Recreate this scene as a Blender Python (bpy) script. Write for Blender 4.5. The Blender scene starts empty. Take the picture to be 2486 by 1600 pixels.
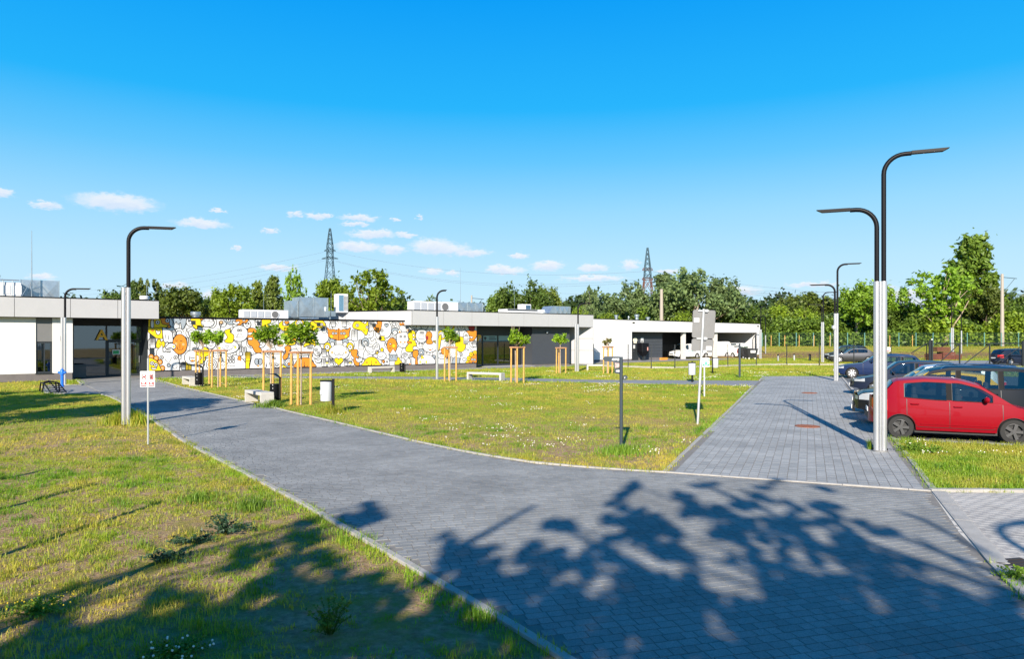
import bpy, bmesh, math, random
import numpy as np
from mathutils import Vector, Matrix
R = math.radians
random.seed(7)
rng = np.random.default_rng(7)
sc = bpy.context.scene
COL = sc.collection

# ------------------------------------------------------------------ camera, world, sun, exposure
F, CX, HZ, CH = 1700.0, 1243.0, 820.0, 2.55      # focal length (px of the 2486 px photo), axis, horizon row, eye height (m)
cd = bpy.data.cameras.new('camera')
cam = bpy.data.objects.new('camera', cd); COL.objects.link(cam)
cam.location = (0, 0, CH); cam.rotation_euler = (R(90), 0, 0)
cd.sensor_width = 36.0; cd.lens = 36.0 * F / 2486.0
cd.shift_y = (HZ - 800.0) / 2486.0
cd.clip_start = 0.1; cd.clip_end = 6000
sc.camera = cam

SUN_AZ, SUN_EL = 11.8, 26.4                       # the light travels towards +y, 11.8 deg to the right
w = bpy.data.worlds.new('World'); sc.world = w; w.use_nodes = True
SUNDIR = Vector((-math.sin(R(SUN_AZ)) * math.cos(R(SUN_EL)), -math.cos(R(SUN_AZ)) * math.cos(R(SUN_EL)), math.sin(R(SUN_EL))))
ld = bpy.data.lights.new('sun', 'SUN'); ld.energy = 4.9; ld.angle = R(0.53); ld.color = (1.0, 0.90, 0.765)
so = bpy.data.objects.new('sun', ld); COL.objects.link(so); so.location = (-10, -40, 30)
so.rotation_euler = SUNDIR.to_track_quat('Z', 'Y').to_euler()

EXPO = 1.0
def world_nodes():
    nt = w.node_tree; N = nt.nodes; L = nt.links; N.clear()
    out = N.new('ShaderNodeOutputWorld'); bg = N.new('ShaderNodeBackground')
    sky = N.new('ShaderNodeTexSky'); sky.sky_type = 'NISHITA'; sky.sun_disc = False
    sky.sun_elevation = R(SUN_EL); sky.sun_rotation = math.atan2(SUNDIR.x, SUNDIR.y)
    sky.altitude = 0; sky.air_density = 1.0; sky.dust_density = 0.3; sky.ozone_density = 3.0
    hs = N.new('ShaderNodeHueSaturation'); hs.inputs['Saturation'].default_value = 1.28; hs.inputs['Value'].default_value = 1.0
    hs.inputs['Hue'].default_value = 0.49
    L.new(sky.outputs[0], hs.inputs['Color'])
    HSOUT = hs.outputs[0]
    tc = N.new('ShaderNodeTexCoord'); sep = N.new('ShaderNodeSeparateXYZ'); L.new(tc.outputs['Generated'], sep.inputs[0])
    def M(op, a, b=None, c=None):
        n = N.new('ShaderNodeMath'); n.operation = op
        for i, v in enumerate((a, b, c)):
            if v is None: continue
            if isinstance(v, (int, float)): n.inputs[i].default_value = v
            else: L.new(v, n.inputs[i])
        return n.outputs[0]
    def VM(op, a, b=None):
        n = N.new('ShaderNodeVectorMath'); n.operation = op
        for i, v in enumerate((a, b)):
            if v is None: continue
            if isinstance(v, tuple): n.inputs[i].default_value = v
            else: L.new(v, n.inputs[i])
        return n.outputs['Value'] if op == 'LENGTH' else n.outputs[0]
    az = M('ARCTAN2', sep.outputs[0], sep.outputs[1]); el = M('ARCSINE', sep.outputs[2])
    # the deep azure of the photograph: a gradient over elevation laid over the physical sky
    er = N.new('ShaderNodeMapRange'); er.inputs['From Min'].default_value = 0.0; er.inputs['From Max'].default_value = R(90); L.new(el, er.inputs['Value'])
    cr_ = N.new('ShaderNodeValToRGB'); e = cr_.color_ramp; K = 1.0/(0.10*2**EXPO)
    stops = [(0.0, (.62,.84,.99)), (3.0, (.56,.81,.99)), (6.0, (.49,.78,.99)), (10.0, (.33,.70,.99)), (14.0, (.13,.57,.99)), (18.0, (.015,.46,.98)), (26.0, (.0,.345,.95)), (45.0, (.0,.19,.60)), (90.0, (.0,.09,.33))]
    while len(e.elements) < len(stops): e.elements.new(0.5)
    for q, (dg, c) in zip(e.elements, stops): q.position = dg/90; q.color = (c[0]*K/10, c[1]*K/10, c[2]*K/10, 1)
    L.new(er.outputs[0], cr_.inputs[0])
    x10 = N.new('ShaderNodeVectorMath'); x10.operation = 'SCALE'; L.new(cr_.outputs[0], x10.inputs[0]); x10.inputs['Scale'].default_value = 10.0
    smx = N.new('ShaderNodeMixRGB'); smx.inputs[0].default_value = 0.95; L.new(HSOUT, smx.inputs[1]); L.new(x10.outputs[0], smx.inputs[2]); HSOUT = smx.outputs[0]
    cmb = N.new('ShaderNodeCombineXYZ'); L.new(az, cmb.inputs[0]); L.new(el, cmb.inputs[1])
    p0 = cmb.outputs[0]
    # billows: the coordinates are pushed about by noise so that the edges are ragged
    sc1 = VM('MULTIPLY', p0, (95.0, 210.0, 0.0))
    nz = N.new('ShaderNodeTexNoise'); nz.inputs['Scale'].default_value = 1.0; nz.inputs['Detail'].default_value = 9; nz.inputs['Roughness'].default_value = 0.62
    L.new(sc1, nz.inputs['Vector'])
    d0 = VM('SUBTRACT', nz.outputs['Color'], (0.5, 0.5, 0.5))
    d1 = VM('MULTIPLY', d0, (0.032, 0.017, 0.0))
    p = VM('ADD', p0, d1)
    clouds = [(283,491,88,15),(250,495,46,8),(330,499,40,7),(110,497,30,7),(2,467,26,7),(533,511,18,4),(487,543,62,8),(480,538,22,8),(655,559,20,4),
      (575,603,10,4),(719,520,18,7),(768,524,26,7),(795,522,14,4),(873,529,50,6),(862,544,36,5),(903,569,62,8),(930,566,26,8),(985,570,28,6),(870,600,62,10),
      (850,596,30,10),(955,606,36,10),(1050,598,58,16),(1080,604,70,12),(1140,614,56,8),(1258,622,26,6),(960,533,12,4),(1018,528,11,5),(1050,659,28,6),
      (1100,663,20,5),(1230,656,52,8),(1205,652,26,8),(1330,645,46,10),(1440,651,40,7),(1530,643,24,9),(1440,676,90,6),(675,650,44,6),(1620,660,34,5),
      (1790,706,56,9),(2200,716,70,10),(2180,735,80,10),(520,720,30,12),(420,692,30,6),(100,672,26,6),(1970,690,60,5),(2120,700,50,5)]
    def chain(pv, dy, grow):
        acc = None
        for (x, y, ww, hh) in clouds:
            a = math.atan2(x - CX, F); e = math.atan2((HZ - y) + dy * hh, math.hypot(F, x - CX))
            k = math.cos(a)
            s = VM('SUBTRACT', pv, (a, e, 0.0))
            s = VM('MULTIPLY', s, (F / (ww * grow * 1.08), F / (hh * grow * 1.5), 0.0))
            s = VM('LENGTH', s)
            acc = s if acc is None else M('MINIMUM', acc, s)
        return acc
    dist = chain(p, 0.0, 1.0)
    mr = N.new('ShaderNodeMapRange'); mr.interpolation_type = 'SMOOTHSTEP'
    mr.inputs['From Min'].default_value = 1.05; mr.inputs['From Max'].default_value = 0.35
    mr.inputs['To Min'].default_value = 0.0; mr.inputs['To Max'].default_value = 0.80
    L.new(dist, mr.inputs['Value'])
    low = chain(p, -0.75, 0.95)
    mr2 = N.new('ShaderNodeMapRange'); mr2.inputs['From Min'].default_value = 1.1; mr2.inputs['From Max'].default_value = 0.2
    mr2.inputs['To Min'].default_value = 0.0; mr2.inputs['To Max'].default_value = 0.55
    L.new(low, mr2.inputs['Value'])
    ccol = N.new('ShaderNodeMixRGB'); ccol.inputs[1].default_value = (5.0, 4.9, 4.9, 1); ccol.inputs[2].default_value = (2.9, 3.6, 4.9, 1)
    L.new(mr2.outputs[0], ccol.inputs[0])
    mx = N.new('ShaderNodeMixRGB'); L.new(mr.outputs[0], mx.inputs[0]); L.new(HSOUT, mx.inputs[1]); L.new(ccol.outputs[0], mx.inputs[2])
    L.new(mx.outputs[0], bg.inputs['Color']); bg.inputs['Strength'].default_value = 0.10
    L.new(bg.outputs[0], out.inputs['Surface'])
world_nodes()
sc.view_settings.view_transform = 'Standard'; sc.view_settings.look = 'None'
sc.view_settings.gamma = 1.0; sc.view_settings.use_curve_mapping = False
sc.view_settings.exposure = EXPO
sc.render.engine = 'CYCLES'
sc.cycles.use_denoising = True
sc.cycles.max_bounces = 6; sc.cycles.transparent_max_bounces = 16
sc.cycles.sample_clamp_indirect = 6.0

# ------------------------------------------------------------------ measuring helpers
def G(px, py, z=0.0):
    "ground point seen at a pixel of the photograph"
    d = (CH - z) * F / (py - HZ)
    return Vector(((px - CX) / F * d, d, z))
def GX(px, d, z=0.0):
    return Vector(((px - CX) / F * d, d, z))
def ZY(py, d):
    return CH + (HZ - py) * d / F

class Frame:
    "a building's own axes: x along the facade, y into the building, z up"
    def __init__(s, loc, ang):
        s.o = Vector((loc[0], loc[1], 0)); s.ang = ang
        s.u = Vector((math.cos(ang), math.sin(ang), 0)); s.v = Vector((-math.sin(ang), math.cos(ang), 0))
    def pix(s, px, py, off=0.0):
        r = (px - CX) / F; b = s.o + s.v * off
        t = (r * b.y - b.x) / (s.u.x - r * s.u.y)
        wp = b + s.u * t
        return t, CH + (HZ - py) * wp.y / F
    def s(s_, px, off=0.0): return s_.pix(px, HZ, off)[0]
    def world(s, x, y, z=0.0): return s.o + s.u * x + s.v * y + Vector((0, 0, z))
    def yoff(s, px, t):
        "depth y at which the line of sight of column px crosses x = t"
        r = (px - CX) / F; b = s.o + s.u * t
        return (b.x - r * b.y) / (r * s.v.y - s.v.x)

# ------------------------------------------------------------------ mesh builder
class MB:
    def __init__(s): s.V = []; s.Fc = []; s.M = []
    def add(s, vs, fs, m=0):
        b = len(s.V); s.V.extend([tuple(v) for v in vs]); s.Fc.extend([tuple(b + i for i in f) for f in fs]); s.M.extend([m] * len(fs)); return s
    def box(s, x0, x1, y0, y1, z0, z1, m=0):
        x0, x1 = sorted((x0, x1)); y0, y1 = sorted((y0, y1)); z0, z1 = sorted((z0, z1))
        return s.add([(x0,y0,z0),(x1,y0,z0),(x1,y1,z0),(x0,y1,z0),(x0,y0,z1),(x1,y0,z1),(x1,y1,z1),(x0,y1,z1)],
              [(0,3,2,1),(4,5,6,7),(0,1,5,4),(1,2,6,5),(2,3,7,6),(3,0,4,7)], m)
    def bbox(s, x0, x1, y0, y1, z0, z1, b=0.02, m=0):
        "box with chamfered vertical and top edges"
        x0, x1 = sorted((x0, x1)); y0, y1 = sorted((y0, y1))
        ring = lambda i, z: [(x0+b+i*0, y0+i, z), (x1-b, y0+i, z), (x1-i, y0+b, z), (x1-i, y1-b, z), (x1-b, y1-i, z), (x0+b, y1-i, z), (x0+i, y1-b, z), (x0+i, y0+b, z)]
        v = ring(0, z0) + ring(0, z1 - b) + ring(b, z1)
        f = [tuple(range(7, -1, -1)), tuple(range(16, 24))]
        for k in range(2):
            for i in range(8): j = (i + 1) % 8; f.append((k*8+i, k*8+j, k*8+8+j, k*8+8+i))
        return s.add(v, f, m)
    def prism(s, poly, z0, z1, m=0):
        n = len(poly)
        a = sum(poly[i][0]*poly[(i+1)%n][1]-poly[(i+1)%n][0]*poly[i][1] for i in range(n))
        if a < 0: poly = poly[::-1]
        v = [(p[0], p[1], z0) for p in poly] + [(p[0], p[1], z1) for p in poly]
        f = [tuple(range(n-1, -1, -1)), tuple(range(n, 2*n))] + [(i, (i+1)%n, n+(i+1)%n, n+i) for i in range(n)]
        return s.add(v, f, m)
    def plate(s, poly, y0, y1, m=0):
        "polygon in the x-z plane with thickness in y"
        n = len(poly)
        v = [(p[0], y0, p[1]) for p in poly] + [(p[0], y1, p[1]) for p in poly]
        f = [tuple(range(n)), tuple(range(2*n-1, n-1, -1))] + [(i, n+i, n+(i+1)%n, (i+1)%n) for i in range(n)]
        return s.add(v, f, m)
    def lathe(s, prof, n=16, c=(0,0,0), axis='z', m=0, cap=True):
        v = []; f = []
        for r, z in prof:
            for i in range(n):
                a = 2*math.pi*i/n; x, y = r*math.cos(a), r*math.sin(a)
                p = (x, y, z) if axis == 'z' else ((x, z, y) if axis == 'y' else (z, x, y))
                v.append((p[0]+c[0], p[1]+c[1], p[2]+c[2]))
        for k in range(len(prof)-1):
            for i in range(n): j = (i+1)%n; f.append((k*n+i, k*n+j, (k+1)*n+j, (k+1)*n+i))
        if cap: f.append(tuple(range(n-1, -1, -1))); f.append(tuple(range((len(prof)-1)*n, len(prof)*n)))
        return s.add(v, f, m)
    def tube(s, pts, r, n=8, m=0, cap=True):
        pts = [Vector(p) for p in pts]; rs = r if isinstance(r, (list, tuple)) else [r]*len(pts)
        v = []; f = []; up = None
        for i, p in enumerate(pts):
            d = (pts[min(i+1, len(pts)-1)] - pts[max(i-1, 0)]).normalized()
            if up is None: up = Vector((0,0,1)) if abs(d.z) < 0.9 else Vector((1,0,0))
            a = d.cross(up).normalized(); b = a.cross(d).normalized(); up = b
            for k in range(n):
                t = 2*math.pi*k/n; q = p + (a*math.cos(t) + b*math.sin(t))*rs[i]; v.append(q)
        for i in range(len(pts)-1):
            for k in range(n): j = (k+1)%n; f.append((i*n+k, i*n+j, (i+1)*n+j, (i+1)*n+k))
        if cap: f.append(tuple(range(n-1,-1,-1))); f.append(tuple(range((len(pts)-1)*n, len(pts)*n)))
        return s.add(v, f, m)
    def ell(s, c, r, nu=14, nv=8, m=0):
        v = []; f = []
        for j in range(nv+1):
            t = math.pi*j/nv
            for i in range(nu):
                a = 2*math.pi*i/nu; v.append((c[0]+r[0]*math.sin(t)*math.cos(a), c[1]+r[1]*math.sin(t)*math.sin(a), c[2]+r[2]*math.cos(t)))
        for j in range(nv):
            for i in range(nu): k=(i+1)%nu; f.append((j*nu+i, (j+1)*nu+i, (j+1)*nu+k, j*nu+k))
        return s.add(v, f, m)
    def grid(s, P, m=0, flip=False):
        "P[i][j] of points"
        ni, nj = len(P), len(P[0]); v = [p for row in P for p in row]; f = []
        for i in range(ni-1):
            for j in range(nj-1):
                q = (i*nj+j, (i+1)*nj+j, (i+1)*nj+j+1, i*nj+j+1); f.append(q[::-1] if flip else q)
        return s.add(v, f, m)
    def build(s, name, mats, parent=None, smooth=False, loc=None, rz=0.0, auto=True):
        me = bpy.data.meshes.new(name); me.from_pydata(s.V, [], s.Fc)
        mats = mats if isinstance(mats, (list, tuple)) else [mats]
        for mt in mats: me.materials.append(mt)
        if len(mats) > 1: me.polygons.foreach_set('material_index', s.M)
        if smooth:
            me.polygons.foreach_set('use_smooth', [True]*len(me.polygons))
            if auto:
                try: me.set_sharp_from_angle(angle=R(38))
                except Exception: pass
        me.update()
        o = bpy.data.objects.new(name, me); COL.objects.link(o)
        if parent is not None: o.parent = parent
        if loc is not None: o.location = loc
        if rz: o.rotation_euler.z = rz
        return o

def tag(o, label=None, cat=None, group=None, kind=None):
    if label: o['label'] = label
    if cat: o['category'] = cat
    if group: o['group'] = group
    if kind: o['kind'] = kind
    return o
def empty(name, loc=(0,0,0), rz=0.0, label=None, cat=None, group=None, kind=None):
    o = bpy.data.objects.new(name, None); COL.objects.link(o); o.location = loc; o.rotation_euler.z = rz
    o.empty_display_size = 0.2
    return tag(o, label, cat, group, kind)
def copy_tree(o, parent=None):
    c = o.copy(); COL.objects.link(c); c.parent = parent
    for ch in list(o.children): copy_tree(ch, c)
    return c
def np_mesh(name, verts, faces, mat, tone=None, smooth=False, parent=None, col=None):
    "verts (n,3), faces (m,k) arrays"
    me = bpy.data.meshes.new(name); verts = np.asarray(verts, np.float32); faces = np.asarray(faces, np.int32)
    k = faces.shape[1]; m = len(faces)
    me.vertices.add(len(verts)); me.vertices.foreach_set('co', verts.ravel())
    me.loops.add(m*k); me.loops.foreach_set('vertex_index', faces.ravel())
    me.polygons.add(m); me.polygons.foreach_set('loop_start', np.arange(0, m*k, k, dtype=np.int32))
    try: me.polygons.foreach_set('loop_total', np.full(m, k, np.int32))
    except Exception: pass
    me.materials.append(mat)
    if tone is not None:
        a = me.attributes.new('tone', 'FLOAT', 'POINT'); a.data.foreach_set('value', np.asarray(tone, np.float32))
    if col is not None:
        a = me.attributes.new('tint', 'FLOAT_COLOR', 'POINT'); a.data.foreach_set('color', np.asarray(col, np.float32).ravel())
    me.polygons.foreach_set('use_smooth', np.full(m, bool(smooth)))
    me.update(calc_edges=True); me.validate()
    o = bpy.data.objects.new(name, me); COL.objects.link(o)
    if parent is not None: o.parent = parent
    return o
def inside(poly, x, y):
    x = np.asarray(x, float); y = np.asarray(y, float); r = np.zeros(x.shape, bool); n = len(poly)
    for i in range(n):
        x0, y0 = poly[i][:2]; x1, y1 = poly[(i+1)%n][:2]
        if y0 == y1: continue
        c = ((y0 > y) != (y1 > y)) & (x < (x1-x0)*(y-y0)/(y1-y0)+x0); r ^= c
    return r
def vnoise(x, y, scale, seed=0):
    "smooth value noise 0..1"
    g = np.random.default_rng(1000+seed).random((256, 256))
    X = np.asarray(x)/scale + 77.3; Y = np.asarray(y)/scale + 31.7
    xi = np.floor(X).astype(int); yi = np.floor(Y).astype(int); fx = X-xi; fy = Y-yi
    fx = fx*fx*(3-2*fx); fy = fy*fy*(3-2*fy)
    a = g[xi%256, yi%256]; b = g[(xi+1)%256, yi%256]; c = g[xi%256, (yi+1)%256]; d = g[(xi+1)%256, (yi+1)%256]
    return (a*(1-fx)+b*fx)*(1-fy)+(c*(1-fx)+d*fx)*fy

# ------------------------------------------------------------------ materials
MATS = {}
def mat(name, col=(0.5,0.5,0.5), rough=0.6, metal=0.0, var=0.0, vscale=3.0, bump=0.0, bscale=40.0, coat=0.0, spec=0.5, emit=None):
    if name in MATS: return MATS[name]
    m = bpy.data.materials.new(name); m.use_nodes = True; nt = m.node_tree; N = nt.nodes; L = nt.links
    b = N['Principled BSDF']; b.inputs['Base Color'].default_value = (*col, 1); b.inputs['Roughness'].default_value = rough
    b.inputs['Metallic'].default_value = metal; b.inputs['Specular IOR Level'].default_value = spec
    if coat: b.inputs['Coat Weight'].default_value = coat; b.inputs['Coat Roughness'].default_value = 0.03
    if var or bump: tc = N.new('ShaderNodeTexCoord')
    if var:
        nz = N.new('ShaderNodeTexNoise'); nz.inputs['Scale'].default_value = vscale; nz.inputs['Detail'].default_value = 8; nz.inputs['Roughness'].default_value = 0.65
        L.new(tc.outputs['Object'], nz.inputs['Vector'])
        mr = N.new('ShaderNodeMapRange'); mr.inputs['From Min'].default_value = 0.3; mr.inputs['From Max'].default_value = 0.7
        mr.inputs['To Min'].default_value = 1-var; mr.inputs['To Max'].default_value = 1+var
        L.new(nz.outputs['Fac'], mr.inputs['Value'])
        vm = N.new('ShaderNodeVectorMath'); vm.operation = 'SCALE'; vm.inputs[0].default_value = col; L.new(mr.outputs[0], vm.inputs['Scale'])
        L.new(vm.outputs[0], b.inputs['Base Color'])
    if bump:
        n2 = N.new('ShaderNodeTexNoise'); n2.inputs['Scale'].default_value = bscale; n2.inputs['Detail'].default_value = 4
        L.new(tc.outputs['Object'], n2.inputs['Vector'])
        bp = N.new('ShaderNodeBump'); bp.inputs['Strength'].default_value = bump; bp.inputs['Distance'].default_value = 0.02
        L.new(n2.outputs['Fac'], bp.inputs['Height']); L.new(bp.outputs[0], b.inputs['Normal'])
    if emit: b.inputs['Emission Color'].default_value = (*col, 1); b.inputs['Emission Strength'].default_value = emit
    MATS[name] = m; return m
def stone_mat(name, a, b_, objmode, rough=0.75):
    m = bpy.data.materials.new(name); m.use_nodes = True; nt = m.node_tree; N = nt.nodes; L = nt.links
    b = N['Principled BSDF']; b.inputs['Roughness'].default_value = rough
    if objmode: t = N.new('ShaderNodeObjectInfo').outputs['Random']
    else:
        at = N.new('ShaderNodeAttribute'); at.attribute_name = 'tone'; t = at.outputs['Fac']
    mx = N.new('ShaderNodeMixRGB'); mx.inputs[1].default_value = (*a, 1); mx.inputs[2].default_value = (*b_, 1); L.new(t, mx.inputs[0])
    geo = N.new('ShaderNodeNewGeometry')
    nz = N.new('ShaderNodeTexNoise'); nz.inputs['Scale'].default_value = 0.7; nz.inputs['Detail'].default_value = 8; nz.inputs['Roughness'].default_value = 0.6; L.new(geo.outputs['Position'], nz.inputs['Vector'])
    n2 = N.new('ShaderNodeTexNoise'); n2.inputs['Scale'].default_value = 90; n2.inputs['Detail'].default_value = 3; L.new(geo.outputs['Position'], n2.inputs['Vector'])
    mr = N.new('ShaderNodeMapRange'); mr.inputs['From Min'].default_value = 0.3; mr.inputs['From Max'].default_value = 0.7; mr.inputs['To Min'].default_value = 0.78; mr.inputs['To Max'].default_value = 1.22
    L.new(nz.outputs['Fac'], mr.inputs['Value'])
    mr2 = N.new('ShaderNodeMapRange'); mr2.inputs['From Min'].default_value = 0.25; mr2.inputs['From Max'].default_value = 0.75; mr2.inputs['To Min'].default_value = 0.72; mr2.inputs['To Max'].default_value = 1.28
    L.new(n2.outputs['Fac'], mr2.inputs['Value'])
    mu = N.new('ShaderNodeMath'); mu.operation = 'MULTIPLY'; L.new(mr.outputs[0], mu.inputs[0]); L.new(mr2.outputs[0], mu.inputs[1])
    vm = N.new('ShaderNodeVectorMath'); vm.operation = 'SCALE'; L.new(mx.outputs[0], vm.inputs[0]); L.new(mu.outputs[0], vm.inputs['Scale'])
    L.new(vm.outputs[0], b.inputs['Base Color'])
    bp = N.new('ShaderNodeBump'); bp.inputs['Strength'].default_value = 0.35; bp.inputs['Distance'].default_value = 0.004
    L.new(n2.outputs['Fac'], bp.inputs['Height']); L.new(bp.outputs[0], b.inputs['Normal'])
    return m
def leaf_mat(name, c0, c1, transl=0.35):
    m = bpy.data.materials.new(name); m.use_nodes = True; nt = m.node_tree; N = nt.nodes; L = nt.links; N.clear()
    out = N.new('ShaderNodeOutputMaterial'); d = N.new('ShaderNodeBsdfPrincipled'); t = N.new('ShaderNodeBsdfTranslucent'); mx = N.new('ShaderNodeMixShader')
    d.inputs['Roughness'].default_value = 0.5; d.inputs['Specular IOR Level'].default_value = 0.35
    at = N.new('ShaderNodeAttribute'); at.attribute_name = 'tone'
    oi = N.new('ShaderNodeObjectInfo')
    c = N.new('ShaderNodeMixRGB'); c.inputs[1].default_value = (*c0, 1); c.inputs[2].default_value = (*c1, 1); L.new(at.outputs['Fac'], c.inputs[0])
    h = N.new('ShaderNodeHueSaturation')
    mr = N.new('ShaderNodeMapRange'); mr.inputs['To Min'].default_value = 0.8; mr.inputs['To Max'].default_value = 1.2; L.new(oi.outputs['Random'], mr.inputs['Value']); L.new(mr.outputs[0], h.inputs['Value'])
    L.new(c.outputs[0], h.inputs['Color']); L.new(h.outputs[0], d.inputs['Base Color'])
    h2 = N.new('ShaderNodeHueSaturation'); h2.inputs['Value'].default_value = 1.25; h2.inputs['Saturation'].default_value = 1.15; L.new(h.outputs[0], h2.inputs['Color']); L.new(h2.outputs[0], t.inputs['Color'])
    mx.inputs[0].default_value = transl; L.new(d.outputs[0], mx.inputs[1]); L.new(t.outputs[0], mx.inputs[2]); L.new(mx.outputs[0], out.inputs['Surface'])
    return m
def glass_mat(name, tint, refl_rough=0.02, base=0.10, ior=1.5):
    "tinted pane: mirror-like by fresnel, otherwise see-through"
    m = bpy.data.materials.new(name); m.use_nodes = True; nt = m.node_tree; N = nt.nodes; L = nt.links; N.clear()
    out = N.new('ShaderNodeOutputMaterial'); tr = N.new('ShaderNodeBsdfTransparent'); gl = N.new('ShaderNodeBsdfGlossy'); mx = N.new('ShaderNodeMixShader')
    tr.inputs['Color'].default_value = (*tint, 1); gl.inputs['Roughness'].default_value = refl_rough; gl.inputs['Color'].default_value = (0.9, 0.95, 1, 1)
    fr = N.new('ShaderNodeFresnel'); fr.inputs['IOR'].default_value = ior
    mr = N.new('ShaderNodeMapRange'); mr.inputs['To Min'].default_value = base; mr.inputs['To Max'].default_value = 1.0; L.new(fr.outputs[0], mr.inputs['Value'])
    L.new(mr.outputs[0], mx.inputs[0]); L.new(tr.outputs[0], mx.inputs[1]); L.new(gl.outputs[0], mx.inputs[2]); L.new(mx.outputs[0], out.inputs['Surface'])
    return m
alu = mat('brushed_aluminium', (0.56,0.56,0.575), 0.34, 0.75, var=0.05)
blackm = mat('black_metal', (0.006,0.006,0.008), 0.45, 0.0, spec=0.15)
anthr = mat('anthracite_metal', (0.027,0.033,0.039), 0.45, 0.2, var=0.05)
white_r = mat('white_render', (0.60,0.60,0.60), 0.85, var=0.02, vscale=0.6, bump=0.15, bscale=60)
panel_g = mat('grey_fibre_panel', (0.375,0.375,0.385), 0.6, var=0.035, vscale=1.2)
panel_l = mat('pale_fibre_panel', (0.385,0.388,0.40), 0.6, var=0.03, vscale=1.2)
plinth = mat('grey_plinth_render', (0.125,0.113,0.113), 0.9, var=0.12, vscale=3, bump=0.3)
dgrey = mat('dark_grey_cladding', (0.043,0.048,0.058), 0.55, var=0.06)
mgrey = mat('mid_grey_panel', (0.140,0.140,0.140), 0.55, var=0.04)
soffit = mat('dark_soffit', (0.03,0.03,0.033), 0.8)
roofm = mat('roof_membrane', (0.125,0.125,0.133), 0.9, var=0.1)
zinc = mat('galvanised_duct', (0.42,0.47,0.5), 0.35, 0.75, var=0.16, vscale=2.5)
whitep = mat('white_painted_metal', (0.600,0.608,0.616), 0.4, var=0.03)
lpaint = mat('letter_amber', (0.90,0.48,0.02), 0.5)
concr = mat('pale_concrete', (0.437,0.421,0.390), 0.85, var=0.10, vscale=4, bump=0.3)
kerbm = mat('kerb_concrete', (0.328,0.312,0.289), 0.9, var=0.14, vscale=4, bump=0.4, bscale=80)
wood = mat('stripped_pine', (0.493,0.281,0.076), 0.7, var=0.22, vscale=6)
woodt = mat('half_round_rail', (0.323,0.170,0.093), 0.75, var=0.2, vscale=7)
bark = mat('bark', (0.16,0.12,0.09), 0.9, var=0.3, vscale=8)
barkp = mat('pale_bark', (0.36,0.28,0.21), 0.9, var=0.3, vscale=5)
glass = glass_mat('window_glass', (0.30,0.36,0.36))
# ------------------------------------------------------------------ ground, paths, kerbs
def g2(l): return [tuple(G(x, y))[:2] for x, y in l]
left_edge = g2([(1392,1598),(1039,1392),(748,1226),(560,1128),(457,1075),(364,1013),(310,983),(270,963),(244,956)])
right_edge = g2([(377,921.5),(438,940),(517,958),(599,977),(653,988),(695,999),(800,1023),(995,1070),(1151,1103),(1306,1127),(1443,1138),(1618,1149)])
br = g2([(2262,1195),(2340,1295),(2418,1393),(2484,1454)])
ua, va = R(36), None
M0 = (-23.0, 45.2)
FR = Frame(M0, R(36))
entr = [tuple(FR.world(FR.s(182, 1.9), 1.9))[:2], tuple(FR.world(FR.s(352, 1.9), 1.9))[:2]]
MAIN = [(1.6, 3.6), (1.6, -3.0), (3.5, -3.0), (4.05, 4.3)] + br[::-1] + right_edge[::-1] + [entr[1], entr[0]] + g2([(203,935)]) + left_edge[::-1]
PAD = g2([(203,935.5),(104,937),(112,956),(246,957)])
LP = g2([(1618,1149),(1790,980),(1832,936.5)]); LP2 = g2([(1846,924),(1855,913.5)])
RP = g2([(2000,913.5),(2041,914)]) + g2([(2070,950),(2152,1053),(2185,1090),(2214,1130),(2262,1195)])
SIDE = LP + LP2 + RP
CROSS = g2([(1832,936.5),(1846,924)]) + g2([(1450,923),(1273,919.5),(1059,916),(750,914.5),(600,913.5)]) + g2([(600,917.5),(750,919.5),(1059,921.5),(1273,925),(1450,928)])[0:] 
CROSS = g2([(1846,924.5),(1450,922.5),(1273,918.5),(1059,915.5),(750,913.5),(560,912.5),(560,917),(750,919),(1059,921.5),(1273,925.5),(1450,929),(1832,937)])
STRIP = [tuple(FR.world(a, b))[:2] for a, b in ((-0.3, -0.05), (40, -0.05), (40, -2.6), (28, -2.6), (-0.2, -1.7))]
LIGHT = g2([(2262,1197),(2330,1296),(2440,1404)]) + g2([(2600,1410),(2700,1198)])
KD = Vector((0.390, 0.921, 0)); ND = Vector((0.921, -0.390, 0)); KO = Vector((9.95, 18.6, 0))
def KP(t, n, z=0.0): v = KO + KD*t + ND*n; return Vector((v.x, v.y, z))
PARK = [tuple(KP(a, b))[:2] for a, b in ((-1.15, 0.0), (-1.15, 16), (34, 16), (34, 0.0))]
FARROAD = g2([(2225,876.5),(3100,872),(3100,893),(2225,889)])
CYARD = [tuple(Frame((9.04,74.2), R(36)).world(a, b))[:2] for a, b in ((-12, -3.2), (27, -3.2), (27, 8), (-12, 8))]
PAVED = [MAIN, PAD, SIDE, CROSS, STRIP, LIGHT, PARK, FARROAD, CYARD]

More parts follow.
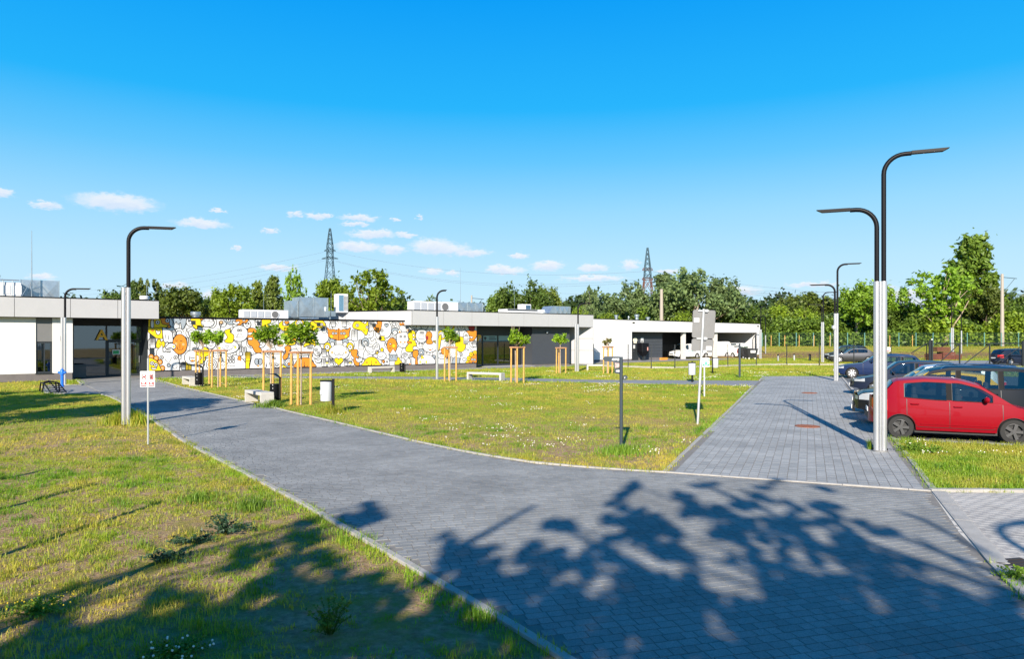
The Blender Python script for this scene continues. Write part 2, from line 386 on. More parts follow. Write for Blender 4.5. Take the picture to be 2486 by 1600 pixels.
def ground_z(x, y):
    t = np.clip((np.asarray(y, float) - 84.0) / 19.0, 0, 1); t = t*t*(3-2*t)
    return -0.012 + 1.22*t
def lawn_material():
    m = bpy.data.materials.new('lawn_soil'); m.use_nodes = True; nt = m.node_tree; N = nt.nodes; L = nt.links
    b = N['Principled BSDF']; b.inputs['Roughness'].default_value = 0.95; b.inputs['Specular IOR Level'].default_value = 0.1
    geo = N.new('ShaderNodeNewGeometry')
    def nz(s, d=6, r=0.6):
        n = N.new('ShaderNodeTexNoise'); n.inputs['Scale'].default_value = s; n.inputs['Detail'].default_value = d; n.inputs['Roughness'].default_value = r
        L.new(geo.outputs['Position'], n.inputs['Vector']); return n.outputs['Fac']
    def ramp(v, a, b_, lo=0.0, hi=1.0):
        r = N.new('ShaderNodeMapRange'); r.inputs['From Min'].default_value = a; r.inputs['From Max'].default_value = b_; r.inputs['To Min'].default_value = lo; r.inputs['To Max'].default_value = hi
        L.new(v, r.inputs['Value']); return r.outputs[0]
    def mix(f, c1, c2):
        x = N.new('ShaderNodeMixRGB'); L.new(f, x.inputs[0])
        for i, c in ((1, c1), (2, c2)):
            if isinstance(c, tuple): x.inputs[i].default_value = (*c, 1)
            else: L.new(c, x.inputs[i])
        return x.outputs[0]
    soil = mix(ramp(nz(9, 8, .7), .35, .65), (0.25,0.155,0.085), (0.50,0.345,0.215))
    dry = mix(ramp(nz(2.2), .4, .6), (0.328,0.242,0.078), (0.265,0.250,0.047))
    green = mix(ramp(nz(14), .35, .65), (0.172,0.211,0.027), (0.257,0.265,0.047))
    c = mix(ramp(nz(1.3, 9, .75), .46, .60), soil, dry)
    c = mix(ramp(nz(0.6, 9, .8), .52, .66), c, green)
    sep = N.new('ShaderNodeSeparateXYZ'); L.new(geo.outputs['Position'], sep.inputs[0])
    far = ramp(sep.outputs[1], 16, 26)
    c2 = mix(ramp(nz(0.30, 9, .75), .38, .56), (0.40,0.29,0.065), (0.28,0.28,0.035))
    c = mix(far, c, c2)
    # the bank behind the car park is bare brown earth at its foot
    bare = N.new('ShaderNodeMath'); bare.operation = 'MULTIPLY'; L.new(ramp(sep.outputs[2], 0.0, 0.12), bare.inputs[0]); L.new(ramp(sep.outputs[2], 0.75, 0.45), bare.inputs[1])
    b2 = N.new('ShaderNodeMath'); b2.operation = 'MULTIPLY'; L.new(bare.outputs[0], b2.inputs[0]); L.new(ramp(nz(0.25, 6), .28, .42), b2.inputs[1])
    c = mix(b2.outputs[0], c, (0.216,0.136,0.072))
    L.new(c, b.inputs['Base Color'])
    bp = N.new('ShaderNodeBump'); bp.inputs['Strength'].default_value = 1.0; bp.inputs['Distance'].default_value = 0.06
    L.new(nz(22, 6, .7), bp.inputs['Height']); L.new(bp.outputs[0], b.inputs['Normal'])
    return m
lawnm = lawn_material()
ys = np.concatenate([np.linspace(-60, 84, 25), np.linspace(85, 105, 21), np.array([130, 200, 400, 900, 2500, 4500])])
xs = np.array([-3500, -800, -300, -150, -80, -40, 0, 40, 80, 150, 300, 800, 3500.0])
XX, YY = np.meshgrid(xs, ys, indexing='ij'); V = np.stack([XX, YY, ground_z(XX, YY)], -1).reshape(-1, 3)
ny = len(ys); Fq = [(i*ny+j, (i+1)*ny+j, (i+1)*ny+j+1, i*ny+j+1) for i in range(len(xs)-1) for j in range(ny-1)]
gr = np_mesh('ground', V, Fq, lawnm, smooth=True); tag(gr, 'dry lawn and bare soil reaching to the bank and the far horizon', kind='structure')

def sheet(name, poly, z, m, label):
    mb = MB(); mb.prism(list(poly), z-0.08, z); o = mb.build(name, m)
    # triangulate cleanly (concave outline)
    bm = bmesh.new(); bm.from_mesh(o.data); bmesh.ops.triangulate(bm, faces=bm.faces[:], ngon_method='EAR_CLIP'); bm.to_mesh(o.data); bm.free()
    return tag(o, label, kind='structure')
joint = mat('paving_joint_sand', (0.173,0.161,0.146), 0.95, var=0.15, vscale=6)
joint_d = mat('paving_joint_dark', (0.10,0.10,0.10), 0.95, var=0.15, vscale=6)
farpave = mat('far_paving', (0.203,0.203,0.203), 0.8, var=0.12, vscale=2)
asph = mat('car_park_paving', (0.088,0.092,0.096), 0.9, var=0.12, vscale=1.5)
p_main = sheet('main_path', MAIN, 0.0, joint, 'broad blue-grey block path sweeping from the foreground to entrance A')
p_side = sheet('side_path', SIDE, 0.004, joint, 'block path running beside the parked cars')
p_pad = sheet('bike_rack_pad', PAD, 0.004, farpave, 'small paved pad under the bike rack')
p_cross = sheet('lawn_path', CROSS, 0.004, farpave, 'narrow paved path crossing the lawn')
p_strip = sheet('wall_strip_pavement', STRIP, 0.004, farpave, 'paved strip along the foot of the mural wall')
p_light = sheet('light_paving', LIGHT, 0.004, mat('pale_joint', (0.50,.47,.42), .95, var=.1), 'pale wavy block paving at the lower right corner')
p_park = sheet('car_park', PARK, -0.004, asph, 'grey surfaced parking bays on the right')
p_far = sheet('far_road', FARROAD, 0.004, mat('road_concrete', (0.225,0.232,0.247), .85, var=.1), 'grey service road behind the sliding gate')
p_yard = sheet('service_yard', CYARD, 0.004, mat('yard_paving', (0.195,0.195,0.199), .85, var=.1), 'grey yard paving at the open carport')

def in_view(x, y, m=30):
    y = np.maximum(np.asarray(y, float), 0.01); px = CX + F*np.asarray(x)/y; py = HZ + F*CH/y
    return (px > -m) & (px < 2486+m) & (py < 1600+m) & (np.asarray(y) > 1)

def stone_geo(cx, cy, L, W, ang, z0, z1, ch, wav=0.0):
    "arrays of block corners -> verts (n,8,3)"
    n = len(cx); c, s = math.cos(ang), math.sin(ang)
    hx = L/2; hy = W/2
    sx = np.array([-1,1,1,-1]); sy = np.array([-1,-1,1,1])
    out = np.zeros((n, 8, 3), np.float32)
    for lvl, (zz, k) in enumerate(((z0, 0.0), (z1, ch))):
        lx = sx[None]*(hx[:,None]-k); ly = sy[None]*(hy[:,None]-k)
        out[:, lvl*4:lvl*4+4, 0] = cx[:,None] + lx*c - ly*s; out[:, lvl*4:lvl*4+4, 1] = cy[:,None] + lx*s + ly*c
        out[:, lvl*4:lvl*4+4, 2] = zz if np.isscalar(zz) else zz[:,None]
    return out
QF = np.array([[4,5,6,7],[0,1,5,4],[1,2,6,5],[2,3,7,6],[3,0,4,7]])
def pave(parent, poly, ang, rw, lens, gap, z, ma, mb_, maxd, nobj=300, margin=-0.01):
    xs_, ys_ = zip(*poly); c, s = math.cos(ang), math.sin(ang)
    cxp, cyp = np.mean(xs_), np.mean(ys_)
    us = [(x-cxp)*c+(y-cyp)*s for x, y in poly]; vs = [-(x-cxp)*s+(y-cyp)*c for x, y in poly]
    lst = []
    k = 0; v = min(vs)
    while v < max(vs):
        u = min(us) - rng.random()*0.3
        ch = rng.choice(len(lens), size=int((max(us)-min(us))/min(lens))+4)
        Ls = np.array(lens)[ch]; e = u + np.cumsum(Ls); cu = e - Ls/2
        ok = cu < max(us)+0.3; lst.append(np.stack([cu[ok], np.full(ok.sum(), v+rw/2), Ls[ok]], 1)); v += rw
    A = np.concatenate(lst); x = cxp + A[:,0]*c - A[:,1]*s; y = cyp + A[:,0]*s + A[:,1]*c; Ln = A[:,2]
    ok = (y < maxd) & in_view(x, y, 120)
    x, y, Ln = x[ok], y[ok], Ln[ok]
    good = np.ones(len(x), bool)
    for a in (-1, 1):
        for b in (-1, 1):
            lx = a*(Ln/2+margin); ly = b*(rw/2+margin); good &= inside(poly, x+lx*c-ly*s, y+lx*s+ly*c)
    x, y, Ln = x[good], y[good], Ln[good]
    size = Ln/np.maximum(y, 1)**1.5; size[~in_view(x, y, -5)] = 0
    order = np.argsort(-size); near = order[:nobj]; far = order[nobj:]
    # 300 nearest: objects that share one mesh per block size
    cache = {}
    for i in near:
        key = round(float(Ln[i]), 3)
        if key not in cache:
            g = stone_geo(np.array([0.]), np.array([0.]), np.array([Ln[i]-gap]), np.array([rw-gap]), ang, -0.02, 0.0, 0.003)[0]
            me = bpy.data.meshes.new('paving_stone'); me.from_pydata(g.tolist(), [], QF.tolist()); me.materials.append(ma); cache[key] = me
        o = bpy.data.objects.new('paving_stone', cache[key]); COL.objects.link(o); o.parent = parent
        o.location = (float(x[i]), float(y[i]), z + float(rng.normal(0, 0.0004)))
    zt = z + rng.normal(0, 0.0004, len(far))
    g = stone_geo(x[far], y[far], Ln[far]-gap, np.full(len(far), rw-gap), ang, z-0.02, zt, 0.003)
    fc = (np.arange(len(far))[:,None,None]*8 + QF[None]).reshape(-1, 4)
    tone = np.repeat(rng.random(len(far)), 8)
    o = np_mesh('paving_stones', g.reshape(-1, 3), fc, mb_, tone=tone, parent=parent); tag(o, kind='stuff')
    return len(x)
sa, sb = (0.178,0.178,0.172), (0.226,0.226,0.219)
st_o = stone_mat('blue_grey_stone', sa, sb, True); st_s = stone_mat('blue_grey_stone_field', sa, sb, False)
sa2, sb2 = (0.225,0.228,0.224), (0.285,0.287,0.282)
st2_o = stone_mat('side_path_stone', sa2, sb2, True); st2_s = stone_mat('side_path_stone_field', sa2, sb2, False)
n1 = pave(p_main, MAIN, R(16), 0.125, (0.125, 0.17, 0.21), 0.005, 0.006, st_o, st_s, 45)
n2 = pave(p_side, SIDE, math.atan2(KD.y, KD.x), 0.165, (0.165, 0.22), 0.006, 0.009, st2_o, st2_s, 48)

# pale wavy blocks (each outline is a little S-curve, laid in rows)
def wavy_paving():
    la, lb = (0.315,0.295,0.275), (0.365,0.345,0.32)
    mo = stone_mat('pale_wavy_stone', la, lb, True, 0.85); ms = stone_mat('pale_wavy_stone_field', la, lb, False, 0.85)
    Lx, W, g = 0.225, 0.105, 0.004; ang = R(-4); c, s = math.cos(ang), math.sin(ang)
    def outline(inset):
        pts = []
        n = 7
        for i in range(n): u = -Lx/2 + inset + (Lx-2*inset)*i/(n-1); pts.append((u, -W/2 + inset + 0.012*math.sin(2*math.pi*(u+Lx/2)/Lx)))
        for i in range(n): u = Lx/2 - inset - (Lx-2*inset)*i/(n-1); pts.append((u, W/2 - inset + 0.012*math.sin(2*math.pi*(u+Lx/2)/Lx)))
        return pts
    b0 = outline(g/2); b1 = outline(g/2+0.003); n = len(b0)
    base = [(p[0]*c-p[1]*s, p[0]*s+p[1]*c, -0.02) for p in b0] + [(p[0]*c-p[1]*s, p[0]*s+p[1]*c, 0.0) for p in b1]
    faces = [tuple(range(n, 2*n))] + [(i, (i+1)%n, n+(i+1)%n, n+i) for i in range(n)]
    me = bpy.data.meshes.new('paving_stone'); me.from_pydata(base, [], faces); me.materials.append(mo)
    xs_, ys_ = zip(*LIGHT); cells = []
    v = min(ys_)-2; r = 0
    while v < max(ys_)+2:
        u = min(xs_)-2 + (r % 2)*Lx/2
        while u < max(xs_)+2: cells.append((u*c-(v-9)*s*1.0, u*s+(v-9)*c+9)); u += Lx
        v += W; r += 1
    A = np.array(cells); ok = inside(LIGHT, A[:,0], A[:,1]) & in_view(A[:,0], A[:,1], 60)
    for a in (-.11, .11): ok &= inside(LIGHT, A[:,0]+a, A[:,1])
    A = A[ok]; A = A[np.argsort(A[:,1])]
    for p in A[:300]:
        o = bpy.data.objects.new('paving_stone', me); COL.objects.link(o); o.parent = p_light; o.location = (p[0], p[1], 0.005)
    mb = MB(); tn = []
    for p in A[300:]:
        t = rng.random(); mb.add([(q[0]+p[0], q[1]+p[1], q[2]+0.005) for q in base], faces); tn += [t]*(2*n)
    if mb.V:
        o = mb.build('paving_stones', ms, p_light); tag(o, kind='stuff')
        a = o.data.attributes.new('tone', 'FLOAT', 'POINT'); a.data.foreach_set('value', tn)
wavy_paving()

def kerb(name, label, pts, width, z, piece=1.0, side=1, m=kerbm):
    root = empty(name, (0,0,0), label=label, kind='structure')
    P = [Vector((p[0], p[1], 0)) for p in pts]; seg = [0]
    for a, b in zip(P, P[1:]): seg.append(seg[-1] + (b-a).length)
    def at(t):
        t = max(0, min(t, seg[-1]))
        for i in range(len(P)-1):
            if t <= seg[i+1] + 1e-9: k = (t-seg[i])/(seg[i+1]-seg[i]); return P[i].lerp(P[i+1], k)
        return P[-1]
    t = 0
    while t < seg[-1]-0.05:
        e = min(t+piece, seg[-1]); a = at(t+0.004); b = at(e-0.004); d = (b-a)
        if d.length > 0.03:
            d.normalize(); nrm = Vector((-d.y, d.x, 0))*side*width; zz = z + random.gauss(0, 0.002)
            c0 = nrm*0.1 ; c1 = nrm*0.9
            mid = (a+b)/2
            mb = MB(); mb.add([a-mid, b-mid, b+nrm-mid, a+nrm-mid] and [(*(q-mid).xy, -0.1) for q in (a, b, b+nrm, a+nrm)] + [(*(q-mid).xy, zz-0.006) for q in (a, b, b+nrm, a+nrm)] + [(*(q-mid).xy, zz) for q in (a+c0, b+c0, b+c1, a+c1)],
                [(4,5,9,8),(5,6,10,9),(6,7,11,10),(7,4,8,11),(8,9,10,11),(0,1,5,4),(1,2,6,5),(2,3,7,6),(3,0,4,7)])
            o = mb.build('kerb_stone', m, root); o.location = (mid.x, mid.y, 0)
        t = e
    return root
kerb('left_kerb', 'pale kerb along the left edge of the main path', [(1.6,3.6)]+left_edge, 0.09, 0.028, side=1)
kerb('lawn_kerb', 'thin pale kerb between the main path and the central lawn', right_edge, 0.08, 0.028, side=1)
kerb('junction_kerb', 'flush kerb line where the side path meets the main path', g2([(1618,1149),(2262,1195)]), 0.09, 0.024, side=1)
kerb('side_kerb', 'kerb along the lawn edge of the side path', LP, 0.09, 0.028, side=1)
kerb('side_kerb', 'short kerb beyond the crossing path', LP2, 0.09, 0.028, side=1)
kerb('parking_kerb', 'kerb between the side path and the parking bays', [tuple(KP(29.6, 0))[:2], tuple(KP(0.0, 0))[:2]], 0.12, 0.05, side=1)
kerb('right_lawn_kerb', 'kerb beside the small lawn on the right', g2([(2152,1053),(2185,1090),(2214,1130),(2262,1195)]), 0.10, 0.03, side=1)
kerb('gutter_kerb', 'broad flat kerb between the dark path and the pale paving', br + [(4.05,4.3)], 0.21, 0.026, piece=1.0, side=1)
kerb('upper_kerb', 'raised kerb along the top of the pale paving', [tuple(G(2262,1196))[:2], tuple(G(2720,1197))[:2]], 0.12, 0.05, side=1)
kerb('bay_kerb', 'kerb in front of the red car bay', [tuple(KP(-1.15, 0))[:2], tuple(KP(-1.15, 9))[:2]], 0.12, 0.045, side=-1, m=mat('dark_kerb', (0.20,0.20,0.21), .85, var=.1))
kerb('pad_kerb', 'curved kerb round the bike rack pad', g2([(244,956),(112,956),(104,937),(203,935),(186,922)]), 0.08, 0.03, side=1)

# ------------------------------------------------------------------ grass (nobody could count it)
def paved_mask(x, y, polys=PAVED):
    r = np.zeros(len(x), bool)
    for p in polys: r |= inside(p, x, y)
    return r
def near_edge(x, y):
    "rough closeness to paving edges: taller growth there"
    r = np.zeros(len(x), bool)
    for dx, dy in ((.35,0),(-.35,0),(0,.35),(0,-.35),(.25,.25),(-.25,-.25),(.25,-.25),(-.25,.25)): r |= paved_mask(x+dx, y+dy)
    return r
BUILD_POLY = [tuple(FR.world(a, b))[:2] for a, b in ((-20, -.7), (60, -.7), (60, 30), (-20, 30))]
BUILDC = [tuple(Frame((9.04,74.2), R(36)).world(a, b))[:2] for a, b in ((-14, -.1), (30, -.1), (30, 20), (-14, 20))]
def grass(name, label, d0, d1, dens, hmin, hmax, nb, bw, segs, m, seed, clump=0.5, bare=0.5, spread=0.04, only=None, edge_only=False):
    r = np.random.default_rng(seed)
    n = int(dens*(d1-d0)*(d1+d0)*0.75)
    y = np.sqrt(r.random(n)*(d1**2-d0**2)+d0**2); x = (r.random(n)*2-1)*y*0.76
    ok = in_view(x, y, 60) & ~paved_mask(x, y) & ~inside(BUILD_POLY, x, y) & ~inside(BUILDC, x, y)
    x, y = x[ok], y[ok]
    if only is not None: k_ = inside(only, x, y); x, y = x[k_], y[k_]
    if edge_only: k_ = near_edge(x, y) & (vnoise(x, y, 1.1, 31) > .42); x, y = x[k_], y[k_]
    gn = vnoise(x, y, 1.3, 1)*0.5 + vnoise(x, y, 0.45, 2)*0.3 + vnoise(x, y, 4.0, 3)*0.2
    edge = near_edge(x, y)
    keep = r.random(len(x)) < np.clip((gn-bare+0.28)*3.2, 0.10, 1) + edge*0.4
    x, y, gn, edge = x[keep], y[keep], gn[keep], edge[keep]
    z = ground_z(x, y); T = len(x)
    # blades
    bx = np.repeat(x, nb) + r.normal(0, spread, T*nb); by = np.repeat(y, nb) + r.normal(0, spread, T*nb); bz = np.repeat(z, nb)-0.005
    tallp = np.clip((vnoise(x, y, 0.9, 5)-0.5)*3, 0, 1)
    h = np.repeat(hmin + (hmax-hmin)*(r.random(T)**1.6)*(0.55+0.6*tallp) + edge*hmax*0.35*r.random(T), nb)*(0.6+0.5*r.random(T*nb))
    a = r.random(T*nb)*2*np.pi; lean = h*(0.15+0.65*r.random(T*nb)); ww = bw*(0.6+0.8*r.random(T*nb))
    dx, dy = np.cos(a), np.sin(a); px_, py_ = -dy, dx
    tone_t = np.clip(0.62*vnoise(x, y, 0.8, 7) + 0.38*vnoise(x, y, 3.1, 8), 0, 1)
    tone_t = np.clip((tone_t-0.5)*1.9+0.5 + edge*0.22, 0, 1)
    tone = np.clip(np.repeat(tone_t, nb) + r.normal(0, 0.16, T*nb), 0, 1)
    N_ = T*nb
    if segs == 1:
        v = np.zeros((N_, 3, 3), np.float32)
        v[:,0] = np.stack([bx-px_*ww, by-py_*ww, bz], 1); v[:,1] = np.stack([bx+px_*ww, by+py_*ww, bz], 1); v[:,2] = np.stack([bx+dx*lean, by+dy*lean, bz+h], 1)
        f = np.arange(N_*3).reshape(-1, 3); tn = np.repeat(tone, 3)
    else:
        v = np.zeros((N_, 5, 3), np.float32)
        v[:,0] = np.stack([bx-px_*ww, by-py_*ww, bz], 1); v[:,1] = np.stack([bx+px_*ww, by+py_*ww, bz], 1)
        mx, my, mz = bx+dx*lean*.3, by+dy*lean*.3, bz+h*.6
        v[:,2] = np.stack([mx+px_*ww*.7, my+py_*ww*.7, mz], 1); v[:,3] = np.stack([mx-px_*ww*.7, my-py_*ww*.7, mz], 1); v[:,4] = np.stack([bx+dx*lean, by+dy*lean, bz+h], 1)
        b5 = np.arange(N_)[:,None]*5
        f = np.concatenate([b5+np.array([[0,1,2]]), b5+np.array([[0,2,3]]), b5+np.array([[3,2,4]])]); tn = np.repeat(tone, 5)
    o = np_mesh(name, v.reshape(-1, 3), f, m, tone=tn); tag(o, label, kind='stuff')
    print(name, len(f)); return o
gm = leaf_mat('grass_blades', (0.52,0.42,0.075), (0.19,0.34,0.012), 0.4)
grass('grass', 'sparse dry tufts over the sandy foreground lawn', 4.5, 15, 230, 0.02, 0.11, 7, 0.0034, 2, gm, 11, bare=0.60, spread=0.030)
grass('grass', 'short mown grass of the middle lawn', 15, 34, 62, 0.025, 0.10, 7, 0.0075, 1, gm, 12, bare=0.40, spread=0.09)
grass('grass', 'lawn grass in front of the buildings', 34, 84, 9.5, 0.04, 0.14, 8, 0.016, 1, gm, 13, bare=0.30, spread=0.22)
grass('grass', 'rough grass on the bank behind the car park', 84, 108, 1.8, 0.08, 0.22, 8, 0.04, 1, gm, 14, bare=0.36, spread=0.5)
lush = leaf_mat('lush_grass', (0.40,0.36,0.06), (0.18,0.30,0.02), 0.35)
RL = g2([(2152,1053),(2185,1090),(2214,1130),(2262,1193),(2720,1193),(2720,1095),(2486,1083),(2232,1067)])
grass('grass', 'lush tall grass in the small lawn beside the red car', 9, 20, 230, 0.04, 0.15, 7, 0.006, 2, lush, 15, bare=0.05, spread=0.05, only=RL)
grass('grass', 'ragged taller growth along the near kerbs', 4.5, 24, 45, 0.03, 0.15, 8, 0.0042, 2, lush, 16, bare=0.2, spread=0.04, edge_only=True)
grass('grass', 'fresh green grass below the buildings and fences', 40, 84, 7, 0.08, 0.22, 8, 0.02, 1, lush, 18, bare=0.48, spread=0.25)
tuf = leaf_mat('green_tuft', (0.30,0.33,0.045), (0.10,0.24,0.012), 0.35)
grass('grass_tufts', 'scattered dense green tufts in the foreground lawn', 4.5, 20, 4.2, 0.07, 0.17, 46, 0.0038, 2, tuf, 19, bare=0.50, spread=0.07)
grass('grass_tufts', 'small olive tufts between the bare sandy patches', 4.5, 16, 15, 0.03, 0.10, 22, 0.0034, 2, gm, 20, bare=0.46, spread=0.035)
grass('grass_tufts', 'darker green tufts dotted over the central lawn', 18, 46, .8, 0.07, 0.15, 30, 0.010, 1, tuf, 22, bare=0.42, spread=0.16)
thm = leaf_mat('dry_thatch', (.20,.13,.06), (.42,.31,.15), .15)
grass('dry_thatch', 'flattened dead stalks lying on the foreground soil', 4.5, 14, 330, 0.006, 0.022, 4, 0.0035, 1, thm, 17, bare=0.2, spread=0.06)
# white clover heads in drifts
def clover():
    r = np.random.default_rng(5); n = 42000; y = np.sqrt(r.random(n)*(52**2-15**2)+15**2); x = (r.random(n)*2-1)*y*0.75
    k = (vnoise(x, y, 1.6, 21)*0.6+vnoise(x, y, 0.5, 22)*0.4 > 0.725) & ~paved_mask(x, y) & in_view(x, y) & (x > -0.55*y+3)
    x, y = x[k], y[k]; n = len(x); z = 0.06+0.05*r.random(n); s = 0.009+0.006*r.random(n)+y*0.00012
    v = np.zeros((n, 6, 3), np.float32); off = np.array([[1,0,0],[-1,0,0],[0,1,0],[0,-1,0],[0,0,1],[0,0,-1]])
    v[:] = np.stack([x, y, z], 1)[:,None,:] + off[None]*s[:,None,None]
    f = np.array([[0,2,4],[2,1,4],[1,3,4],[3,0,4],[2,0,5],[1,2,5],[3,1,5],[0,3,5]]); f = (np.arange(n)[:,None,None]*6+f[None]).reshape(-1, 3)
    o = np_mesh('clover_flowers', v.reshape(-1, 3), f, mat('clover_white', (0.72,0.68,0.58), .8)); tag(o, 'drifts of small white clover flowers in the central lawn', kind='stuff'); print('clover', n)
clover()
# ------------------------------------------------------------------ buildings
def local_mb(): return MB()
def bpart(name, root, m, *boxes, **kw):
    mb = MB()
    for b in boxes: mb.box(*b)
    o = mb.build(name, m, root)
    if kw.get('label'): o['label'] = kw['label']
    return o
def text_mesh(name, body, size, m, parent, loc, rot=(R(90),0,0), depth=0.01, sx=1.0, bold=0.0):
    cu = bpy.data.curves.new(name, 'FONT'); cu.body = body; cu.size = size; cu.extrude = depth; cu.offset = bold
    cu.align_x = 'CENTER'; cu.align_y = 'BOTTOM_BASELINE'
    t = bpy.data.objects.new(name, cu); me = bpy.data.meshes.new_from_object(t); bpy.data.objects.remove(t)
    me.materials.clear(); me.materials.append(m)
    o = bpy.data.objects.new(name, me); COL.objects.link(o); o.parent = parent; o.location = loc; o.rotation_euler = rot; o.scale = (sx, 1, 1)
    return o
px = FR.pix
# --- left building with entrance A (local axes of FR: x along facade, y into building)
WA, FA = -0.55, -1.0
A = empty('grey_fascia_building', FR.o, FR.ang, 'low white building on the left with grey fascia and entrance A', 'building')
xe, ze = px(386, 728, FA); zt = ze; _, zb = px(386, 774, FA)
zt, zb = 5.0, 3.82
zt = px(386, 728.5, FA)[1]; zb = px(386, 774, FA)[1]
xL = -24.0
# fascia panels
js = [xL, FR.s(-140, FA), FR.s(35, FA), FR.s(171, FA), FR.s(286, FA) , xe]
for a, b in zip(js, js[1:]):
    mb = MB(); mb.box(a+0.012, b-0.012, FA, FA+0.05, zb, zt-0.06); mb.build('fascia_panel', panel_g, A)
bpart('fascia_end_panel', A, panel_g, (xe-0.04, xe, FA+0.055, FA+3.2, zb, zt-0.06))
bpart('roof_edge', A, blackm, (xL, xe+0.02, FA-0.02, FA+0.25, zt-0.06, zt), (xe-0.2, xe+0.02, FA+0.25, FA+3.2, zt-0.06, zt))
bpart('roof_slab', A, roofm, (xL, xe-0.05, FA+0.06, 14, zb+0.02, zt-0.15))
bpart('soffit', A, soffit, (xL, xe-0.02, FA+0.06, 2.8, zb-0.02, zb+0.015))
# walls with the window opening
w0, w1 = FR.s(87, WA), FR.s(127, WA); xc = FR.s(176.5, WA); zp = px(176, 905, WA)[1]
zwt = px(107, 830, WA)[1]; zwb = px(107, 906, WA)[1]
bpart('wall', A, white_r, (xL, w0, WA, WA+0.35, zp, zb-0.025), (w1, xc, WA, WA+0.35, zp, zb-0.025), (xL, xL+.3, WA+.36, 13.9, 0, zb-0.03), (xc-0.35, xc, WA+0.36, 2.2, 0, zb-0.03))
bpart('plinth', A, plinth, (xL, xc-0.02, WA+0.02, WA+0.34, 0, zp-0.003))
bpart('spandrel_panel', A, mgrey, (w0+0.005, w1-0.005, WA+0.06, WA+0.12, zwt+0.02, zb-0.03))
wf = MB(); t = 0.09
wf.box(w0, w0+t, WA+0.08, WA+0.2, zwb, zwt); wf.box(w1-t, w1, WA+0.08, WA+0.2, zwb, zwt); wf.box(w0+t, w1-t, WA+0.08, WA+0.2, zwt-t, zwt); wf.box(w0+t, w1-t, WA+0.08, WA+0.2, zwb, zwb+t)
wf.box(w1-0.42, w1-0.36, WA+0.085, WA+0.19, zwb+t, zwt-t)
wfo = wf.build('window', anthr, A)
bpart('pane', wfo, glass, (w0+t, w1-t, WA+0.13, WA+0.145, zwb+t, zwt-t)); bpart('sill', wfo, anthr, (w0-0.03, w1+0.03, WA-0.04, WA+0.08, zwb-0.05, zwb-0.003))
bpart('wall_lamp', A, anthr, (FR.s(146, WA), FR.s(149, WA), WA-0.12, WA, px(147, 828, WA)[1], px(147, 816, WA)[1]))
# dim room inside
roomm = mat('room_wall', (0.30,0.31,0.30), .9); rfl = mat('room_floor', (0.20,0.19,0.18), .6)
bpart('back_wall', A, roomm, (xL+.4, 0.0, 9.0, 9.1, 0, 3.6)); bpart('room_floor', A, rfl, (xL+.4, 0.0, WA+.4, 9.0, -0.03, 0.012))
# entrance glazing
GA = 2.25
g0, g1 = FR.s(176, GA), FR.s(350, GA); zd = px(300, 828, GA)[1]; zh = zb-0.03
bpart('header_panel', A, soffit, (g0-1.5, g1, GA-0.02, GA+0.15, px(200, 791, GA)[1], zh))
zh = px(200, 791, GA)[1]
gm_ = MB()
mull = [FR.s(x, GA) for x in (177, 258.5, 344)]
for x in mull: gm_.box(x-0.05, x+0.05, GA, GA+0.14, 0, zh)
gm_.box(mull[1]+0.05, mull[2]-0.05, GA+0.005, GA+0.135, zd, zd+0.1); gm_.box(mull[0]+.05, mull[1]-.05, GA+0.005, GA+0.135, 0, 0.09)
gm_.box(FR.s(230, GA), mull[1]-0.05, GA-0.25, GA+0.0, zd+0.05, zd+0.1)
gm_.build('glazing_frame', anthr, A)
bpart('fixed_pane', A, glass, (mull[0]+.05, mull[1]-.05, GA+0.06, GA+0.075, 0.09, zh)); bpart('transom_pane', A, glass, (mull[1]+.05, mull[2]-.05, GA+0.06, GA+0.075, zd+.1, zh))
dm = FR.s(309, GA)
for a, b in ((mull[1]+0.05, dm), (dm, mull[2]-0.05)):
    mb = MB(); t = 0.09
    mb.box(a+.01, a+t, GA+.01, GA+.1, 0.01, zd-.01); mb.box(b-t, b-.01, GA+.01, GA+.1, 0.01, zd-.01); mb.box(a+t, b-t, GA+.01, GA+.1, zd-t, zd-.01); mb.box(a+t, b-t, GA+.01, GA+.1, 0.01, 0.16)
    d = mb.build('door', anthr, A); bpart('pane', d, glass, (a+t, b-t, GA+.05, GA+.062, .16, zd-t)); bpart('handle', d, alu, (b-t-.03, b-t, GA-.06, GA-.02, .9, 1.35))
bpart('side_pier', A, anthr, (g1-0.02, g1+0.25, -0.02, GA+0.14, 0, zb-0.03))
gp = px(282, 855, GA); bpart('green_poster', A, mat('poster_white', (.75,.75,.73), .6), (gp[0]-.22, gp[0]+.22, GA-0.002, GA+.004, gp[1]-.16, gp[1]+.16), label='small green and white notice on the glass door')
bpart('poster_print', A, mat('poster_green', (.05,.42,.14), .6), (gp[0]-.18, gp[0]+.16, GA-0.006, GA-.003, gp[1]-.12, gp[1]+.10))
la = px(247, 825, GA-.3); o = text_mesh('letter', 'A', .92, lpaint, A, (la[0], GA-0.33, la[1]), depth=0.03, bold=0.02, sx=1.0)
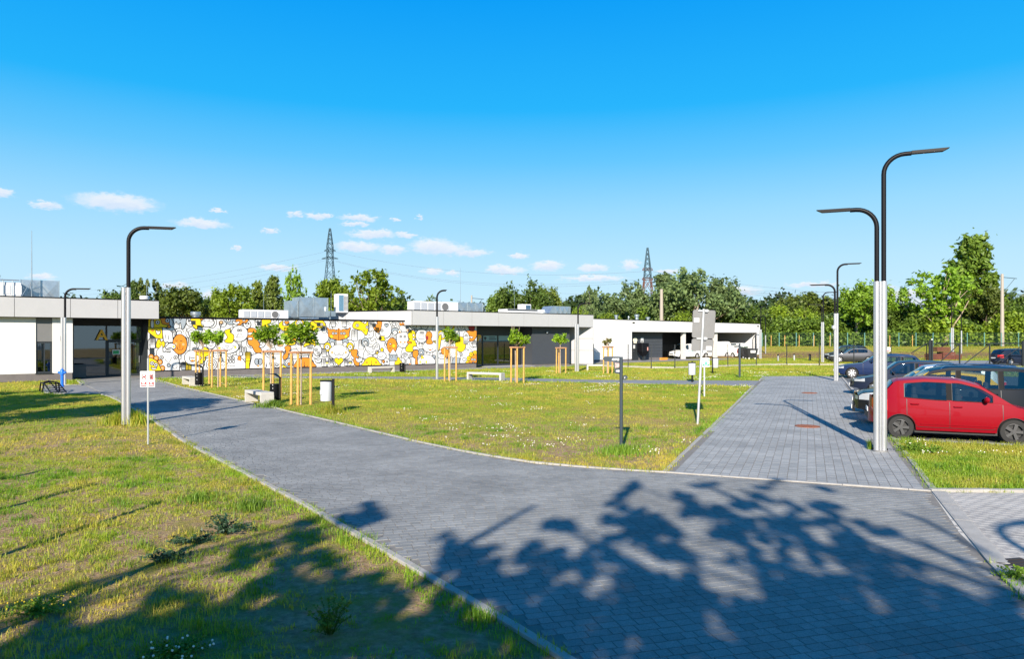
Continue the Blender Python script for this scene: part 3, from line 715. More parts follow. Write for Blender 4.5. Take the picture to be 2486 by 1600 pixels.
# plastic box by the door
bx = FR.s(192, 1.2); by = 1.2
T_ = empty('storage_box', FR.world(bx, by), FR.ang, 'grey ribbed plastic storage box standing left of the entrance A doors', 'storage box')
bm_ = mat('box_plastic', (.10,.095,.09), .6)
mb = MB(); mb.bbox(-.36, .36, -.28, .28, .08, .78, .03); mb.build('box_body', bm_, T_)
for k in range(5): bpart('rib', T_, bm_, (-.37, .37, -.295, -.281, .16+k*.12, .20+k*.12))
mb = MB(); mb.bbox(-.40, .40, -.32, .32, .785, .88, .03); mb.build('lid', bm_, T_)
bpart('foot', T_, bm_, (-.34, -.26, -.26, .26, 0, .078)); bpart('foot', T_, bm_, (.26, .34, -.26, .26, 0, .078))

# --- mural wing
W = empty('mural_wing', FR.o, FR.ang, 'long single-storey wing painted with the orange and yellow doodle mural', 'building')
m0 = FR.s(359, 0); m1 = FR.s(986, 0); m2 = FR.s(1157, 0)
zmt = 3.93; zmb = 0.40
wallm = mat('mural_white', (0.60,0.60,0.60), .8, var=.015)
ov1 = 3.62
bpart('wall', W, wallm, (m0, m2, 0.0, 0.3, zmb, zmt-0.1))
bpart('end_wall', W, anthr, (m0-0.012, m0-0.002, 0.0, 2.3, 0, zmt-.12))
bpart('plinth', W, plinth, (m0, m2-0.01, 0.03, 0.3, 0, zmb-0.004))
bpart('roof_edge', W, blackm, (m0-0.02, m1, -0.07, 0.35, zmt-0.1, zmt))
bpart('roof_slab', W, roofm, (m0+.02, m2, 0.36, 13, zmt-0.5, zmt-0.2))
# mural print
MC = {}
for k, c in (('k', (0.006,0.006,0.008)), ('w', (0.60,0.60,0.60)), ('y', (0.70,0.50,0.0)), ('o', (0.62,0.21,0.012)), ('g', (0.27,0.31,0.35)), ('l', (0.60,0.34,0.16)), ('d', (0.30,0.02,0.02))):
    MC[k] = mat('mural_'+k+'_paint', c, .75)
mk = list(MC)
mur = {k: MB() for k in mk}
LAY = 0.0007
def flat(poly, k, lay):
    y = -0.004 - LAY*lay; a = sum(poly[i][0]*poly[(i+1)%len(poly)][1]-poly[(i+1)%len(poly)][0]*poly[i][1] for i in range(len(poly)))
    if a < 0: poly = poly[::-1]
    mur[k].add([(p[0], y, p[1]) for p in poly], [tuple(range(len(poly)))])
def cr(pts, closed=True, n=5):
    out = []; N = len(pts); rngi = range(N) if closed else range(N-1)
    for i in rngi:
        p = [pts[(i+j-1) % N] if closed else pts[max(0, min(N-1, i+j-1))] for j in range(4)]
        for q in range(n):
            t = q/n; out.append(tuple(0.5*((2*p[1][a]) + (-p[0][a]+p[2][a])*t + (2*p[0][a]-5*p[1][a]+4*p[2][a]-p[3][a])*t*t + (-p[0][a]+3*p[1][a]-3*p[2][a]+p[3][a])*t**3) for a in (0, 1)))
    if not closed: out.append(tuple(pts[-1]))
    return out
SW = 0.044
def stroke(pts, lay, closed=False, wd=SW, k='k'):
    y = -0.004 - LAY*lay; n = len(pts); L_ = []; R_ = []
    for i in range(n):
        a = pts[(i-1) % n] if closed or i > 0 else pts[0]; b = pts[(i+1) % n] if closed or i < n-1 else pts[-1]
        d = (b[0]-a[0], b[1]-a[1]); l = math.hypot(*d) or 1; nx, nz = -d[1]/l*wd/2, d[0]/l*wd/2
        L_.append((pts[i][0]+nx, y, pts[i][1]+nz)); R_.append((pts[i][0]-nx, y, pts[i][1]-nz))
    f = []; m = n if closed else n-1
    for i in range(m): j = (i+1) % n; f.append((i, n+i, n+j, j))
    mur[k].add(L_+R_, f)
def P2(pts, z): # zoom sheet -> facade coordinates
    return [px(*(z(x, y))) for x, y in pts]
Z1 = lambda x, y: (350+x/6.837, 760+y/6.837)
Z2 = lambda x, y: (600+x/6.837, 760+y/6.837)
Z3 = lambda x, y: (850+x/6.837, 760+y/6.837)
def blob(pts, k, z, lay, sm=True, ol=True):
    q = P2(pts, z); q = [(min(max(a, m0+.01), m2-.01), min(max(b, zmb+.01), zmt-.11)) for a, b in q]
    if sm: q = cr(q)
    q = [(min(max(a, m0+.01), m2-.01), min(max(b, zmb+.005), zmt-.105)) for a, b in q]
    flat(q, k, lay)
    if ol: stroke(q, lay+1, True)
def circ(x, y, rx, ry, k, z, lay, ol=True, n=18):
    blob([(x+rx*math.cos(2*math.pi*i/n), y+ry*math.sin(2*math.pi*i/n)) for i in range(n)], k, z, lay, False, ol)
def line(pts, z, lay, sm=True, wd=SW*.8):
    q = P2(pts, z); q = cr(q, False) if sm else q
    stroke([(min(max(a, m0+.01), m2-.01), min(max(b, zmb+.01), zmt-.11)) for a, b in q], lay, False, wd)
def eye(x, y, r, z, lay): circ(x, y, r, r, 'w', z, lay); circ(x, y, r*.45, r*.45, 'k', z, lay+3, False, 8)
def smile(x, y, w_, h, z, lay): line([(x-w_, y-h), (x, y+h), (x+w_, y-h)], z, lay)
def arcs(x, y, r, z, lay, a0, a1, wd=SW*.8): line([(x+r*math.cos(a0+(a1-a0)*i/6), y+r*math.sin(a0+(a1-a0)*i/6)) for i in range(7)], z, lay, wd=wd)
def hand(x, y, s, z, k, lay, up=1, nf=3):
    "a mitten of nf+1 rounded fingers on a palm"
    pts = [(x-s*.55, y+s*up*1.1)]
    for i in range(nf+1):
        cx_ = x - s*.6 + s*1.2*(i+.5)/(nf+1); w_ = s*1.2/(nf+1)/2
        pts += [(cx_-w_*.9, y-s*up*.1), (cx_-w_*.8, y-s*up*.9), (cx_, y-s*up*(1.15+.1*(i % 2))), (cx_+w_*.8, y-s*up*.9), (cx_+w_*.9, y-s*up*.1)]
    pts += [(x+s*.55, y+s*up*1.1)]
    blob(pts, k, z, lay, False)
    for i in range(1, nf+1): fx = x-s*.6+s*1.2*i/(nf+1); line([(fx, y-s*up*.1), (fx, y+s*up*.45)], z, lay+3, False)
def heart(x, y, s, k, z, lay):
    pts = []
    for i in range(24):
        t = 2*math.pi*i/24; pts.append((x+s*math.sin(t)**3, y-s*(.8125*math.cos(t)-.3125*math.cos(2*t)-.125*math.cos(3*t)-.0625*math.cos(4*t))))
    blob(pts, k, z, lay, False)
def catface(x, y, rx, ry, k, z, lay, ears=True):
    if ears:
        for s in (-1, 1): blob([(x+s*rx*.9, y-ry*.3), (x+s*rx*.85, y-ry*1.35), (x+s*rx*.25, y-ry*.85)], k, z, lay, False)
    circ(x, y, rx, ry, k, z, lay+2); eye(x-rx*.35, y-ry*.2, rx*.16, z, lay+4); eye(x+rx*.35, y-ry*.2, rx*.16, z, lay+4); smile(x, y+ry*.4, rx*.3, ry*.12, z, lay+4)
# background of small white doodles, jittered so that they interlock
rr = random.Random(3)
def doodle(x, y, s, lay):
    z = lambda a, b: (a, b); q = rr.random()
    kcol = 'w' if rr.random() < .70 else rr.choice('gyylog')
    if q < .22: circ(x, y, s, s*1.1, 'w', z, lay); eye(x-s*.35, y-s*.2, s*.2, z, lay+2); eye(x+s*.35, y-s*.2, s*.2, z, lay+2); smile(x, y+s*.4, s*.35, s*.14, z, lay+2)
    elif q < .44: hand(x, y, s*1.05, z, kcol, lay, 1 if rr.random() < .7 else -1)
    elif q < .60:
        for r_, kk in ((1, kcol), (.68, 'w'), (.36, 'w')): circ(x, y, s*r_, s*r_, kk, z, lay+int((1-r_)*8))
    elif q < .74: blob([(x-s, y+s), (x-s*.9, y-s*.4), (x-s*.3, y-s*1.1), (x+s*.2, y-s*.3), (x+s*.9, y-s*.9), (x+s, y+s*.6), (x+s*.2, y+s*1.1)], kcol, z, lay); smile(x, y+s*.2, s*.3, s*.12, z, lay+2)
    elif q < .86:
        zz = [(x-s+2*s*i/8, y + (s*.5 if i % 2 else -s*.4)) for i in range(9)]; line(zz, z, lay, False); arcs(x, y, s, z, lay+1, 0, 3.1)
    else: arcs(x, y, s, z, lay, 1, 6); arcs(x, y, s*.55, z, lay, 2, 6.4); line([(x-s, y-s), (x-s*.2, y+s)], z, lay)
n_ = 0
for i in range(27):
    for j in range(5):
        X = 366 + i*30 + rr.uniform(-7, 7) + (j % 2)*14; f_ = (X-359)/800; y0 = 768+f_*16; y1 = 899-f_*10; Y = y0 + (y1-y0)*(j+.5)/5 + rr.uniform(-3, 3)
        if X < 1150: doodle(X, Y, rr.uniform(9, 14)*(1-.12*f_), ((i*2+j*3) % 9)*3)
B0 = 30
# hand-placed figures, left third
blob([(0+62,60),(420,60),(420,235),(300,235),(240,60)], 'o', Z1, B0, False); blob([(62,60),(250,60),(300,180),(400,200),(380,235),(62,235)], 'y', Z1, B0+2); eye(222,155,36,Z1,B0+5); eye(385,125,36,Z1,B0+5); circ(412,225,26,30,'o',Z1,B0+6); blob([(110,120),(155,120),(158,230),(132,250),(108,225)], 'w', Z1, B0+5)
blob([(62,235),(305,235),(305,425),(200,420),(120,360),(62,315)], 'y', Z1, B0+1, False); circ(138,290,24,24,'o',Z1,B0+4,False); blob([(192,285),(232,300),(268,295),(262,340),(232,362),(200,340)], 'w', Z1, B0+4)
blob([(305,240),(440,300),(470,360),(475,480),(440,485),(415,495),(385,480),(360,490),(325,470),(310,380)], 'w', Z1, B0+2); line([(355,360),(360,430)],Z1,B0+4); line([(410,365),(400,440)],Z1,B0+4)
circ(590,520,122,168,'o',Z1,B0+6); arcs(535,440,22,Z1,B0+9,.4,2.7); arcs(612,445,22,Z1,B0+9,.4,2.7); circ(525,515,22,22,'l',Z1,B0+8,False); circ(648,520,22,22,'l',Z1,B0+8,False); line([(592,510),(592,590)],Z1,B0+9); line([(550,560),(555,605),(592,608),(635,605),(645,560)],Z1,B0+9)
blob([(350,590),(390,520),(450,500),(515,530),(520,580),(480,600),(440,580)], 'w', Z1, B0+11); circ(490,558,18,18,'y',Z1,B0+13,False)
blob([(205,700),(210,620),(300,530),(310,650),(435,655),(440,575),(560,690),(580,810),(585,955),(350,955),(205,900)], 'w', Z1, B0+3, False); line([(340,760),(405,840),(455,740)],Z1,B0+5,False); circ(405,868,28,30,'g',Z1,B0+6); arcs(507,885,38,Z1,B0+5,-.6,3.7); eye(290,740,30,Z1,B0+5); eye(520,740,30,Z1,B0+5)
for cx_, cy_ in ((115,725),(198,750),(262,815),(300,915)): circ(cx_,cy_,44,44,'o',Z1,B0+7); circ(cx_,cy_,20,20,'l',Z1,B0+9,False)
blob([(62,760),(150,762),(225,820),(262,900),(270,965),(62,965)], 'y', Z1, B0+11); eye(130,835,33,Z1,B0+13); eye(192,862,33,Z1,B0+13); blob([(112,895),(160,915),(208,895),(190,935),(135,940)], 'w', Z1, B0+13)
hand(140,500,75,Z1,'w',B0+4); hand(650,880,58,Z1,'g',B0+4); hand(1720,720,70,Z1,'y',B0+6,1); blob([(1680,760),(1760,760),(1745,850),(1748,938),(1680,938)], 'y', Z1, B0+5, False)
circ(790,740,125,120,'w',Z1,B0+2); blob([(745,735),(800,750),(850,738),(835,795),(800,810),(765,795)], 'w', Z1, B0+4); circ(800,790,25,16,'o',Z1,B0+6,False)
blob([(350+100,60),(700,60),(690,180),(650,265),(620,260),(600,150),(560,190),(530,140),(500,180),(470,120)], 'g', Z1, B0+3, False); smile(600,105,22,14,Z1,B0+6)
blob([(790,65),(930,65),(940,150),(985,200),(960,240),(900,210),(870,270),(810,220),(770,110)], 'y', Z1, B0+4)
circ(1050,160,110,75,'w',Z1,B0+5); circ(965,100,32,30,'o',Z1,B0+4); circ(1110,110,34,36,'o',Z1,B0+4); arcs(1005,150,16,Z1,B0+8,3.5,5.9); arcs(1060,152,16,Z1,B0+8,3.5,5.9)
circ(1276,155,28,28,'l',Z1,B0+9); line([(1276,183),(1255,270)],Z1,B0+8); blob([(1310,80),(1530,80),(1525,190),(1400,190),(1310,120)], 'g', Z1, B0+3, False); eye(1400,118,32,Z1,B0+5)
blob([(1530,85),(1715,85),(1722,130),(1690,165),(1630,165),(1600,200),(1530,190)], 'o', Z1, B0+4); eye(1653,118,25,Z1,B0+7); blob([(1465,130),(1520,150),(1570,135),(1580,165),(1530,190),(1480,175)], 'w', Z1, B0+7)
circ(1580,340,140,135,'w',Z1,B0+6); eye(1560,288,20,Z1,B0+9); eye(1602,288,20,Z1,B0+9); line([(1530,405),(1560,340),(1600,340),(1650,405),(1530,405)],Z1,B0+9,False)
blob([(1720,270),(1830,258),(1870,320),(1870,430),(1920,520),(1900,560),(1940,600),(1940,655),(1845,655),(1790,560),(1720,500)], 'o', Z1, B0+3); blob([(1728,325),(1790,325),(1790,362),(1728,362)], 'w', Z1, B0+6); blob([(1728,410),(1790,410),(1790,445),(1728,445)], 'w', Z1, B0+6)
circ(1385,560,185,115,'w',Z1,B0+7); blob([(1330,300),(1430,265),(1425,320),(1485,370),(1470,480),(1400,500),(1330,470),(1380,400)], 'y', Z1, B0+10); blob([(1342,550),(1410,550),(1375,590)], 'w', Z1, B0+10, False); smile(1385,600,90,20,Z1,B0+10); circ(1250,582,20,20,'y',Z1,B0+10,False); circ(1512,572,18,18,'y',Z1,B0+10,False); arcs(1490,530,26,Z1,B0+10,.4,2.7)
circ(1272,775,32,38,'g',Z1,B0+6); circ(1430,780,22,55,'w',Z1,B0+6); circ(1480,780,22,55,'w',Z1,B0+6); circ(1430,775,8,22,'k',Z1,B0+9,False); circ(1480,775,8,22,'k',Z1,B0+9,False); blob([(1560,715),(1600,715),(1605,795),(1545,775)], 'o', Z1, B0+7, False); circ(1602,678,30,34,'w',Z1,B0+7)
blob([(1480,700),(1600,740),(1680,830),(1690,938),(1360,938),(1360,880)], 'w', Z1, B0+3); line([(1380,880),(1420,870),(1450,885),(1510,880)],Z1,B0+5)
blob([(870,620),(960,600),(1000,560),(1060,600),(1095,640),(1080,690),(1000,740),(1020,760),(960,840),(900,820),(950,740),(870,690)], 'y', Z1, B0+6)
blob([(1750,938),(1760,830),(1790,700),(1900,660),(1990,700),(1985,938)], 'w', Z1, B0+3, False); circ(1866,808,36,55,'g',Z1,B0+6); circ(1925,808,36,55,'g',Z1,B0+6); circ(1890,880,20,14,'o',Z1,B0+8,False)
# middle third
blob([(250,110),(380,95),(385,160),(330,190),(370,240),(250,290),(240,160)], 'y', Z2, B0+5); heart(655,160,38,'o',Z2,B0+9); blob([(590,130),(590,205),(700,205),(760,160),(760,250),(640,300),(560,270),(520,190)], 'y', Z2, B0+5)
circ(560,520,110,140,'w',Z2,B0+4); circ(548,530,50,28,'l',Z2,B0+7); blob([(620,570),(680,540),(725,580),(690,650),(670,740),(610,775),(590,720),(640,650)], 'o', Z2, B0+8)
blob([(370,640),(600,640),(605,850),(360,850)], 'w', Z2, B0+4, False); line([(360,830),(500,830),(500,870),(370,872)],Z2,B0+6,False); circ(460,750,14,14,'w',Z2,B0+6)
blob([(590,855),(660,925),(590,925)], 'y', Z2, B0+6, False); blob([(680,825),(712,830),(700,870),(675,865)], 'o', Z2, B0+8)
blob([(785,915),(800,830),(860,755),(950,740),(1040,755),(1100,830),(1125,915)], 'o', Z2, B0+9); line([(945,810),(945,900)],Z2,B0+12); arcs(922,870,26,Z2,B0+12,0,3.1); arcs(975,870,26,Z2,B0+12,0,3.1)
blob([(620,250),(720,270),(800,380),(790,520),(640,520),(620,380)], 'y', Z2, B0+5); blob([(700,340),(780,370),(800,440),(720,420)], 'o', Z2, B0+7, ol=False)
blob([(930,560),(1000,430),(1060,420),(1120,450),(1130,550),(1080,520),(1000,540)], 'y', Z2, B0+7)
blob([(1030,170),(1120,115),(1250,115),(1310,220),(1300,290),(1170,240),(1110,310),(1060,280)], 'y', Z2, B0+5); eye(1235,190,24,Z2,B0+8)
circ(1240,400,115,115,'w',Z2,B0+4); hand(1280,270,52,Z2,'w',B0+7); circ(1165,620,70,90,'w',Z2,B0+6); eye(1140,610,24,Z2,B0+9); eye(1178,665,24,Z2,B0+9); hand(1275,660,60,Z2,'w',B0+7); blob([(1120,755),(1170,780),(1230,755),(1215,815),(1175,830),(1135,810)], 'w', Z2, B0+8)
# twin orange cats
for s in (-1, 1):
    c0 = 1517; q = [(0,250),(38,290),(70,270),(150,275),(190,235),(195,250),(175,330),(175,390),(100,430),(30,450),(0,455)]
    blob([(c0+s*x, y) for x, y in q], 'o', Z2, B0+6, False); eye(c0+s*45,338,22,Z2,B0+9); eye(c0+s*92,338,24,Z2,B0+9); circ(c0+s*120,390,22,26,'y',Z2,B0+9,False); arcs(c0+s*50,425,14,Z2,B0+9,.2,2.9)
    circ(c0+s*110,480,50,60,'g',Z2,B0+3); circ(c0+s*185,565,62,75,'y',Z2,B0+5); circ(c0+s*190,568,38,42,'w',Z2,B0+8); circ(c0+s*190,568,12,14,'k',Z2,B0+10,False)
    circ(c0+s*105,520,34,38,'w',Z2,B0+8); blob([(c0+s*190,700),(c0+s*222,780),(c0+s*195,905),(c0+s*165,800)], 'w', Z2, B0+9, False); circ(c0+s*192,805,26,12,'k',Z2,B0+11,False); circ(c0+s*192,830,20,10,'y',Z2,B0+11,False); hand(c0+s*120,820,48,Z2,'w',B0+8)
    hand(c0+s*90,160,60,Z2,'w',B0+4)
circ(1522,650,170,130,'w',Z2,B0+6); circ(1408,655,20,24,'l',Z2,B0+9,False); circ(1635,655,20,24,'l',Z2,B0+9,False); line([(1522,650),(1522,680)],Z2,B0+9); arcs(1485,665,38,Z2,B0+9,.1,3.4); arcs(1560,665,38,Z2,B0+9,-.2,3.1); heart(1517,800,75,'y',Z2,B0+14)
blob([(1750,240),(1770,150),(1850,125),(1900,150),(1960,180),(2000,135),(2010,250),(1975,370),(1900,300),(1850,280)], 'y', Z2, B0+6); eye(1825,205,26,Z2,B0+9); eye(1990,235,24,Z2,B0+9); smile(1940,290,18,10,Z2,B0+9)
blob([(2150,130),(2230,135),(2225,230),(2190,320),(2130,310),(2100,260),(2110,200),(2160,190)], 'o', Z2, B0+6); heart(2310,205,36,'g',Z2,B0+9); circ(2290,270,105,150,'w',Z2,B0+4); eye(2235,290,22,Z2,B0+7)
# right third
blob([(15,620),(115,610),(110,710),(150,720),(110,770),(150,800),(140,890),(90,870),(50,800),(60,740),(20,700)], 'o', Z3, B0+8); blob([(90,740),(130,760),(195,740),(190,800),(140,820),(100,800)], 'w', Z3, B0+11)
circ(250,490,62,78,'g',Z3,B0+4); circ(250,500,40,40,'w',Z3,B0+7); circ(256,490,22,24,'w',Z3,B0+9); blob([(240,540),(300,555),(350,560),(420,500),(480,530),(470,620),(380,690),(290,660)], 'w', Z3, B0+8); circ(385,578,22,22,'w',Z3,B0+11); circ(438,550,22,22,'w',Z3,B0+11); smile(340,640,55,18,Z3,B0+11)
blob([(202,905),(215,830),(270,755),(350,728),(430,755),(488,830),(502,905)], 'y', Z3, B0+12); circ(272,822,18,18,'o',Z3,B0+15,False); circ(428,822,18,18,'o',Z3,B0+15,False); line([(348,790),(348,850)],Z3,B0+15); arcs(325,850,24,Z3,B0+15,0,3.1); arcs(374,850,24,Z3,B0+15,0,3.1)
circ(440,650,26,32,'y',Z3,B0+8); circ(525,610,26,32,'y',Z3,B0+8); circ(520,710,75,70,'w',Z3,B0+6); blob([(530,785),(570,790),(560,830),(540,825)], 'o', Z3, B0+9); smile(500,720,40,12,Z3,B0+9)
blob([(500,380),(575,385),(560,415),(580,440),(570,460),(500,460),(470,420)], 'y', Z3, B0+9, False); circ(500,420,22,32,'k',Z3,B0+11,False); circ(740,300,62,55,'g',Z3,B0+4); circ(742,325,36,36,'w',Z3,B0+7)
circ(692,540,84,130,'o',Z3,B0+7); circ(720,545,22,26,'y',Z3,B0+10,False); arcs(660,570,15,Z3,B0+10,0,3.1); circ(664,514,20,12,'w',Z3,B0+10)
blob([(640,780),(645,692),(710,595),(778,692),(775,780)], 'w', Z3, B0+9, False); blob([(645,692),(778,692),(778,790),(645,790)], 'g', Z3, B0+11, False); circ(685,725,15,15,'w',Z3,B0+13); circ(760,725,15,15,'w',Z3,B0+13)
circ(818,310,34,38,'w',Z3,B0+8); circ(818,314,16,18,'o',Z3,B0+11,False); circ(958,285,34,38,'w',Z3,B0+8); circ(958,290,16,18,'o',Z3,B0+11,False)
blob([(775,350),(850,325),(930,320),(965,400),(960,520),(900,578),(820,560),(775,480)], 'w', Z3, B0+10); eye(838,390,18,Z3,B0+13); eye(905,392,18,Z3,B0+13); circ(836,485,15,15,'o',Z3,B0+13,False); circ(905,485,15,15,'o',Z3,B0+13,False); circ(872,490,8,6,'k',Z3,B0+13,False); smile(872,515,18,8,Z3,B0+13)
blob([(960,350),(1010,290),(1070,310),(1085,400),(1070,450),(1100,540),(1040,560),(1035,640),(925,635),(930,540),(1000,490),(950,470),(990,430),(960,420)], 'y', Z3, B0+9); circ(1050,370,18,22,'w',Z3,B0+12); circ(1050,430,18,22,'w',Z3,B0+12); blob([(950,470),(1020,485),(1000,505),(945,500)], 'o', Z3, B0+12)
circ(1185,380,98,115,'w',Z3,B0+8); eye(1172,325,18,Z3,B0+11); eye(1205,328,18,Z3,B0+11); line([(1135,430),(1140,370),(1215,370),(1218,430),(1135,430)],Z3,B0+11,False)
blob([(1250,380),(1280,310),(1340,320),(1355,380),(1340,430),(1370,500),(1310,520),(1260,500),(1270,440)], 'o', Z3, B0+14); blob([(1250,385),(1290,385),(1290,440),(1255,440)], 'd', Z3, B0+16, False); circ(1320,560,118,95,'w',Z3,B0+11); smile(1330,600,55,16,Z3,B0+14); circ(1325,612,20,12,'o',Z3,B0+14,False)
blob([(1035,660),(1060,620),(1120,620),(1130,690),(1110,740),(1120,885),(1078,885),(1080,760),(1045,730)], 'o', Z3, B0+8); circ(1178,650,50,55,'g',Z3,B0+7); circ(1178,658,20,22,'w',Z3,B0+10); blob([(1185,690),(1225,750),(1170,765)], 'y', Z3, B0+12, False)
blob([(1110,885),(1130,770),(1230,690),(1360,720),(1400,885)], 'w', Z3, B0+5); circ(1160,815,12,26,'y',Z3,B0+8,False); circ(1262,815,12,26,'y',Z3,B0+8,False); arcs(1212,820,26,Z3,B0+8,-.5,3.6); circ(1390,725,22,28,'g',Z3,B0+8)
circ(905,760,60,100,'w',Z3,B0+5); eye(905,705,28,Z3,B0+8); eye(1005,705,28,Z3,B0+8); circ(965,800,34,50,'w',Z3,B0+7); circ(990,850,12,16,'o',Z3,B0+9,False)
blob([(815,205),(820,150),(850,180),(870,150),(895,180),(920,150),(925,205)], 'o', Z3, B0+8, False); heart(600,200,34,'g',Z3,B0+6); circ(728,185,24,26,'w',Z3,B0+8)
blob([(390,260),(400,200),(450,180),(450,135),(520,135),(515,230),(475,320),(440,310)], 'o', Z3, B0+9); blob([(1465,400),(1510,360),(1510,420),(1480,600),(1455,600)], 'y', Z3, B0+6); blob([(1510,600),(1560,580),(1650,640),(1620,700),(1600,760),(1570,690),(1520,680)], 'o', Z3, B0+8)
circ(1830,520,88,130,'y',Z3,B0+8); arcs(1835,470,16,Z3,B0+11,3.4,6); hand(1915,450,62,Z3,'w',B0+11,-1); blob([(1930,300),(2100,295),(2098,380),(2040,460),(1975,460),(1985,400),(1950,330)], 'o', Z3, B0+8); blob([(1970,210),(2060,215),(2050,300),(1980,290)], 'd', Z3, B0+8); blob([(1985,385),(2035,395),(2020,420),(1995,415)], 'w', Z3, B0+11)
blob([(1840,700),(1850,540),(1900,520),(1905,620),(1965,625),(1965,560),(2030,640),(2000,700),(1990,870),(1820,875)], 'w', Z3, B0+6, False); eye(1845,690,24,Z3,B0+9); blob([(1760,740),(1815,745),(1812,875),(1765,870)], 'g', Z3, B0+6, False); circ(1890,770,30,26,'w',Z3,B0+9)
for cx_, cy_ in ((2070,665),(2010,690),(1970,755),(1950,830)): circ(cx_,cy_,38,42,'y',Z3,B0+8); circ(cx_,cy_,14,16,'o',Z3,B0+10,False)
blob([(1975,878),(1985,780),(2030,710),(2098,695),(2100,876)], 'o', Z3, B0+12); eye(2025,772,20,Z3,B0+15); eye(2062,775,20,Z3,B0+15); blob([(2020,815),(2058,815),(2040,855)], 'w', Z3, B0+15); hand(2060,510,48,Z3,'w',B0+8)
one = MB()
for i_, k in enumerate(mk): one.add(mur[k].V, mur[k].Fc, i_)
o = one.build('mural', [MC[k] for k in mk], W); tag(o, 'white wall print of yellow, orange and grey doodled faces and hands', kind='stuff')
bm = bmesh.new(); bm.from_mesh(o.data); bmesh.ops.triangulate(bm, faces=[f for f in bm.faces if len(f.verts) > 4], ngon_method='EAR_CLIP'); bm.to_mesh(o.data); bm.free()
# small floodlights on brackets
for sx, sy in ((466, 784), (624, 786), (768, 788), (902, 790), (982, 794)):
    a, b = px(sx, sy); mb = MB(); mb.box(a-.13, a+.13, -.5, -.42, b-.14, b+.14); mb.tube([(a, -.42, b), (a-.25, -.06, b+.25)], .02, 6); mb.build('floodlight', anthr, W)

# --- building B: raised roof box with an angled left return, recessed entrance, angled right return
B = empty('entrance_building', FR.world(FR.s(1001, -.6), -.6), FR.ang, 'middle building with pale fascia, recessed dark entrance B and panelled right end', 'building')
BX = FR.s(1001, -.6)
def b2(px_, py_, off): a, z = FR.pix(px_, py_, off); return a-BX, z
def bx_(p, off=-.6): return FR.s(p, off)-BX
BY = .6   # local y = off + .6
WD = (-0.918, 0.395)                      # world direction of the return faces
wl = (WD[0]*FR.u.x + WD[1]*FR.u.y, WD[0]*FR.v.x + WD[1]*FR.v.y)      # in building axes
zT, zB = b2(1001, 750, -.6)[1], b2(1001, 787, -.6)[1]
zT2, zB2 = b2(1441, 765.2, -.6)[1], b2(1440, 796, -.6)[1]
print('B z', zT, zB, zT2, zB2, 'A', zt, zb, 'wl', wl)
zT = (zT+zT2)/2; zB = (zB+zB2)/2
xR = bx_(1441)
Lr = 9.6
def along(x0, t0, t1, th, z0, z1, m, name, d=wl, side=1):
    "box with its front face running from (x0,0)+d*t0 to (x0,0)+d*t1"
    n = (d[1]*side, -d[0]*side); n = (-n[0], -n[1])
    a = (x0+d[0]*t0, d[1]*t0); b = (x0+d[0]*t1, d[1]*t1)
    poly = [a, b, (b[0]+n[0]*th, b[1]+n[1]*th), (a[0]+n[0]*th, a[1]+n[1]*th)]
    mb = MB(); mb.prism(poly, z0, z1); return mb.build(name, m, B)
js = [0.0] + [bx_(x) for x in (1077, 1146, 1211, 1272, 1331, 1389)] + [xR]
for a, b in zip(js, js[1:]):
    bpart('fascia_panel', B, panel_l, (a+.012, b-.012, 0.0, 0.05, zB, zT-.06))
for t0, t1 in ((0.02, 3.2), (3.2, 6.4), (6.4, Lr)): along(0, t0+.012, t1-.012, .05, zB, zT-.06, panel_l, 'fascia_panel')
along(0, -.02, Lr, .12, zT-.058, zT, blackm, 'roof_edge')
bpart('roof_edge', B, blackm, (0.05, xR+.02, -0.02, .16, zT-.06, zT+.002), (xR-.12, xR+.02, .17, 8, zT-.06, zT+.002))
roof = [(0.1, .07), (xR-.03, .07), (xR-.03, 8), (xR-9, 15), (0+wl[0]*Lr, 15), (wl[0]*Lr+.05, wl[1]*Lr+.06)]
mb = MB(); mb.prism(roof, zB+.02, zT-.15); mb.build('roof_slab', roofm, B)
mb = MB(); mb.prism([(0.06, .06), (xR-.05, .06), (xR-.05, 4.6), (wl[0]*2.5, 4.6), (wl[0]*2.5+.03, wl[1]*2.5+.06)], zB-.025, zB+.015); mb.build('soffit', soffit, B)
bpart('right_wall', B, panel_l, (xR-.05, xR, .06, 8, 0, zB-.03))
# far left end of the roof box where it meets the mural wing roof
bpart('left_end_wall', B, anthr, (wl[0]*Lr-.02, wl[0]*Lr+.28, wl[1]*Lr+.02, 15, zmt-.15-0, zT-.07))
# angled pale panels of the right return under the fascia
zpl = b2(1440, 884.5, -.6)[1]
tR = 4.6
pz = [zpl+.004, b2(1436, 851, -.6)[1], b2(1436, 822, -.6)[1], zB-.03]
for z0, z1 in zip(pz, pz[1:]): along(xR, .02, tR, .12, z0+.012, z1-.012, panel_l, 'wall_panel')
along(xR, .04, tR, .10, 0, zpl-.01, plinth, 'plinth')
# dark grey block
dx0, dx1 = bx_(1292, .3), bx_(1373, .3); dy = .9
zdp = b2(1330, 884, .3)[1]
bpart('dark_block', B, dgrey, (dx0, dx1+.5, dy, dy+3.2, zdp, zB-.03)); bpart('plinth', B, plinth, (dx0+.02, dx1+.5, dy+.02, dy+3.15, 0, zdp-.004))
mb = MB(); lp = b2(1328, 807, .2); mb.ell((lp[0], dy-.1, lp[1]), (.09, .09, .09), 10, 6); mb.build('globe_lamp', whitep, B)
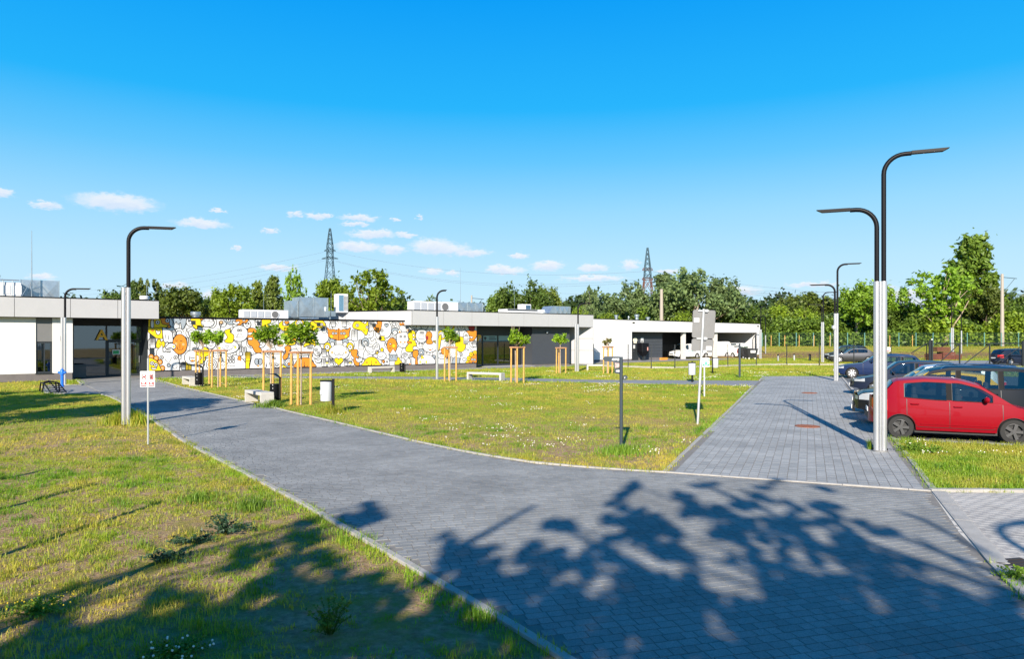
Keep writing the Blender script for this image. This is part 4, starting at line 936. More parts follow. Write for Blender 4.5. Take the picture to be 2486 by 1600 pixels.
# entrance glazing of B
GB = 1.9+.6; e0, e1 = bx_(1156, 1.9), bx_(1262, 1.9)
zgt = b2(1200, 815, 1.9)[1]; zgm = b2(1200, 830, 1.9)[1]
em = [bx_(x, 1.9) for x in (1158, 1172, 1209, 1240, 1262)]
mb = MB()
for x in em: mb.box(x-.06, x+.06, GB, GB+.14, 0, zB-.03)
mb.box(em[0]-.5, em[-1], GB+.005, GB+.1, zgt, zB-.03)
for a, b in zip(em, em[1:]): mb.box(a+.06, b-.06, GB+.01, GB+.12, 0, .08); mb.box(a+.06, b-.06, GB+.01, GB+.12, zgm, zgm+.07)
mb.build('glazing_frame', anthr, B)
signg = mat('sign_glass', (.20,.34,.35), .25)
for i, (a, b) in enumerate(zip(em, em[1:])):
    bpart('pane', B, glass, (a+.06, b-.06, GB+.05, GB+.062, .08, zgm)); bpart('sign_pane', B, signg if i in (1, 2) else glass, (a+.06, b-.06, GB+.05, GB+.062, zgm+.07, zgt))
for k, (a, b, dz) in enumerate(((.55, 1.0, .30), (.55, 1.15, .14))):
    bpart('sign_lettering', B, anthr, (em[1]+(em[2]-em[1])*.42, em[1]+(em[2]-em[1])*(.42+.5*b/1.2), GB+.036, GB+.044, zgm+.07+dz, zgm+.07+dz+.07))
mb = MB(); mb.plate([(em[1]+.15, zgm+.42), (em[1]+.35, zgm+.46), (em[1]+.45, zgm+.36), (em[1]+.3, zgm+.12), (em[1]+.2, zgm+.25)], GB+.036, GB+.044); mb.build('sign_emblem', anthr, B)
bpart('wall', B, anthr, (m2-BX-.3, m2-BX-.02, .92, GB+.1, 0, zB-.03))
lb = b2(1166.5, 829, 1.3); text_mesh('letter', 'B', .80, lpaint, B, (lb[0], GB-.42, lb[1]), depth=.03, bold=.028)
bpart('back_wall', B, roomm, (em[0], dx1+3, GB+5, GB+5.1, 0, zB-.05)); bpart('room_floor', B, rfl, (em[0], dx0+.3, GB+.1, GB+5, -.03, .012))
bpart('door_slab', B, mat('step_stone', (.3,.3,.3), .8), (em[0], dx0, .5, GB, -.02, .03))
# seats and plants behind the glass
for k in range(3):
    c = FR.world(FR.s(1196+k*17, 3.4), 3.4); 
    S_ = empty('lobby_seat', c, FR.ang, ['pale lobby armchair behind the left pane of entrance B', 'pale lobby armchair behind the middle pane of entrance B', 'pale lobby armchair nearest the grey block in entrance B'][k], 'chair', 'lobby seats behind entrance B')
    sm = mat('seat_pale', (.55,.56,.52), .7)
    mb = MB(); mb.bbox(-.35, .35, -.3, .3, .2, .45, .04); mb.build('seat', sm, S_); mb = MB(); mb.bbox(-.35, .35, .2, .34, .452, .85, .03); mb.build('backrest', sm, S_)
    for a in (-.28, .28):
        for b in (-.22, .22): mb = MB(); mb.box(a-.02, a+.02, b-.02, b+.02, 0.012, .2); mb.build('leg', blackm, S_)

# --- building C: white garage wing with an open carport
FC = Frame((9.04, 74.2), R(36))
C_ = empty('carport_building', FC.o, FC.ang, 'long white garage wing with an open carport on grey pillars', 'building')
cp = FC.pix
c0, c1 = FC.s(1441, 0)-2.5, FC.s(1845, 0); a0 = FC.s(1534, 0); a1 = FC.s(1838, 0)
zl, zr = 4.62, 4.40
zo1, zo2 = cp(1534, 803.4)[1], cp(1838, 809.5)[1]; zo = (zo1+zo2)/2
def trap(x0, x1, y0, y1, zb0, m, name, dz=0.0):
    zt0 = zl+(zr-zl)*(x0-c0)/(c1-c0)-dz; zt1 = zl+(zr-zl)*(x1-c0)/(c1-c0)-dz
    mb = MB(); mb.add([(x0,y0,zb0),(x1,y0,zb0),(x1,y1,zb0),(x0,y1,zb0),(x0,y0,zt0),(x1,y0,zt1),(x1,y1,zt1),(x0,y1,zt0)], [(0,3,2,1),(4,5,6,7),(0,1,5,4),(1,2,6,5),(2,3,7,6),(3,0,4,7)]); return mb.build(name, m, C_)
zcp = cp(1480, 873)[1]
trap(c0, a0, 0, .3, zcp, white_r, 'left_wall', .08); trap(a0+.003, a1-.003, 0, .3, zo, white_r, 'lintel', .08); trap(a1, c1, 0, 9.5, 0.02, white_r, 'right_wall', .08)
bpart('plinth', C_, plinth, (c0, a0-.01, .02, .29, 0, zcp-.004))
trap(c0, c1+.03, -.04, .35, 4.3, blackm, 'roof_edge', 0) if False else None
mb = MB(); mb.add([(c0,-.03,zl-.078),(c1+.03,-.03,zr-.078),(c1+.03,10,zr-.078),(c0,10,zl-.078),(c0,-.03,zl),(c1+.03,-.03,zr),(c1+.03,10,zr),(c0,10,zl)], [(0,3,2,1),(4,5,6,7),(0,1,5,4),(1,2,6,5),(2,3,7,6),(3,0,4,7)]); mb.build('roof', blackm, C_)
bpart('ceiling', C_, soffit, (a0+.31, a1-.01, .31, 9.3, zo+.35, zo+.45))
bpart('back_wall', C_, anthr, (a0+.3, a1-.01, 9.3, 9.5, 0, zo+.5)); bpart('inner_left_wall', C_, anthr, (a0-.003, a0+.3, .32, 9.3, 0, zo+.3))
bpart('lintel_pipe', C_, whitep, (a0+.35, a1, 1.2, 1.3, zo-.02, zo+.06))
# grey clad block inside
g1_ = FC.s(1608, 1.1); zgp = cp(1570, 868, 1.1)[1]; gd0, gd1 = FC.s(1536, 1.1), FC.s(1549, 1.1); zdd = cp(1540, 835, 1.1)[1]
for k in range(9):
    z0 = zgp + (zo+.3-zgp)*k/9; z1 = zgp + (zo+.3-zgp)*(k+1)/9; xs0 = gd1+.06 if z1 < zdd+.3 else a0+.31
    bpart('cladding_plank', C_, dgrey, (xs0, g1_, 1.1, 1.18, z0+.008, z1-.008))
bpart('grey_block', C_, dgrey, (a0+.31, g1_-.01, 1.19, 6, 0, zo+.3)); bpart('plinth', C_, plinth, (gd1+.06, g1_, 1.12, 1.185, 0, zgp-.004))
d = bpart('door', C_, anthr, (gd0, gd1, 1.04, 1.1, 0.03, zdd)); bpart('handle', d, alu, (gd0+.06, gd0+.14, .99, 1.02, 1.0, 1.05)); n_ = cp(1540, 842, 1.0); bpart('door_notice', d, whitep, (n_[0]-.15, n_[0]+.15, 1.025, 1.035, n_[1]-.2, n_[1]+.2))
for sx, sy, w_, h_, mm, lab in ((1542,826,.62,.62,'cream','round pale sign above the garage door'), (1542,831.5,.45,.2,'cream','small plate below the round sign'), (1559,825.5,.42,.55,'wh','white plate on the grey cladding'), (1559,834,.3,.7,'dk','dark information board on the grey cladding'), (1552,847,.26,.42,'red','small red fire notice by the garage door')):
    a, z = cp(sx, sy, 1.05); mm_ = {'cream': mat('sign_cream', (.7,.66,.5), .6), 'wh': whitep, 'dk': mgrey, 'red': mat('sign_red', (.6,.04,.04), .5)}[mm]
    mb = MB()
    if sy == 826: mb.lathe([(w_/2, -.02), (w_/2, .02)], 20, (a, 1.05, z), 'y')
    else: mb.box(a-w_/2, a+w_/2, 1.04, 1.07, z-h_/2, z+h_/2)
    o = mb.build('sign_plate', mm_, C_); o['label'] = lab
for p0, p1 in ((1663.5, 1672), (1741, 1749)):
    a, b = FC.s(p0, .05), FC.s(p1, .05); bpart('pillar', C_, mat('pillar_grey', (.55,.53,.5), .8, var=.04), (a, a+.42, .32, .74, 0, zo+.33))
for sx, sy in ((1538, 783.5), (1840, 792)):
    a, z = cp(sx, sy); bpart('vent_cover', C_, blackm, (a-.16, a+.16, -.05, 0, z-.07, z+.07))
rp = FC.s(1835, -.1); mb = MB(); mb.tube([(rp, -.12, 0.0), (rp, -.12, zo)], .07, 8); mb.build('downpipe', anthr, C_)
# feed hopper by the garage door
c = FC.world(FC.s(1561, .2), .2)
T_ = empty('hopper_box', c, FC.ang, 'dark hopper-shaped box on a short stand beside the garage door', 'hopper')
hx = (FC.s(1569.5, .2)-FC.s(1553, .2))/2
mb = MB(); mb.bbox(-hx, hx, -.4, .4, .95, 1.95, .03); mb.build('box_body', blackm, T_)
mb = MB(); mb.add([(-hx*.9,-.35,.948),(hx*.9,-.35,.948),(hx*.9,.35,.948),(-hx*.9,.35,.948),(-.2,-.15,.5),(.3,-.15,.5),(.3,.15,.5),(-.2,.15,.5)], [(3,2,1,0),(4,5,6,7),(0,1,5,4),(1,2,6,5),(2,3,7,6),(3,0,4,7)]); mb.build('hopper', blackm, T_)
bpart('stand', T_, anthr, (-.02, .28, -.14, .14, 0.0, .498)); bpart('notice', T_, mat('notice_pink', (.6,.3,.26), .6), (hx*.45, hx*.75, -.42, -.405, 1.1, 1.5))
c = FC.world(FC.s(1611, -.4), -.4); mb = MB(); mb.bbox(-.6, .6, -.09, .09, 0, .28, .03); o = mb.build('kerb_stop', mat('stop_amber', (.62,.25,.03), .6)); o.location = c; o.rotation_euler.z = FC.ang; tag(o, 'low orange block on the ground at the corner of the grey cladding', 'wheel stop')

# ------------------------------------------------------------------ things on the roofs
def roofz(frame, x, y):
    if frame is FC: return zl+(zr-zl)*(x-c0)/(c1-c0)
    return None
ROOF_A, ROOF_M, ROOF_B = zt-.15, zmt-.2, zT-.15
def rbase(pxc, off, z, frame=FR):
    x = frame.s(pxc, off); v = frame.world(x, off, z); return v, x
def scale_at(pxc, off, frame=FR): return frame.world(frame.s(pxc, off), off).y / F
def ribbox(mb, hx, hy, z0, z1):
    mb.box(-hx, hx, -hy, hy, z0, z1)
def duct(name, label, p0, p1, ytop, off, zroof, dy=1.0, shape='box', seams=3):
    v, x = rbase((p0+p1)/2, off, zroof); s = scale_at((p0+p1)/2, off); L2 = (FR.s(p1, off)-FR.s(p0, off))/2; h = ZY(ytop, v.y)-zroof
    T_ = empty(name, v, FR.ang, label, 'air duct')
    return T_, L2, h
# A roof: white air handler + zinc box + mast
T_, L2, h = duct('air_handler', 'white air handling unit with pipes on the left building roof', -60, 53, 686, 4.0, ROOF_A)
mb = MB(); mb.bbox(-L2, L2, -.9, .9, .25, h, .04); mb.build('casing', whitep, T_); bpart('skid', T_, zinc, (-L2, L2, -.8, .8, 0, .25))
for k in range(4): bpart('service_hatch', T_, mat('hatch_grey', (.55,.56,.57), .5), (-L2+.3+k*L2*.48, -L2+.2+(k+.8)*L2*.48, -.93, -.905, .45, h-.2))
mb = MB(); mb.tube([(-L2+.2, -1.0, h+.12), (L2*.9, -1.0, h+.12)], .04, 6); [mb.tube([(q, -1.0, .3), (q, -1.0, h+.12)], .03, 6) for q in (-L2*.3, L2*.2, L2*.6)]; mb.build('pipe_run', zinc, T_)
def crossbox(T_, x0, x1, y0, y1, z0, z1, name='duct_section'):
    mb = MB(); mb.box(x0, x1, y0, y1, z0, z1)
    n = max(1, int(round((x1-x0)/1.0)))
    for i in range(n):   # cross-creased sheet: a shallow pyramid on every bay
        a, b = x0+(x1-x0)*i/n, x0+(x1-x0)*(i+1)/n; m_ = ((a+b)/2, y0-.045, (z0+z1)/2); e = .012
        mb.add([(a+e,y0-.002,z0+e),(b-e,y0-.002,z0+e),(b-e,y0-.002,z1-e),(a+e,y0-.002,z1-e),m_], [(0,1,4),(1,2,4),(2,3,4),(3,0,4)])
    for i in range(n+1): q = x0+(x1-x0)*i/n; mb.box(q-.015, q+.015, y0-.03, y0-.003, z0-.02, z1+.02)
    return mb.build(name, zinc, T_)
T_, L2, h = duct('zinc_duct', 'big creased sheet-metal duct box on the left building roof', 50, 142, 683, 5.0, ROOF_A)
crossbox(T_, -L2, L2, -1.0, 1.0, .1, h); bpart('foot', T_, zinc, (-L2+.1, -L2+.3, -.8, .8, 0, .098)); bpart('foot', T_, zinc, (L2-.3, L2-.1, -.8, .8, 0, .098))
def mast(label, pxc, ytop, off, zroof, r=.025, guy=True, frame=FR):
    v, x = rbase(pxc, off, zroof, frame); h = ZY(ytop, v.y)-zroof
    T_ = empty('lightning_mast', v, 0, label, 'lightning mast')
    mb = MB(); mb.tube([(0,0,0), (0,0,h*.45), (0,0,h)], [r*1.4, r, r*.5], 6); mb.build('mast', zinc, T_)
    mb = MB(); mb.box(-.2, .2, -.2, .2, 0, .08); mb.build('base', concr, T_)
    if guy:
        for a in (0.4, 2.5, 4.6):
            mb = MB(); mb.tube([(0,0,h*.32), (1.0*math.cos(a), 1.0*math.sin(a), 0)], .015, 5); mb.build('guy_strut', zinc, T_)
mast('tall slender lightning mast with struts on the left building roof', 77, 560, 3.5, ROOF_A, .03)
mast('thin lightning rod near the right end of the left building roof', 356, 686, 6.0, ROOF_A, .015, False)
mast('thin rod standing on the mural wing roof against the trees', 640, 712, 8.0, ROOF_M, .015, False)
mast('thin rod beside the tall perforated unit', 804, 706, 7.0, ROOF_B, .015, False)
mast('guyed lightning mast among the ducts of the middle roof', 1118, 650, 5.0, ROOF_B, .02)
mast('thin rod left of the small cooler on the middle roof', 1249, 706, 8.0, ROOF_B, .015, False)
def vent(label, pxc, wpx, ytop, off, zroof, frame=FR, m=zinc, xr=None):
    v, x = rbase(pxc, off, zroof, frame); s = v.y/F; r = wpx*s/2; h = ZY(ytop, v.y)-zroof
    T_ = empty('roof_vent', v, frame.ang, label, 'roof vent')
    mb = MB(); mb.lathe([(r*.7, 0), (r*.7, h*.6)], 14); mb.build('neck', m, T_, smooth=True)
    mb = MB(); mb.lathe([(r*.98, h*.605), (r, h*.7), (r, h*.95), (r*.9, h)], 16); mb.build('cap', m, T_, smooth=True)
vent('wide white vent at the right end of the left building roof', 351, 22, 718.5, 2.5, ROOF_A, m=whitep)
vent('drum-shaped metal vent on the left part of the mural wing roof', 475, 24, 757, 3.0, ROOF_M)
vent('small white vent left of the tall perforated unit', 790, 6, 746, 3.0, ROOF_B, m=whitep)
for pxx, wpx, yt, lab in ((1496, 10, 765, 'leftmost drum vent on the white garage roof'), (1526, 4, 768, 'thin short vent pipe on the white garage roof'), (1546, 12, 763.5, 'largest drum vent on the white garage roof'), (1573, 11, 770, 'lowest drum vent, rightmost on the white garage roof')):
    vent(lab, pxx, wpx, yt, 2.0, zl+(zr-zl)*(FC.s(pxx, 2)-c0)/(c1-c0), FC)
def fanunit(label, p0, p1, ytop, off, zroof, fanx=.55):
    T_, L2, h = duct('air_conditioner', label, p0, p1, ytop, off, zroof); T_['category'] = 'air conditioner'
    mb = MB(); mb.bbox(-L2, L2, -.55, .55, .22, h, .03); mb.build('casing', whitep, T_); bpart('skid', T_, zinc, (-L2, L2, -.5, .5, 0, .218))
    n = 4
    for k in range(n): a = -L2+.08+k*(L2*1.2)/n; bpart('louvre_panel', T_, mat('louvre_grey', (.45,.47,.5), .5, .3), (a, a+L2*1.2/n-.1, -.585, -.555, .35, h-.12))
    r = min(.42, (h-.3)/2); q = -L2+L2*2*fanx+L2*.15
    mb = MB(); mb.lathe([(r, -.60), (r, -.552)], 18, (q, 0, .22+(h-.22)/2), 'y'); mb.build('fan_ring', whitep, T_)
    mb = MB(); mb.lathe([(r*.85, -.605), (r*.85, -.601)], 18, (q, 0, .22+(h-.22)/2), 'y'); mb.build('fan_grille', mat('fan_dark', (.12,.12,.12), .6), T_)
fanunit('low white air conditioner with a round fan on the mural wing roof', 585, 696, 753, 3.5, ROOF_M, .62)
fanunit('white air conditioner with a round fan on the middle building roof', 997, 1106, 733, 4.0, ROOF_B, .62)
T_, L2, h = duct('zinc_duct', 'bent sheet-metal duct rising behind the mural wing roof', 697, 788, 723, 5.0, ROOF_M)
crossbox(T_, -L2+.7, L2, -.8, .8, h-1.55, h); crossbox(T_, -L2, -L2+.66, -.7, .7, h-1.6, h-.3); crossbox(T_, -L2+.75, -L2+2.3, -.7, .7, 0.0, h-1.57)
T_, L2, h = duct('zinc_duct', 'sheet-metal duct behind the guyed mast on the middle roof', 1104, 1160, 736, 5.5, ROOF_B)
crossbox(T_, -L2, L2, -.9, .9, .1, h); bpart('foot', T_, zinc, (-L2+.1, L2-.1, -.6, .6, 0, .098))
T_, L2, h = duct('zinc_duct', 'sheet-metal duct with a sloping end at the right of the middle roof', 1316, 1373, 744, 4.0, ROOF_B)
mb = MB(); mb.add([(-L2,-.8,0),(L2,-.8,0),(L2,.8,0),(-L2,.8,0),(-L2+.8,-.8,h),(L2,-.8,h),(L2,.8,h),(-L2+.8,.8,h)], [(0,3,2,1),(4,5,6,7),(0,1,5,4),(1,2,6,5),(2,3,7,6),(3,0,4,7)]); mb.build('duct_section', zinc, T_)
for k in range(3): a = -L2+1.0+k*(L2*2-1.2)/3; b = a+(L2*2-1.2)/3-.04; mb = MB(); mb.add([(a,-.803,.05),(b,-.803,.05),(b,-.803,h-.05),(a,-.803,h-.05),((a+b)/2,-.86,h/2)], [(0,1,4),(1,2,4),(2,3,4),(3,0,4)]); mb.build('creased_sheet', zinc, T_)
T_, L2, h = duct('skylight_box', 'long flat white plant box beneath the small cooler', 1222, 1330, 752, 5.0, ROOF_B); T_['category'] = 'plant box'
mb = MB(); mb.bbox(-L2, L2, -.8, .8, 0, h, .03); mb.build('casing', whitep, T_); bpart('edge_trim', T_, anthr, (-L2-.03, L2*.3, -.86, -.805, h-.12, h-.02))
T_, L2, h = duct('small_cooler', 'small white cooler with a blue grille on the middle roof', 1262, 1284, 739, 7.0, ROOF_B); T_['category'] = 'cooler'
mb = MB(); mb.bbox(-L2, L2, -.4, .4, 0, h, .03); mb.build('casing', whitep, T_); bpart('grille', T_, mat('grille_blue', (.05,.10,.16), .4), (-L2*.2, L2*.8, -.43, -.405, h-.62, h-.1))
# tall perforated unit, seen on its corner
T_, L2, h = duct('cooling_tower', 'tall white unit with a blue louvred side and a perforated side', 816, 840, 714, 5.0, ROOF_B); T_['category'] = 'cooling unit'
mb = MB(); mb.bbox(-L2, L2, -.45, .45, 0, h, .02); mb.build('casing', whitep, T_)
for k in range(5): a = -L2+.06+k*L2*.19; bpart('louvre', T_, mat('louvre_blue', (.12,.24,.34), .35), (a, a+L2*.14, -.48, -.455, .12, h-.12))
for i in range(3):
    for k in range(12): a = L2*.2+i*L2*.25; z = .15+k*(h-.3)/12; bpart('vent_hole', T_, blackm, (a, a+L2*.15, -.465, -.452, z, z+(h-.3)/12*.6))
v, x = rbase(801, .5, ROOF_B)
T_ = empty('wall_lamp_pair', FR.world(FR.s(801, 1.2), 1.2, ROOF_M), FR.ang, 'pair of small metal cowl vents on a post above the mural edge', 'cowl vent')
mb = MB(); mb.box(-.05, .05, -.05, .05, 0, .45); mb.build('post', zinc, T_)
for a in (-.42, .02): bpart('cowl', T_, zinc, (a, a+.38, -.15, .15, .45, .85))
# ------------------------------------------------------------------ lamps, signs, bins, benches
def lamp(label, base, zalu, arms, double=True, w=0.125, r=0.055, flood=None, group='curved street lamps', bulk=False):
    "paired aluminium columns; every arm is (heading, height of its top, reach, side offset)"
    T_ = empty('street_lamp', (base.x, base.y, base.z), 0, label, 'street lamp', group)
    ax = Vector((math.cos(arms[0][0]), math.sin(arms[0][0]), 0))
    mb = MB()
    if double:
        for s in (-1, 1): mb = MB(); mb.lathe([(w/2, 0.02), (w/2, zalu)], 18, tuple(ax*s*w*.5)); mb.build('column', alu, T_, smooth=True)
        if bulk:
            pz = Vector((-ax.y, ax.x, 0))
            for s in (-1, 1): mb = MB(); mb.lathe([(w*.2, 0.02), (w*.2, zalu-.001)], 10, tuple(pz*s*w*.42)); mb.build('column_rib', alu, T_, smooth=True)
            mb = MB(); mb.lathe([(w*1.08, -.01), (w*1.08, .02)], 24); mb.build('base_plate', mat('base_grey', (.2,.2,.2), .6), T_)
            for s in (-1, 1): mb = MB(); mb.lathe([(.02, .02), (.02, .06)], 6, tuple(ax*s*w*1.0)); mb.build('bolt', blackm, T_)
    else:
        mb.lathe([(w/2, 0), (w/2, zalu)], 16); mb.build('column', alu, T_, smooth=True)
    for i, (hd, ztop, reach, sx) in enumerate(arms):
        d = Vector((math.cos(hd), math.sin(hd), 0)); c = ax*sx; rb = 0.42; zt_ = ztop-r
        pts = [c+Vector((0,0,zalu-.3)), c+Vector((0,0,zt_-rb))]
        for k in range(1, 9): a = math.pi/2*k/8; pts.append(c + d*(rb*(1-math.cos(a))) + Vector((0,0,zt_-rb+rb*math.sin(a))))
        mb = MB(); mb.tube(pts+[c+d*(rb+.12)+Vector((0,0,zt_))], r, 12); mb.build('arm', blackm, T_, smooth=True)
        # flat luminaire with an angled tip
        s0, s1 = rb+.12, reach; per = Vector((-d.y, d.x, 0)); q = []
        for zz, ex in ((zt_+r*.9, 0.07), (zt_-r*.35, -0.05)):
            for y_ in (-1, 1): q += [c+d*s0+per*y_*.07+Vector((0,0,zz)), c+d*(s1+ex)+per*y_*.07+Vector((0,0,zz))]
        mb = MB(); mb.add(q, [(0,1,3,2),(4,6,7,5),(0,4,5,1),(2,3,7,6),(0,2,6,4),(1,5,7,3)]); mb.build('luminaire', blackm, T_)
    if flood:
        mb = MB(); mb.box(-.09-w, -w, -.1, .1, flood, flood+.16); mb.ell((-w-.05, -.12, flood+.02), (.09,.09,.09), 8, 6); mb.build('camera_box', whitep, T_)
    return T_
hn = math.atan2(ND.y, ND.x)
L1 = G(2120, 1093)
L1 = Vector((15.66*(2137-CX)/F, 15.66, 0.018))
lamp('tall double street lamp with twin silver columns nearest the red car', L1, ZY(685, 15.66), [(hn, ZY(375, 15.66), 1.19, .0687), (hn+math.pi, ZY(502, 15.66), 1.17, -.0687)], w=.137, r=.05, bulk=True)
b = G(2030, 925); lamp('double street lamp on the far right edge of the side path', b, ZY(761, b.y), [(hn, ZY(640, b.y), 1.22, .07), (hn+math.pi, ZY(689, b.y), 1.32, -.07)], w=.13, flood=ZY(797, b.y), bulk=True)
b = GX(1997, 72); lamp('third double lamp, beyond the fence behind the dark sedan', b, ZY(782, b.y), [(hn, ZY(709, b.y), 1.25, .07), (hn+math.pi, ZY(738, b.y), 1.3, -.07)], w=.15)
b = Vector(((306-CX)/F*20.4, 20.4, 0)); lamp('street lamp with two silver columns and one arm on the left lawn', b, ZY(698, 20.4), [(R(15), ZY(547, 20.4), 1.2, .064)], w=.125)
b = GX(154, 37.5); lamp('street lamp in front of the white wall left of entrance A', b, ZY(771, b.y), [(R(10), ZY(699, b.y), 1.2, .08)], w=.14, flood=None)
b = G(1061, 921); lamp('street lamp before the mural, right of its middle', b, ZY(769, b.y), [(R(8), ZY(703, b.y), .55, .0)], double=False, w=.17)
b = G(1400.5, 903); lamp('street lamp in front of the panelled right end of the middle building', b, ZY(787, b.y), [(R(8), ZY(735, b.y), .9, .09)], w=.17)
b = GX(1846, 84); lamp('street lamp at the right corner of the white garage wing', b, ZY(800, b.y), [(R(12), ZY(743, b.y), .8, .06)], w=.17)
b = GX(1858.5, 92); b.z = float(ground_z(b.x, b.y)); lamp('distant street lamp just right of the garage wing, paler and lower', b, ZY(814, b.y)-b.z, [(R(200), ZY(766, b.y)-b.z, .7, .0)], double=False, w=.16)
b = GX(2312, 84); lamp('distant street lamp left of its pair, behind the sliding gate', b, ZY(796, b.y), [(R(160), ZY(739, b.y), 1.1, .08)], w=.17)
b = GX(2334, 92); b.z = float(ground_z(b.x, b.y)); lamp('farthest street lamp behind the sliding gate', b, ZY(803, b.y)-b.z, [(R(160), ZY(753, b.y)-b.z, .6, .0)], double=False, w=.18)
b = Vector((9.35, 4.9, 0)); lamp('street lamp behind the viewpoint, its hooked shadow on the pale paving', Vector((3.87, -2.2, 0)), 3.9, [(R(14), 5.95, 1.0, .06)], w=.12)

# benches: two concrete slab legs and a slab seat
def bench(label, a, b, depth=.45, h=.45):
    a = Vector(a); b = Vector(b); d = b-a; L_ = d.length; T_ = empty('concrete_bench', ((a.x+b.x)/2, (a.y+b.y)/2, 0), math.atan2(d.y, d.x), label, 'bench', 'pale concrete benches')
    mb = MB(); mb.bbox(-L_/2, L_/2, -depth/2, depth/2, h-.11, h, .012); mb.build('seat', concr, T_)
    for s in (-1, 1): mb = MB(); mb.box(s*L_/2, s*(L_/2-.12), -depth/2+.004, depth/2-.004, 0, h-.112); mb.build('leg', concr, T_)
    return T_
e_ = Vector((.62, -.785, 0)); nn_ = Vector((.785, .62, 0))
q = G(630, 985); bench('concrete bench beside the path below the black hooded bin', q-e_*1.9+nn_*.3, q+nn_*.3, .5, .48)
q = G(458, 938); bench('small far concrete bench at the left end of the mural lawn', q-e_*1.6+nn_*.3, q+nn_*.3, .5, .46)
bench('concrete bench close to the mural wall', G(896, 906), G(955, 904), .42, .45)
bench('concrete bench on the lawn in front of entrance B', G(1138, 922), G(1221, 925), .45, .47)
bench('concrete bench partly hidden by the last staked tree', G(1424, 899), G(1466, 899), .45, .45)

# bins
def hooded_bin(label, base, h=1.0):
    T_ = empty('litter_bin', base, 0, label, 'litter bin', 'black hooded litter bins')
    mb = MB(); mb.lathe([(.17, .08), (.175, .1), (.175, .72), (.165, .73)], 20); mb.build('drum', blackm, T_, smooth=True)
    mb = MB(); mb.lathe([(.16, .731), (.16, .735)], 18); mb.build('opening', soffit, T_)
    mb = MB(); mb.box(.19, .25, -.04, .04, 0, 1.0); mb.build('post', blackm, T_)
    mb = MB(); mb.add([(-.2,-.15,1.12),(.02,-.17,1.14),(.25,-.06,.98),(-.2,.15,1.12),(.02,.17,1.14),(.25,.06,.98),(-.2,-.15,1.10),(.02,-.17,1.11),(.25,-.06,.95),(-.2,.15,1.10),(.02,.17,1.11),(.25,.06,.95)],
        [(0,1,4,3),(1,2,5,4),(6,9,10,7),(7,10,11,8),(0,6,7,1),(1,7,8,2),(3,4,10,9),(4,5,11,10),(0,3,9,6),(2,8,11,5)]); mb.build('hood', blackm, T_)
    for z in (.35, .55, .68): mb = MB(); mb.box(-.012, .012, -.19, -.176, z, z+.03); mb.build('hole', whitep, T_)
    return T_
hooded_bin('black hooded litter bin beside the nearer bench on the path edge', Vector(((666-CX)/F*27.6, 27.6, 0)))
hooded_bin('black hooded litter bin between the two leftmost staked trees', Vector(((482-CX)/F*36.5, 36.5, 0)))
hooded_bin('small black bin close against the mural wall', Vector(((976-CX)/F*50.5, 50.5, 0)))
def grey_bin(label, base, side=1, rot=0.0, s=1.0, h=1.18):
    T_ = empty('dog_waste_bin', base, rot, label, 'litter bin', 'light grey bins on black posts')
    gb = mat('bin_light_grey', (.52,.54,.58), .4, .1, var=.03)
    mb = MB(); mb.lathe([(.19, .42), (.2, .44), (.2, 1.08), (.19, 1.09)], 24, (-.24*side, 0, 0)); mb.build('drum', gb, T_, smooth=True)
    mb = MB(); mb.lathe([(.205, 1.092), (.205, 1.13)], 24, (-.24*side, 0, 0)); mb.box(-.24*side-.205, 0, -.06, .06, 1.095, 1.135); mb.build('lid', blackm, T_)
    mb = MB(); mb.box(-.04, .04, -.04, .04, 0, h); mb.build('post', blackm, T_)
    mb = MB(); mb.plate([(-.24*side-.16, .66), (-.24*side-.06, .66), (-.24*side-.06, .8), (-.24*side-.16, .8)], -.206, -.195); mb.build('sticker', whitep, T_)
    T_.scale = (s, s, s); return T_
grey_bin('light grey bin on a black post, nearest on the central lawn', G(809, 1003)+Vector((0,0,0)), 1, 0, .98)
grey_bin('light grey bin behind its post, left of the leaning traffic sign', G(1680.5, 928), 0.05, R(0), 1.0)
grey_bin('light grey bin right of the green assembly sign', G(1730, 907), -.85, 0, 1.0)

def post_sign(mb, h, r=.03): mb.tube([(0,0,0), (0,0,h)], r, 10)
